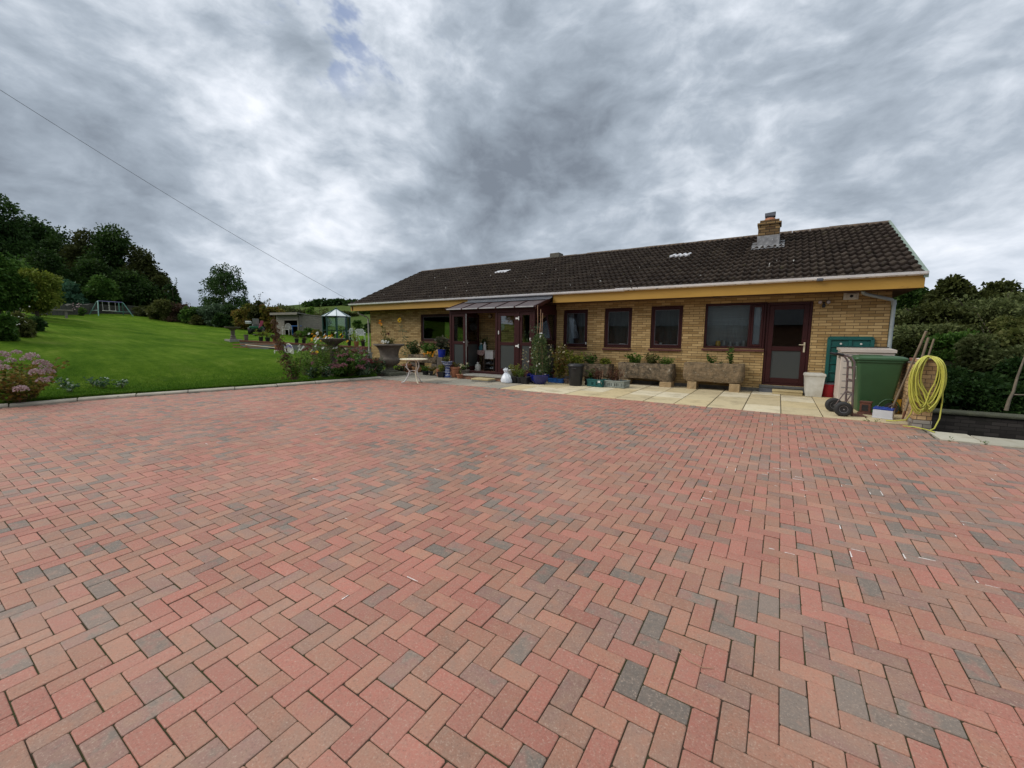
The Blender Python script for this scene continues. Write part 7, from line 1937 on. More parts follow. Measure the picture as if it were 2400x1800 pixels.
# ---- shed and long fence
def shed():
    A = np.array(xy_at(650, 38.5)); B = np.array(xy_at(702, 36.5)); d = B - A; Lf = np.linalg.norm(d); d /= Lf; back = np.array([-d[1], d[0]])
    if back @ A < 0: back = -back
    z0 = min(lz(*A), lz(*B)) - .3; zt = at(650, 735, 38.5)[2]; zt2 = at(702, 736, 36.5)[2]; dp = 2.4
    zf = at(675, 786, 37.4)[2]
    t = thing('garden_shed', 'open fronted weathered timber shed at the end of the lawn', 'shed', ((A + B) / 2).tolist() + [zf])
    def pt(s, k, z): q = A + d * s + back * k; return (q[0], q[1], z)
    def boards(name, s0, s1, k0, k1, zlo, zhi, n):
        mb = MB()
        for i in range(n):
            za_, zc = zlo + (zhi - zlo) * i / n, zlo + (zhi - zlo) * (i + 1) / n + .02
            o0, o1 = .035, .012
            if abs(k1 - k0) < 1e-6: mb.add([pt(s0, k0 - o0, za_), pt(s1, k0 - o0, za_), pt(s1, k0 - o1, zc), pt(s0, k0 - o1, zc), pt(s0, k0, za_), pt(s1, k0, za_)], [(0, 1, 2, 3), (4, 5, 1, 0)])
            else: mb.add([pt(s0 + o0, k0, za_), pt(s0 + o0, k1, za_), pt(s0 + o1, k1, zc), pt(s0 + o1, k0, zc), pt(s0, k0, za_), pt(s0, k1, za_)], [(0, 1, 2, 3), (4, 5, 1, 0)])
        return mk(name, mb, M_oldwood, t, world=True)
    o0, o1 = Lf * .36, Lf * .95; zo = at(690, 751, 37)[2]
    boards('front_boarding', 0, o0, 0, 0, z0, zt - .12, 12); boards('front_boarding', o1, Lf, 0, 0, z0, zt - .12, 12); boards('front_boarding', o0, o1, 0, 0, zo, zt - .12, 3); boards('side_boarding', Lf, Lf, 0, dp, z0, zt2 - .12, 12)
    w = MB(); w.add([pt(.02, dp, z0), pt(Lf - .02, dp, z0), pt(Lf - .02, dp, zt - .2), pt(.02, dp, zt - .2)], [(0, 1, 2, 3)]); w.add([pt(0.02, 0.01, z0), pt(.02, dp, z0), pt(.02, dp, zt - .2), pt(.02, 0.01, zt - .15)], [(0, 1, 2, 3)]); mk('back_wall', w, M_bark, t, world=True)
    f = MB()
    for s0, s1 in ((o0 - .07, o0), (o1, o1 + .07)): f.loft([[pt(s0, -.05, z), pt(s1, -.05, z), pt(s1, .04, z), pt(s0, .04, z)] for z in (z0, zo + .06)])
    f.loft([[pt(s, -.055, zo), pt(s, .04, zo), pt(s, .04, zo + .08), pt(s, -.055, zo + .08)] for s in (o0 - .07, o1 + .07)]); mk('door_frame', f, M_oldwood, t, world=True)
    r = MB(); r.loft([[pt(-.3, k, z), pt(Lf + .25, k, z), pt(Lf + .25, k, z + .09), pt(-.3, k, z + .09)] for k, z in ((-.35, zt - .04), (dp + .2, zt - .30))]); mk('roof', r, pmat('felt_roof', (0.10, 0.10, 0.095), (0.16, 0.15, 0.13), 4, .95), t, world=True)
    b = MB(); b.loft([[pt(s, -.36, zt - .13), pt(s, -.33, zt - .13), pt(s, -.33, zt + .02), pt(s, -.36, zt + .02)] for s in (-.3, Lf + .25)]); mk('barge_board', b, M_oldwood, t, world=True)
    # things standing in its doorway
    q = A + d * (o0 + (o1 - o0) * .28) - back * .15; pc2 = dup(pc, (q[0], q[1], lz(*q)), math.atan2(d[1], d[0]) + .5, 'white plastic chair standing in the shed doorway')
    q = A + d * (o0 + (o1 - o0) * .78) + back * .4; t2 = thing('side_table', 'blue topped table inside the shed doorway', 'table', (q[0], q[1], lz(*q)), math.atan2(d[1], d[0])); mk('top', MB().box(-.5, -.35, .72, .5, .35, .78, .01), M_brightblue, t2)
    for x in (-.44, .44):
        for y in (-.3, .3): mk('leg', MB().bar((x, y, 0), (x, y, .72), .05), M_brightblue, t2)
    # long boarded fence beside it
    C = np.array(xy_at(763, 36.0)); B2 = B + back * .2; n = 9; tf = thing('board_fence', 'long weathered board fence between the shed and the glasshouse', 'fence', ((B2 + C) / 2).tolist() + [lz(*((B2 + C) / 2))])
    zA, zC = at(703, 737, 36.6)[2], at(763, 743, 36.0)[2]; lA, lC = lz(*B2) - .3, lz(*C) - .3
    dd = (C - B2) / np.linalg.norm(C - B2); nn = np.array([dd[1], -dd[0]]); nn = nn if nn @ B2 < 0 else -nn
    mb = MB(); m = 11
    for i in range(m):
        f0, f1 = i / m, (i + 1) / m
        P0, P1 = B2 + nn * .035, C + nn * .035; Q0, Q1 = B2 + nn * .012, C + nn * .012
        mb.add([(P0[0], P0[1], lA + (zA - lA) * f0), (P1[0], P1[1], lC + (zC - lC) * f0), (Q1[0], Q1[1], lC + (zC - lC) * f1), (Q0[0], Q0[1], lA + (zA - lA) * f1), (B2[0], B2[1], lA + (zA - lA) * f0), (C[0], C[1], lC + (zC - lC) * f0)], [(0, 1, 2, 3), (4, 5, 1, 0)])
    mk('board_panel', mb, M_oldwood, tf, world=True); c_ = MB().bar((B2[0], B2[1], zA + .03), (C[0], C[1], zC + .03), .14, .06); mk('capping', c_, M_oldwood, tf, world=True)
    for k in range(4): q = B2 + (C - B2) * (k / 3.0) - nn * .05; mk('post', MB().box(q[0] - .05, q[1] - .05, lA, q[0] + .05, q[1] + .05, zC - .02), M_oldwood, tf, world=True)
shed()
# ---- hexagonal glasshouse
def glasshouse():
    c = at(790, 795, 33.2); z0 = lz(c[0], c[1]) - .02; R_ = 33.2 * math.cos(rad(24)) * 23.0 / 973 * 1.28
    ze = at(790, 742, 33.2)[2]; za_ = at(790, 724, 33.2)[2]
    t = thing('glasshouse', 'small hexagonal green framed glasshouse with a pale pointed roof', 'glasshouse', (c[0], c[1], z0)); h1 = ze - z0; h2 = za_ - z0; n = 8
    f = MB(); pts = [(R_ * math.cos(rad(360 * k / n + 12)), R_ * math.sin(rad(360 * k / n + 12))) for k in range(n)]
    for k in range(n):
        a, b2 = pts[k], pts[(k + 1) % n]
        f.bar((a[0], a[1], 0), (a[0], a[1], h1), .075); f.bar((a[0], a[1], h1), (b2[0], b2[1], h1), .08); f.bar((a[0], a[1], .05), (b2[0], b2[1], .05), .1)
        f.bar((a[0], a[1], h1 * .42), (b2[0], b2[1], h1 * .42), .04)
    mk('frame', f, M_ghframe, t)
    for k in range(n):
        a, b2 = pts[k], pts[(k + 1) % n]; q = .985
        mk('side_pane', MB().loft([[(a[0] * q, a[1] * q, .1), (b2[0] * q, b2[1] * q, .1), (b2[0] * (q - .006), b2[1] * (q - .006), .1), (a[0] * (q - .006), a[1] * (q - .006), .1)], [(a[0] * q, a[1] * q, h1 - .04), (b2[0] * q, b2[1] * q, h1 - .04), (b2[0] * (q - .006), b2[1] * (q - .006), h1 - .04), (a[0] * (q - .006), a[1] * (q - .006), h1 - .04)]]), M_thinglass, t)
        e = 1.09; mk('roof_pane', MB().add([(a[0] * e, a[1] * e, h1 + .0), (b2[0] * e, b2[1] * e, h1 + .0), (.03, .0, h2), (a[0] * e, a[1] * e, h1 + .015), (b2[0] * e, b2[1] * e, h1 + .015), (.03, 0, h2 + .015)], [(0, 2, 1), (3, 4, 5), (0, 1, 4, 3), (1, 2, 5, 4), (2, 0, 3, 5)]), M_polyroof, t)
        mk('roof_bar', MB().bar((a[0] * 1.1, a[1] * 1.1, h1 + .03), (0, 0, h2 + .03), .035), M_ghframe, t)
    mk('finial', MB().lathe([(.09, h2 - .02), (.10, h2 + .04), (.04, h2 + .08), (.001, h2 + .09)], 12, cap1=False), M_ghframe, t)
    for i, (dx, dy, h, lab) in enumerate(((.3, .2, 1.1, 'brown potted plant inside the glasshouse, taller one'), (-.35, -.1, .8, 'brown potted plant inside the glasshouse, shorter one'))):
        quickplant(lab, (c[0] + dx, c[1] + dy, z0 + .05), 150 + i, h, .3, .3, 10, 150, .12, .06, LM_brown)
glasshouse()
# ---- ride-on mower
def mower():
    p = on_lawn(603, 788, 37); t = thing('ride_on_mower', 'green ride-on mower with grey high seat parked by the hedge', 'ride-on mower', p, rad(150))
    s = 1.0
    b = MB(); b.loft([[(x, -w, z0), (x, w, z0), (x, w * .95, z1), (x, -w * .95, z1)] for x, w, z0, z1 in ((.15, .30, .42, .74), (.3, .32, .40, .78), (.85, .30, .38, .72), (1.0, .24, .42, .60))]); mk('bonnet', b, M_mower, t, smooth=40)
    b = MB(); b.box(-.75, -.42, .42, -.05, .42, .58, .03); b.box(-.05, -.36, .30, .2, .36, .40, .02); mk('rear_body', b, M_mower, t)
    mk('cutting_deck', MB().box(-.2, -.52, .14, .55, .52, .28, .03), M_black, t); mk('grille', MB().box(1.0, -.2, .36, 1.02, .2, .56, .004), M_black, t)
    b = MB(); b.box(-.62, -.25, .58, -.15, .25, .70, .04); b.loft([[(x, -.2, z), (x, .2, z), (x - .10, .2, z), (x - .10, -.2, z)] for x, z in ((-.55, .70), (-.60, .9), (-.63, 1.14))]); mk('seat', b, M_greypad, t, smooth=40)
    w = MB(); w.tube([(.12, 0, .72), (-.0, 0, .95)], .02, 6); k = []
    for i in range(16): a = 2 * math.pi * i / 16; k.append((-.0 + .10 * math.cos(a) * .5, .17 * math.sin(a), .95 + .10 * math.cos(a)))
    w.tube(k, .015, 6, closed=True); mk('steering_wheel', w, M_black, t)
    for x, y, r, wd in ((-.5, .43, .25, .2), (-.5, -.43, .25, .2), (.75, .40, .17, .14), (.75, -.40, .17, .14)):
        o = mk('wheel', MB().lathe([(r * .5, -wd / 2), (r * .92, -wd / 2), (r, -wd / 3), (r, wd / 3), (r * .92, wd / 2), (r * .5, wd / 2)], 22), M_rubber, t, smooth=40); o.rotation_euler = (rad(90), 0, 0); o.location = (x, y, r); mk('rim', MB().lathe([(.03, -wd * .42), (r * .5, -wd * .40), (r * .5, wd * .40), (.03, wd * .42)], 18), M_greywhite, o)
    q = on_lawn(610, 788, 36.3); o = thing('pink_board', 'pink board leaning upright on the mower', 'board', (q[0], q[1], q[2] + .45), rad(-50)); mk('sheet', MB().box(-.22, -.01, .05, .22, .01, .62, .01, Matrix.Rotation(rad(-18), 4, 'X')), M_pink, o)
    q = on_lawn(584, 787, 37.2); o = thing('plastic_box', 'white plastic box balanced at the back of the mower', 'box', (q[0], q[1], q[2] + .72), rad(-40)); mk('box', MB().box(-.25, -.15, 0, .25, .15, .2, .02), M_white, o); mk('dark_band', MB().box(-.252, -.153, .08, .252, .153, .11, .002), M_black, o)
    q = on_lawn(600, 790, 35.8); o = thing('plank', 'pale plank on the grass in front of the mower', 'plank', q, rad(-30)); mk('board', MB().box(-1.3, -.1, .02, 1.3, .1, .07, .005), M_oldwood, o)
    q = on_lawn(640, 790, 36.0); o = thing('plank', 'short pale plank on the grass between mower and shed', 'plank', q, rad(-30)); mk('board', MB().box(-.5, -.1, .02, .5, .1, .07, .005), M_oldwood, o)
mower()
# ---- swing set
def swing_set():
    d = 49; L_ = on_lawn(219, 741, d); R__ = on_lawn(302, 743, d + 1.0); zb = min(L_[2], R__[2])
    t = thing('swing_set', 'green tubular swing set with two swings and a glider', 'swing set', ((L_[0] + R__[0]) / 2, (L_[1] + R__[1]) / 2, (L_[2] + R__[2]) / 2))
    ax = (R__ - L_)[:2]; W2 = np.linalg.norm(ax) / 2; rz = math.atan2(ax[1], ax[0]); t.rotation_euler = (0, 0, rz); h = at(230, 705, d)[2] - (L_[2] + R__[2]) / 2
    x1 = W2 * .66
    mk('top_bar', MB().tube([(-x1, 0, h), (x1, 0, h)], .035, 8), M_purple, t, smooth=60)
    for s_ in (-1, 1):
        for y in (-.75, .75): mk('leg', MB().tube([(s_ * x1, 0, h), (s_ * (x1 + .06), y * .1, h * .95), (s_ * W2, y, -.15)], .035, 8), M_swing, t, smooth=60)
        mk('cross_bar', MB().tube([(s_ * (W2 - .1), -.5, .3 * h), (s_ * (W2 - .1), .5, .3 * h)], .025, 6), M_swing, t)
    for x in (-x1 * .42, x1 * .15):
        sw = mk('swing', MB().box(x - .22, -.09, .30 * h, x + .22, .09, .34 * h, .01), M_greywhite, t)
        for k in (-.2, .2): mk('chain', MB().tube([(x + k, 0, h), (x + k, 0, .33 * h)], .012, 5), M_greywhite, sw)
    g = MB(); g.tube([(x1 * .72, 0, h), (x1 * .72, 0, .3 * h)], .035, 6); g.box(x1 * .72 - .35, -.08, .26 * h, x1 * .72 + .35, .08, .32 * h, .01); mk('glider', g, M_swing, t)
swing_set()
# bench at the wood edge
q = on_lawn(90, 738, 36.5); t = thing('garden_bench', 'dark timber bench under the small yellow-green tree', 'bench', q, rad(80)); mk('seat', MB().box(-1.4, -.2, .42, 1.4, .2, .5, .01), M_oldwood, t)
for x in (-1.1, 1.1): mk('leg', MB().box(x - .06, -.15, 0, x + .06, .15, .42, .006), M_oldwood, t)
# ---- stone walls closing the lawn
def field_wall(label, pts):
    mid = np.mean([p[:2] for p in pts], 0); t = thing('stone_wall', label, 'wall', (mid[0], mid[1], lz(*mid))); rng = random.Random(len(pts)); rings = []
    for i in range(len(pts) - 1):
        a, c = np.array(pts[i][:2]), np.array(pts[i + 1][:2]); n = max(2, int(np.linalg.norm(c - a) / .5)); d = (c - a) / np.linalg.norm(c - a); nn = np.array([d[1], -d[0]])
        for k in range(n + (i == len(pts) - 2)):
            p = a + (c - a) * k / n; h = pts[i][2] + (pts[i + 1][2] - pts[i][2]) * k / n + rng.uniform(-.08, .08); z = lz(*p) - .3; w = .22 + rng.uniform(-.02, .02)
            rings.append([(*(p + nn * w), z), (*(p + nn * w * .8), z + .3 + h), (*(p - nn * w * .8), z + .3 + h), (*(p - nn * w), z)])
    mk('stonework', MB().loft(rings), M_fieldwall, t, world=True)
field_wall('grey dry stone wall behind the swing set under the trees', [(*xy_at(90, 41), .8), (*xy_at(160, 48), .75), (*xy_at(240, 52), .8), (*xy_at(330, 51.5), .7), (*xy_at(400, 48.5), .75)])
field_wall('grey dry stone wall below the garden hedge towards the mower', [(*xy_at(400, 48.5), .75), (*xy_at(470, 45.5), .8), (*xy_at(540, 43.0), .85), (*xy_at(600, 41.5), .8), (*xy_at(640, 40.5), .8)])

# ================================================================== TREES AND HEDGES
def leaf_mass(name, parent, seed, blobs, nleaf, size, mat, flat=.8, clump=.55, tintbias=None, aspect=.62):
    """leaf sprays gathered into clumps spread over the given ellipsoids (cx, cy, cz, rx, ry, rz, weight)"""
    rng = np.random.RandomState(seed); blobs = np.array(blobs, float); w = blobs[:, 6] / blobs[:, 6].sum(); Ps = []; Ds = []; Ts = []
    per = 46; nc = max(1, nleaf // per)
    for b in rng.choice(len(blobs), nc, p=w):
        c = blobs[b, :3]; r = blobs[b, 3:6]; d = rng.normal(size=3); d /= np.linalg.norm(d); q = rng.uniform(.30, 1.05) ** .55
        cc = c + d * r * q; cr = clump * rng.uniform(.6, 1.35); n = int(per * rng.uniform(.6, 1.4))
        e = rng.normal(size=(n, 3)); e /= np.linalg.norm(e, axis=1, keepdims=True)
        p = cc + e * (rng.rand(n, 1) ** .45) * cr * np.array([1.15, 1.15, flat]); Ps.append(p)
        dd = d * .55 + e * .6 + rng.normal(0, .45, (n, 3)); dd[:, 2] -= .12; Ds.append(dd)
        Ts.append(np.clip(rng.normal(rng.uniform(.15, .85), .17, n), 0, 1))
    P = np.concatenate(Ps); D = np.concatenate(Ds); T = np.concatenate(Ts); n = len(P)
    s = size * (.65 + .7 * rng.rand(n))
    return add_leaves(name, P, D, s, s * aspect, mat, parent, seed, tint=T, droop=.12)
def trunk(parent, seed, h, r, limbs, mat=None, lean=(0, 0)):
    rng = np.random.RandomState(seed); mb = MB(); top = np.array([lean[0], lean[1], h])
    path = [np.array([0, 0, -.4]), np.array([lean[0] * .1, lean[1] * .1, h * .25]), top * .6 + np.array([0, 0, 0]) + rng.normal(0, r * .4, 3) * np.array([1, 1, 0]), top]
    mb.tube(path, [r * 1.25, r, r * .72, r * .35], 10)
    for tip in limbs:
        tip = np.array(tip[:3], float); s_ = rng.uniform(.3, .75); st = top * s_; m = st * .5 + tip * .5 + np.array([0, 0, h * .06])
        mb.tube([st, m, tip], [r * .45, r * .28, r * .08], 7)
    return mk('trunk', mb, mat or M_bark, parent, smooth=60)
WOOD = 'trees of the dark wood beyond the lawn'
def tree(name, label, u, d, vtop, rpx, seed, mat, nleaf, size, base=None, squat=.55, group=None, blobs=None, clump=None, trunkr=None, low=.2, z=None):
    x, y = xy_at(u, d); zb = lz(x, y) if z is None else z; top = at(u, vtop, d)[2]; h = top - zb
    depth = (np.array([x, y, 0]) @ cam_fwd); R_ = rpx * depth / 973
    t = thing(name, label, 'tree', (x, y, zb), 0, group); rng = np.random.RandomState(seed); bl = []
    hc = h * (1 - low)
    for k in range(9):
        a = rng.rand() * 6.283; q = rng.uniform(.2, .75); f = rng.uniform(0, 1)
        rr = R_ * (.55 - .22 * f) * rng.uniform(.85, 1.2); zc = h * low + hc * (.18 + .62 * f); pull = (1 - .55 * f)
        bl.append((math.cos(a) * R_ * q * pull, math.sin(a) * R_ * q * pull, zc, rr, rr, min(rr * squat * 1.4, hc * .3), rr ** 2))
    bl.append((0, 0, h * .84, R_ * .34, R_ * .34, h * .15, R_ * R_ * .12)); bl.append((0, 0, h * (low + .35 * (1 - low)), R_ * .62, R_ * .62, hc * .36, R_ * R_ * .5))
    if blobs: bl = blobs(R_, h)
    trunk(t, seed, h * .8, trunkr or max(.12, h * .022), [(b[0], b[1], b[2]) for b in bl[:8]])
    leaf_mass('crown', t, seed, bl, nleaf, size, mat, clump=clump or R_ * .19)
    return t
# far-left wood, dark and tall
TW = 42000
tree('conifer_tree', 'tall blackish conifer rising highest at the edge of the wood', 25, 66, 452, 95, 201, LM_dark, TW, .30, squat=.9, group=WOOD, low=.05)
tree('conifer_tree', 'dark conifer with a stepped crown next to the highest one', 95, 68, 505, 82, 202, LM_dark, TW, .30, squat=.9, group=WOOD, low=.05)
LM_wood = leafmat('leaf_wood', [(0.012, 0.030, 0.007), (0.027, 0.058, 0.011), (0.056, 0.098, 0.021)])
LM_woodw = leafmat('leaf_wood_warm', [(0.026, 0.033, 0.009), (0.052, 0.063, 0.016), (0.09, 0.10, 0.028)])
tree('broadleaf_tree', 'dense dark tree between the conifers and the rounded tree', 168, 64, 540, 72, 203, LM_wood, TW, .26, group=WOOD, low=.02)
tree('broadleaf_tree', 'brownish green tree in the middle of the wood', 222, 62, 545, 62, 204, LM_woodw, TW, .25, group=WOOD, low=.02)
tree('broadleaf_tree', 'rounded airy topped tree standing highest behind the swing set', 285, 60, 532, 70, 205, LM_wood, 40000, .24, group=WOOD, low=.03)
tree('broadleaf_tree', 'dark tree sloping down at the open end of the wood', 345, 58, 580, 58, 206, LM_woodw, 34000, .23, group=WOOD, low=.02)
tree('broadleaf_tree', 'lowest shaggy tree at the open end of the wood', 378, 56, 640, 36, 207, LM_woodw, 15000, .2, group=WOOD, low=.0)
tree('broadleaf_tree', 'dark shaded tree filling the wood behind the yellow-green tree', 120, 56, 590, 75, 208, LM_wood, 30000, .25, group=WOOD, low=.0)
tree('broadleaf_tree', 'dark shaded tree filling the wood right behind the swings', 235, 57, 610, 70, 209, LM_wood, 30000, .25, group=WOOD, low=.0)
tree('broadleaf_tree', 'low dark tree spreading over the wall beyond the swings', 310, 56, 640, 70, 210, LM_wood, 28000, .23, group=WOOD, low=.0)
tree('broadleaf_tree', 'rich green bushy tree at the very edge of the lawn', 2, 33, 596, 58, 211, LM_mid, 26000, .13, low=.12)
tree('broadleaf_tree', 'darker green tree just behind the bushy one at the lawn edge', 45, 38, 605, 60, 212, LM_mid, 24000, .15, low=.15)
tree('small_tree', 'small yellow-green tree with a thin pale trunk on the lawn edge', 92, 33.5, 634, 50, 213, leafmat('leaf_lime', [(0.07, 0.11, 0.014), (0.15, 0.19, 0.024), (0.26, 0.28, 0.05)]), 15000, .12, low=.22, trunkr=.07)
tree('conifer_tree', 'blue-green spreading conifer lower than the wood', 168, 52, 655, 34, 214, LM_spruce, 7000, .22, squat=.4, low=.25)
tree('small_tree', 'mid green maple-like tree over the wall near the swings', 245, 53, 650, 34, 215, LM_mid, 7000, .24, squat=.5, low=.25)
# the single oak
def oak_blobs(R_, h):
    L = [(-.55, 0, .40, .36, .14), (-.72, .1, .26, .26, .09), (.05, 0, .86, .34, .12), (-.35, .1, .72, .32, .12), (.42, 0, .76, .28, .12), (.30, -.1, .55, .42, .12), (.62, 0, .38, .34, .13), (.85, .1, .20, .22, .08), (-.15, 0, .52, .34, .12), (-.25, -.2, .24, .36, .08), (.35, .2, .22, .36, .08), (.78, 0, .52, .2, .10), (-.62, 0, .58, .2, .07), (.15, .1, .70, .3, .1)]
    return [(x * R_, y * R_, z * h, r * R_ * .95, r * R_ * .95, q * h, r * r) for x, y, z, r, q in L]
tree('oak_tree', 'single spreading oak standing clear against the sky', 530, 82, 618, 84, 220, leafmat('leaf_oak', [(0.018, 0.045, 0.012), (0.035, 0.075, 0.018), (0.06, 0.11, 0.028)]), 9000, .27, blobs=oak_blobs, clump=.56, z=at(530, 722, 82)[2] - 1.0)

def shrub(label, u, d, vtop, rpx, seed, mat, nleaf, size, name='shrub', group=None, z=None, squat=1.0, sprigs=0, cat='shrub', vbase=None):
    x, y = xy_at(u, d); zb = (lz(x, y) if z is None else z); top = at(u, vtop, d)[2]; h = max(.5, top - zb); depth = (np.array([x, y, 0]) @ cam_fwd); R_ = rpx * depth / 973
    t = thing(name, label, cat, (x, y, zb), 0, group); rng = np.random.RandomState(seed); bl = []
    for k in range(10):
        a = rng.rand() * 6.283; q = rng.uniform(.1, .75); f = rng.uniform(.05, .8); rr = R_ * rng.uniform(.3, .48)
        bl.append((math.cos(a) * R_ * q, math.sin(a) * R_ * q * .8, h * f, rr, rr, h * .24 * squat, rr ** 2))
    leaf_mass('foliage', t, seed, bl, nleaf, size, mat, clump=R_ * .17)
    paths = [[(0, 0, -.2), (b[0] * .5, b[1] * .5, b[2] * .6), (b[0], b[1], b[2])] for b in bl]
    for k in range(sprigs):
        a = rng.uniform(-R_, R_); hh = h * rng.uniform(.95, 1.25); paths.append([(a * .5, 0, h * .4), (a * .8, rng.normal() * .2, h * .8), (a, rng.normal() * .3, hh)])
    stems_mesh(paths, [.05] * 10 + [.022] * sprigs, M_bark, t, n=5)
    if sprigs:
        P = []
        for q in paths[10:]:
            for s_ in np.linspace(.35, 1, 13): p = np.array(q[1]) * (1 - s_) + np.array(q[2]) * s_; P.append(p + rng.normal(0, .06, 3))
        add_leaves('sprig', P, rng.normal(size=(len(P), 3)), size * .8, size * .45, mat, t, seed + 1)
    return t
HG = 'bushes of the garden hedge'
hedge = [(395, 47.2, 706, 34, LM_olive, 'ragged olive hedge bush where the wood ends', 3), (432, 46.6, 716, 32, LM_purple, 'brown tinged hedge bush below the gap before the oak', 1), (410, 52, 664, 20, LM_dark, 'thin leggy hedge sapling standing up at the wood end', 4), (466, 45, 720, 32, LM_mid, 'low green hedge bush towards the wood from the oak trunk', 1), (505, 43.6, 716, 36, LM_grey, 'grey-green willow-like bush below the oak', 0), (545, 42.8, 717, 32, LM_dark, 'dark hedge bush between the grey-green one and the mower', 1), (580, 41.8, 712, 30, LM_autumn, 'yellow-green hedge bush right behind the mower seat', 0), (612, 41.2, 704, 28, LM_woodw, 'brownish hedge bush with twigs above the mower', 5), (640, 40.2, 712, 22, LM_autumn, 'mixed yellow-brown hedge bush at the shed wall', 1), (527, 42.4, 738, 20, LM_dark, 'low dark bush in front of the stone wall', 0), (470, 44.2, 740, 20, LM_olive, 'small olive bush at the foot of the stone wall', 0), (645, 56, 716, 40, LM_olive, 'olive field hedge bush above the shed roof', 2), (695, 58, 717, 42, LM_woodw, 'brown-green field hedge bush above the long board fence', 3), (738, 60, 724, 34, LM_olive, 'olive field hedge bush above the fence end by the glasshouse', 2), (355, 50, 720, 30, LM_woodw, 'low brown bush against the wall beyond the swings', 1)]
for i, (u, d, vt, rp, m_, lab, spr) in enumerate(hedge): shrub(lab, u, d, vt, rp, 230 + i, m_, 8500, .17, group=HG, sprigs=spr, z=at(u, 764, d)[2] if d > 50 else None)
shrub('rambling rose spilling over the long board fence', 727, 37.2, 722, 15, 245, LM_bright, 2600, .16, sprigs=2); shrub('green bush at the shed corner', 705, 35.5, 774, 13, 246, LM_bright, 1500, .14); shrub('dark leafy mound at the foot of the board fence', 728, 35, 768, 18, 247, LM_mid, 2400, .15); shrub('reddish leafy mound against the glasshouse', 748, 33.5, 775, 13, 248, LM_autumn, 1600, .14)
shrub('young apple tree beyond the glasshouse', 845, 40, 748, 17, 249, LM_mid, 3000, .18, z=.4); shrub('dark garden bush glimpsed past the white downpipe', 862, 44, 742, 14, 250, LM_dark, 2600, .2, z=.4)
for i, (u, d, vt, rp, m_, lab) in enumerate(((8, 21.5, 728, 42, LM_mid, 'leafy border shrub with pale flowers at the edge of the lawn'), (52, 23, 738, 30, LM_olive, 'low yellow-green border shrub below the small tree'), (85, 25.5, 744, 20, LM_dark, 'low dark border shrub at the corner of the lawn'))):
    t = shrub(lab, u, d, vt, rp, 255 + i, m_, 5200, .12)
    if i == 0: rg = np.random.RandomState(1); add_leaves('flower', [(rg.uniform(-1, 1), rg.uniform(-1, .6), rg.uniform(.5, 1.3)) for _ in range(26)], rg.normal(size=(26, 3)), .05, .045, PM_white, t, 1)
t = shrub('white hydrangea at the wall beside the swing set', 198, 47.5, 728, 9, 259, LM_mid, 900, .14); add_leaves('flower', [(rg.uniform(-.4, .4), rg.uniform(-.5, .1), rg.uniform(.4, .9)) for _ in range(14)], rg.normal(size=(14, 3)), .12, .11, PM_mauve, t, 1)
# hedgerow and far wood on the hill beyond
for i, (u, d, vt, rp, m_, lab) in enumerate(((790, 125, 717, 44, LM_dark, 'dark hedgerow tree on the hill crest above the glasshouse'), (742, 128, 727, 26, LM_dark, 'low hedgerow tree on the hill crest above the board fence'), (835, 120, 730, 24, LM_dark, 'hedgerow tree on the hill beside the eaves'), (858, 96, 752, 22, LM_mid, 'hedgerow bush in the far field by the house corner'), (812, 92, 757, 24, LM_woodw, 'hedgerow bush in the far field behind the glasshouse'))):
    x, y = xy_at(u, d); shrub(lab, u, d, vt, rp, 262 + i, m_, 5200, .8 if d > 110 else .55, name='hedgerow_tree', group='hedgerow on the far hill', z=gz(x, y), cat='tree')
# ---- right-hand bank
LM_bank = leafmat('leaf_bank', [(0.055, 0.072, 0.022), (0.105, 0.128, 0.044), (0.18, 0.20, 0.08)])
BK = 'shrubs of the bank beside the house'
bank = [(2160, 23, 770, 80, LM_bank, 'olive twiggy shrub filling the middle of the bank above the tools', 3), (2290, 23.2, 750, 85, LM_woodw, 'brownish shrub filling the middle of the bank', 3), (2390, 22.5, 745, 80, LM_olive, 'olive shrub in the middle of the bank near the sapling', 2), (2110, 26, 735, 75, LM_bank, 'twiggy olive shrub on the bank nearest the house corner', 5), (2200, 25, 720, 85, LM_woodw, 'brown-green thorny shrub on the bank above the tools', 6), (2310, 26, 690, 95, LM_bank, 'domed shrub on the crest of the bank', 4), (2400, 25, 715, 90, LM_bank, 'green shrub on the bank at the edge of the picture', 2), (2250, 21, 790, 85, LM_mid, 'leafy green shrub low on the bank behind the pier', 1), (2360, 20, 780, 95, LM_bank, 'broad leafy shrub low on the bank away from the pier', 1), (2150, 21.5, 800, 70, LM_woodw, 'tangled shrub low on the bank behind the tools', 3), (2420, 18, 850, 80, LM_dark, 'dark laurel over the sunken wall at the picture edge', 0), (2300, 17.5, 870, 85, LM_dark, 'dark laurel hanging over the middle of the sunken wall', 0), (2225, 17.8, 880, 60, LM_dark, 'dark laurel over the sunken wall beside the hose', 0), (2490, 21, 760, 90, LM_olive, 'olive shrub at the far end of the bank', 1)]
for i, (u, d, vt, rp, m_, lab, spr) in enumerate(bank):
    x, y = xy_at(u, d); shrub(lab, u, d, vt, rp, 280 + i, m_, 15000, .13 if d > 19 else .12, group=BK, sprigs=spr, z=gz(x, y) - .3)
for i, (u, d, vt, lab) in enumerate(((2225, 13.9, 900, 'low dark evergreen just behind the retaining wall beside the hose'), (2300, 14.2, 895, 'low dark evergreen behind the middle of the retaining wall'), (2385, 14.4, 900, 'low dark evergreen behind the retaining wall beyond the sapling'))):
    shrub(lab, u, d, vt, 52, 295 + i, LM_dark, 7000, .09, group=BK, z=-.35)
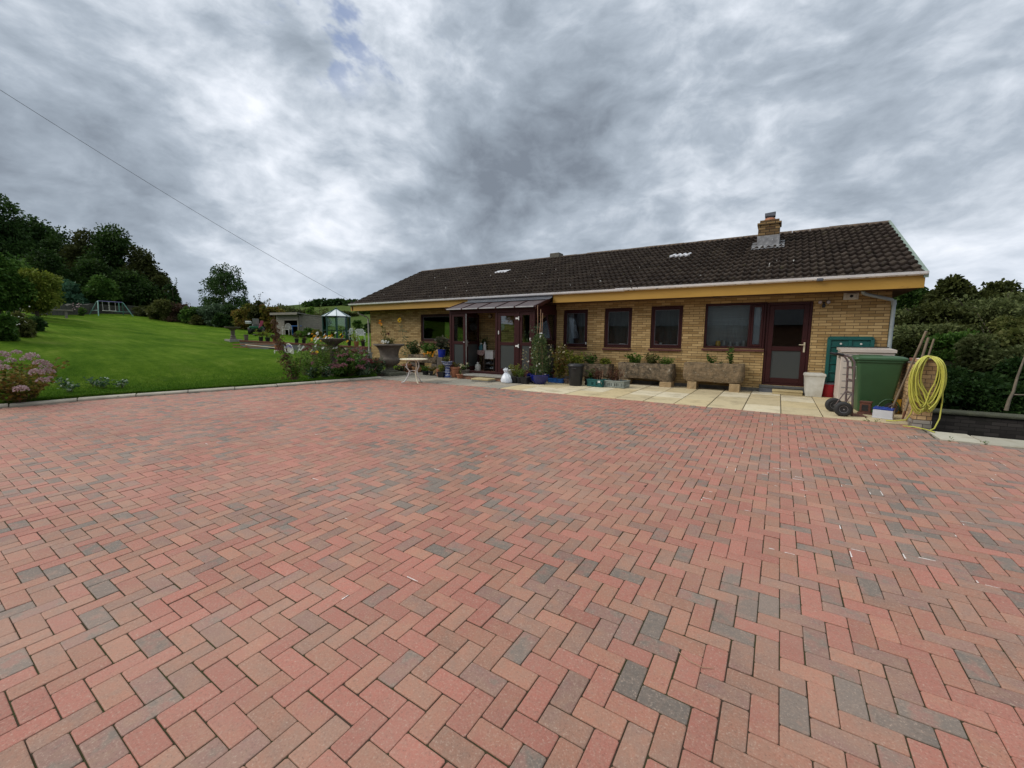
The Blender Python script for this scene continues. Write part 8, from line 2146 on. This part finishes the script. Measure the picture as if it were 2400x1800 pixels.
for i, (u, d, vt, rp, lab) in enumerate(((2215, 42, 655, 48, 'flat topped dark tree just past the house verge'), (2125, 44, 670, 45, 'dark tree half hidden by the house verge'), (2330, 48, 668, 62, 'rounded dark tree on the skyline of the bank'), (2420, 50, 680, 55, 'dark tree on the skyline at the picture edge'))):
    x, y = xy_at(u, d); tree('bank_tree', lab, u, d, vt, rp, 300 + i, LM_wood if i % 2 else LM_woodw, 15000, .27, group='dark trees on the skyline beside the house', z=gz(x, y), low=.05)
# sunken wall, its mossy coping, and the bare sapling
wl = thing('retaining_wall', 'dark damp brick retaining wall below the bank of shrubs', 'wall', (6.0, 12.6, -1.2))
A, B = on_y(2195, 967, 12.2), on_y(2420, 983, 12.2)
X0, X1 = A[0] - .9, 9.0
mk('brickwork', MB().box(X0, 12.25, -1.6, X1, 12.6, A[2] - .03, .01), M_darkwall, wl, world=True); mk('mossy_coping', MB().box(X0, 12.20, A[2] - .028, X1, 12.66, A[2] + .04, .02), pmat('mossy_coping', (0.075, 0.078, 0.045), (0.04, 0.042, 0.028), 6, .95, bstr=.7, bdist=.02), wl, world=True)
p = on_y(2360, 966, 12.75); t = thing('sapling', 'bare pale forked sapling trunk growing behind the retaining wall', 'sapling', (p[0], p[1], p[2] - .15)); q = np.array([on_y(u, v, 12.75) - np.array([p[0], p[1], p[2] - .15]) for u, v in ((2358, 962), (2366, 935), (2375, 918), (2384, 885), (2395, 855), (2415, 800))])
mk('trunk', MB().tube([tuple(x) for x in q], [.036, .028, .025, .022, .018, .013], 8), M_palebark, t, smooth=60); k = on_y(2420, 926, 12.75) - np.array([p[0], p[1], p[2] - .15]); mk('branch', MB().tube([tuple(q[2] * .6 + q[1] * .4), tuple(k)], [.014, .009], 6), M_palebark, t, smooth=60)
# sunken path at the foot of the wall
struct(mk('sunken_path', MB().box(1.9, 8.45, -1.25, 9.0, 12.24, -1.05), M_stonegrey))
# ---- overhead wire
a = np.array([-15.62, FY - .05, 2.79]); e = at(-130, 128, 17.0); t = thing('overhead_wire', 'thin dark overhead wire running from the eaves across the sky', 'wire', a)
n = 24; mk('wire', MB().tube([tuple((e - a) * k / n + np.array([0, 0, -.16 * math.sin(math.pi * k / n)])) for k in range(n + 1)], .0055, 5), M_blackmetal, t, smooth=60)
tp = thing('utility_pole', 'wooden pole outside the picture that carries the wire', 'pole', (e[0], e[1], lz(e[0], e[1]) - .3)); mk('post', MB().tube([(0, 0, -.5), (0, 0, e[2] - lz(e[0], e[1]) + .6)], [.13, .1], 10), M_bark, tp, smooth=60)
# weeds in the joints and a twig on the drive
def weed(label, x, y, seed, h=.035): quickplant(label, (x, y, drive_z(y)), seed, h, .05, .03, 6, 22, .028, .012, LM_mid, name='weed', cat='weed', stem=False)
weed('little weed in the slab joint near the car battery', 1.28, 8.78, 400); weed('little weed in the slab joint by the iron block', 1.42, 8.80, 401); weed('weed at the corner of the concrete ledge', 2.02, 7.82, 402); weed('weed in the crack of the concrete ledge', 2.36, 7.84, 403); weed('weed growing by the beige storage box', 1.03, 11.2, 404, .08)
p = np.array([.0, 0, 0]); g0 = ray(1625, 1540); k = (EYE + .15) / -g0[2]; c_ = np.array([0, 0, EYE]) + g0 * k * .995
t = thing('twig', 'thin curved dry twig lying on the paving blocks', 'twig', (c_[0], c_[1], drive_z(c_[1]) + .003)); mk('stem', MB().tube([(-.07, .03, .001), (-.02, -.004, .003), (.04, -.012, .002), (.085, .012, .002)], [.0016, .002, .0018, .0012], 5), M_cane, t, smooth=60)
# outbuilding behind the viewer: shows only as a reflection in the windows
ob = thing('outbuilding', 'brick outbuilding across the drive, behind the viewer', 'building', (-2, -13, -.3)); mk('wall', MB().box(-15, -2.5, 0, 7, 2.5, 2.7), M_backbrick, ob); mk('roof', MB().loft([[(-15.4, -2.9, 2.65), (-15.4, 0, 5.0), (-15.4, 2.9, 2.65)], [(7.4, -2.9, 2.65), (7.4, 0, 5.0), (7.4, 2.9, 2.65)]]), pmat('slate', (0.07, 0.07, 0.075), (0.05, 0.05, 0.055), 4, .7), ob)

# unseen trees added behind the viewer to darken the window reflections
src = [o for o in COL.objects if o.parent is None and o.name.startswith('broadleaf_tree')][:2]
for i, (x, y, lab) in enumerate(((-20, -15, 'unseen dark tree beside the outbuilding, behind the viewer'), (-27, -12, 'second unseen dark tree along from the outbuilding, behind the viewer'), (-34, -10, 'third unseen dark tree along from the outbuilding, behind the viewer'), (-41, -8, 'unseen dark tree farthest from the outbuilding, behind the viewer'), (-13, -22, 'unseen dark tree rising over the outbuilding roof, behind the viewer'), (0, -24, 'unseen dark tree behind the outbuilding, behind the viewer'))):
    dup(src[i % 2], (x, y, -1.5), i * 1.1, lab, 'unseen trees behind the viewer')
bs = [o for o in COL.objects if o.parent is None and o.get('group') == BK][3:6]
for i, (u, d, lab) in enumerate(((2560, 23, 'first bank shrub beyond the edge of the picture'), (2720, 22, 'second bank shrub beyond the edge of the picture'), (2950, 22, 'third bank shrub beyond the edge of the picture'))):
    x, y = xy_at(u, d); dup(bs[i], (x, y, gz(x, y) - .3), i * 1.7, lab, BK)
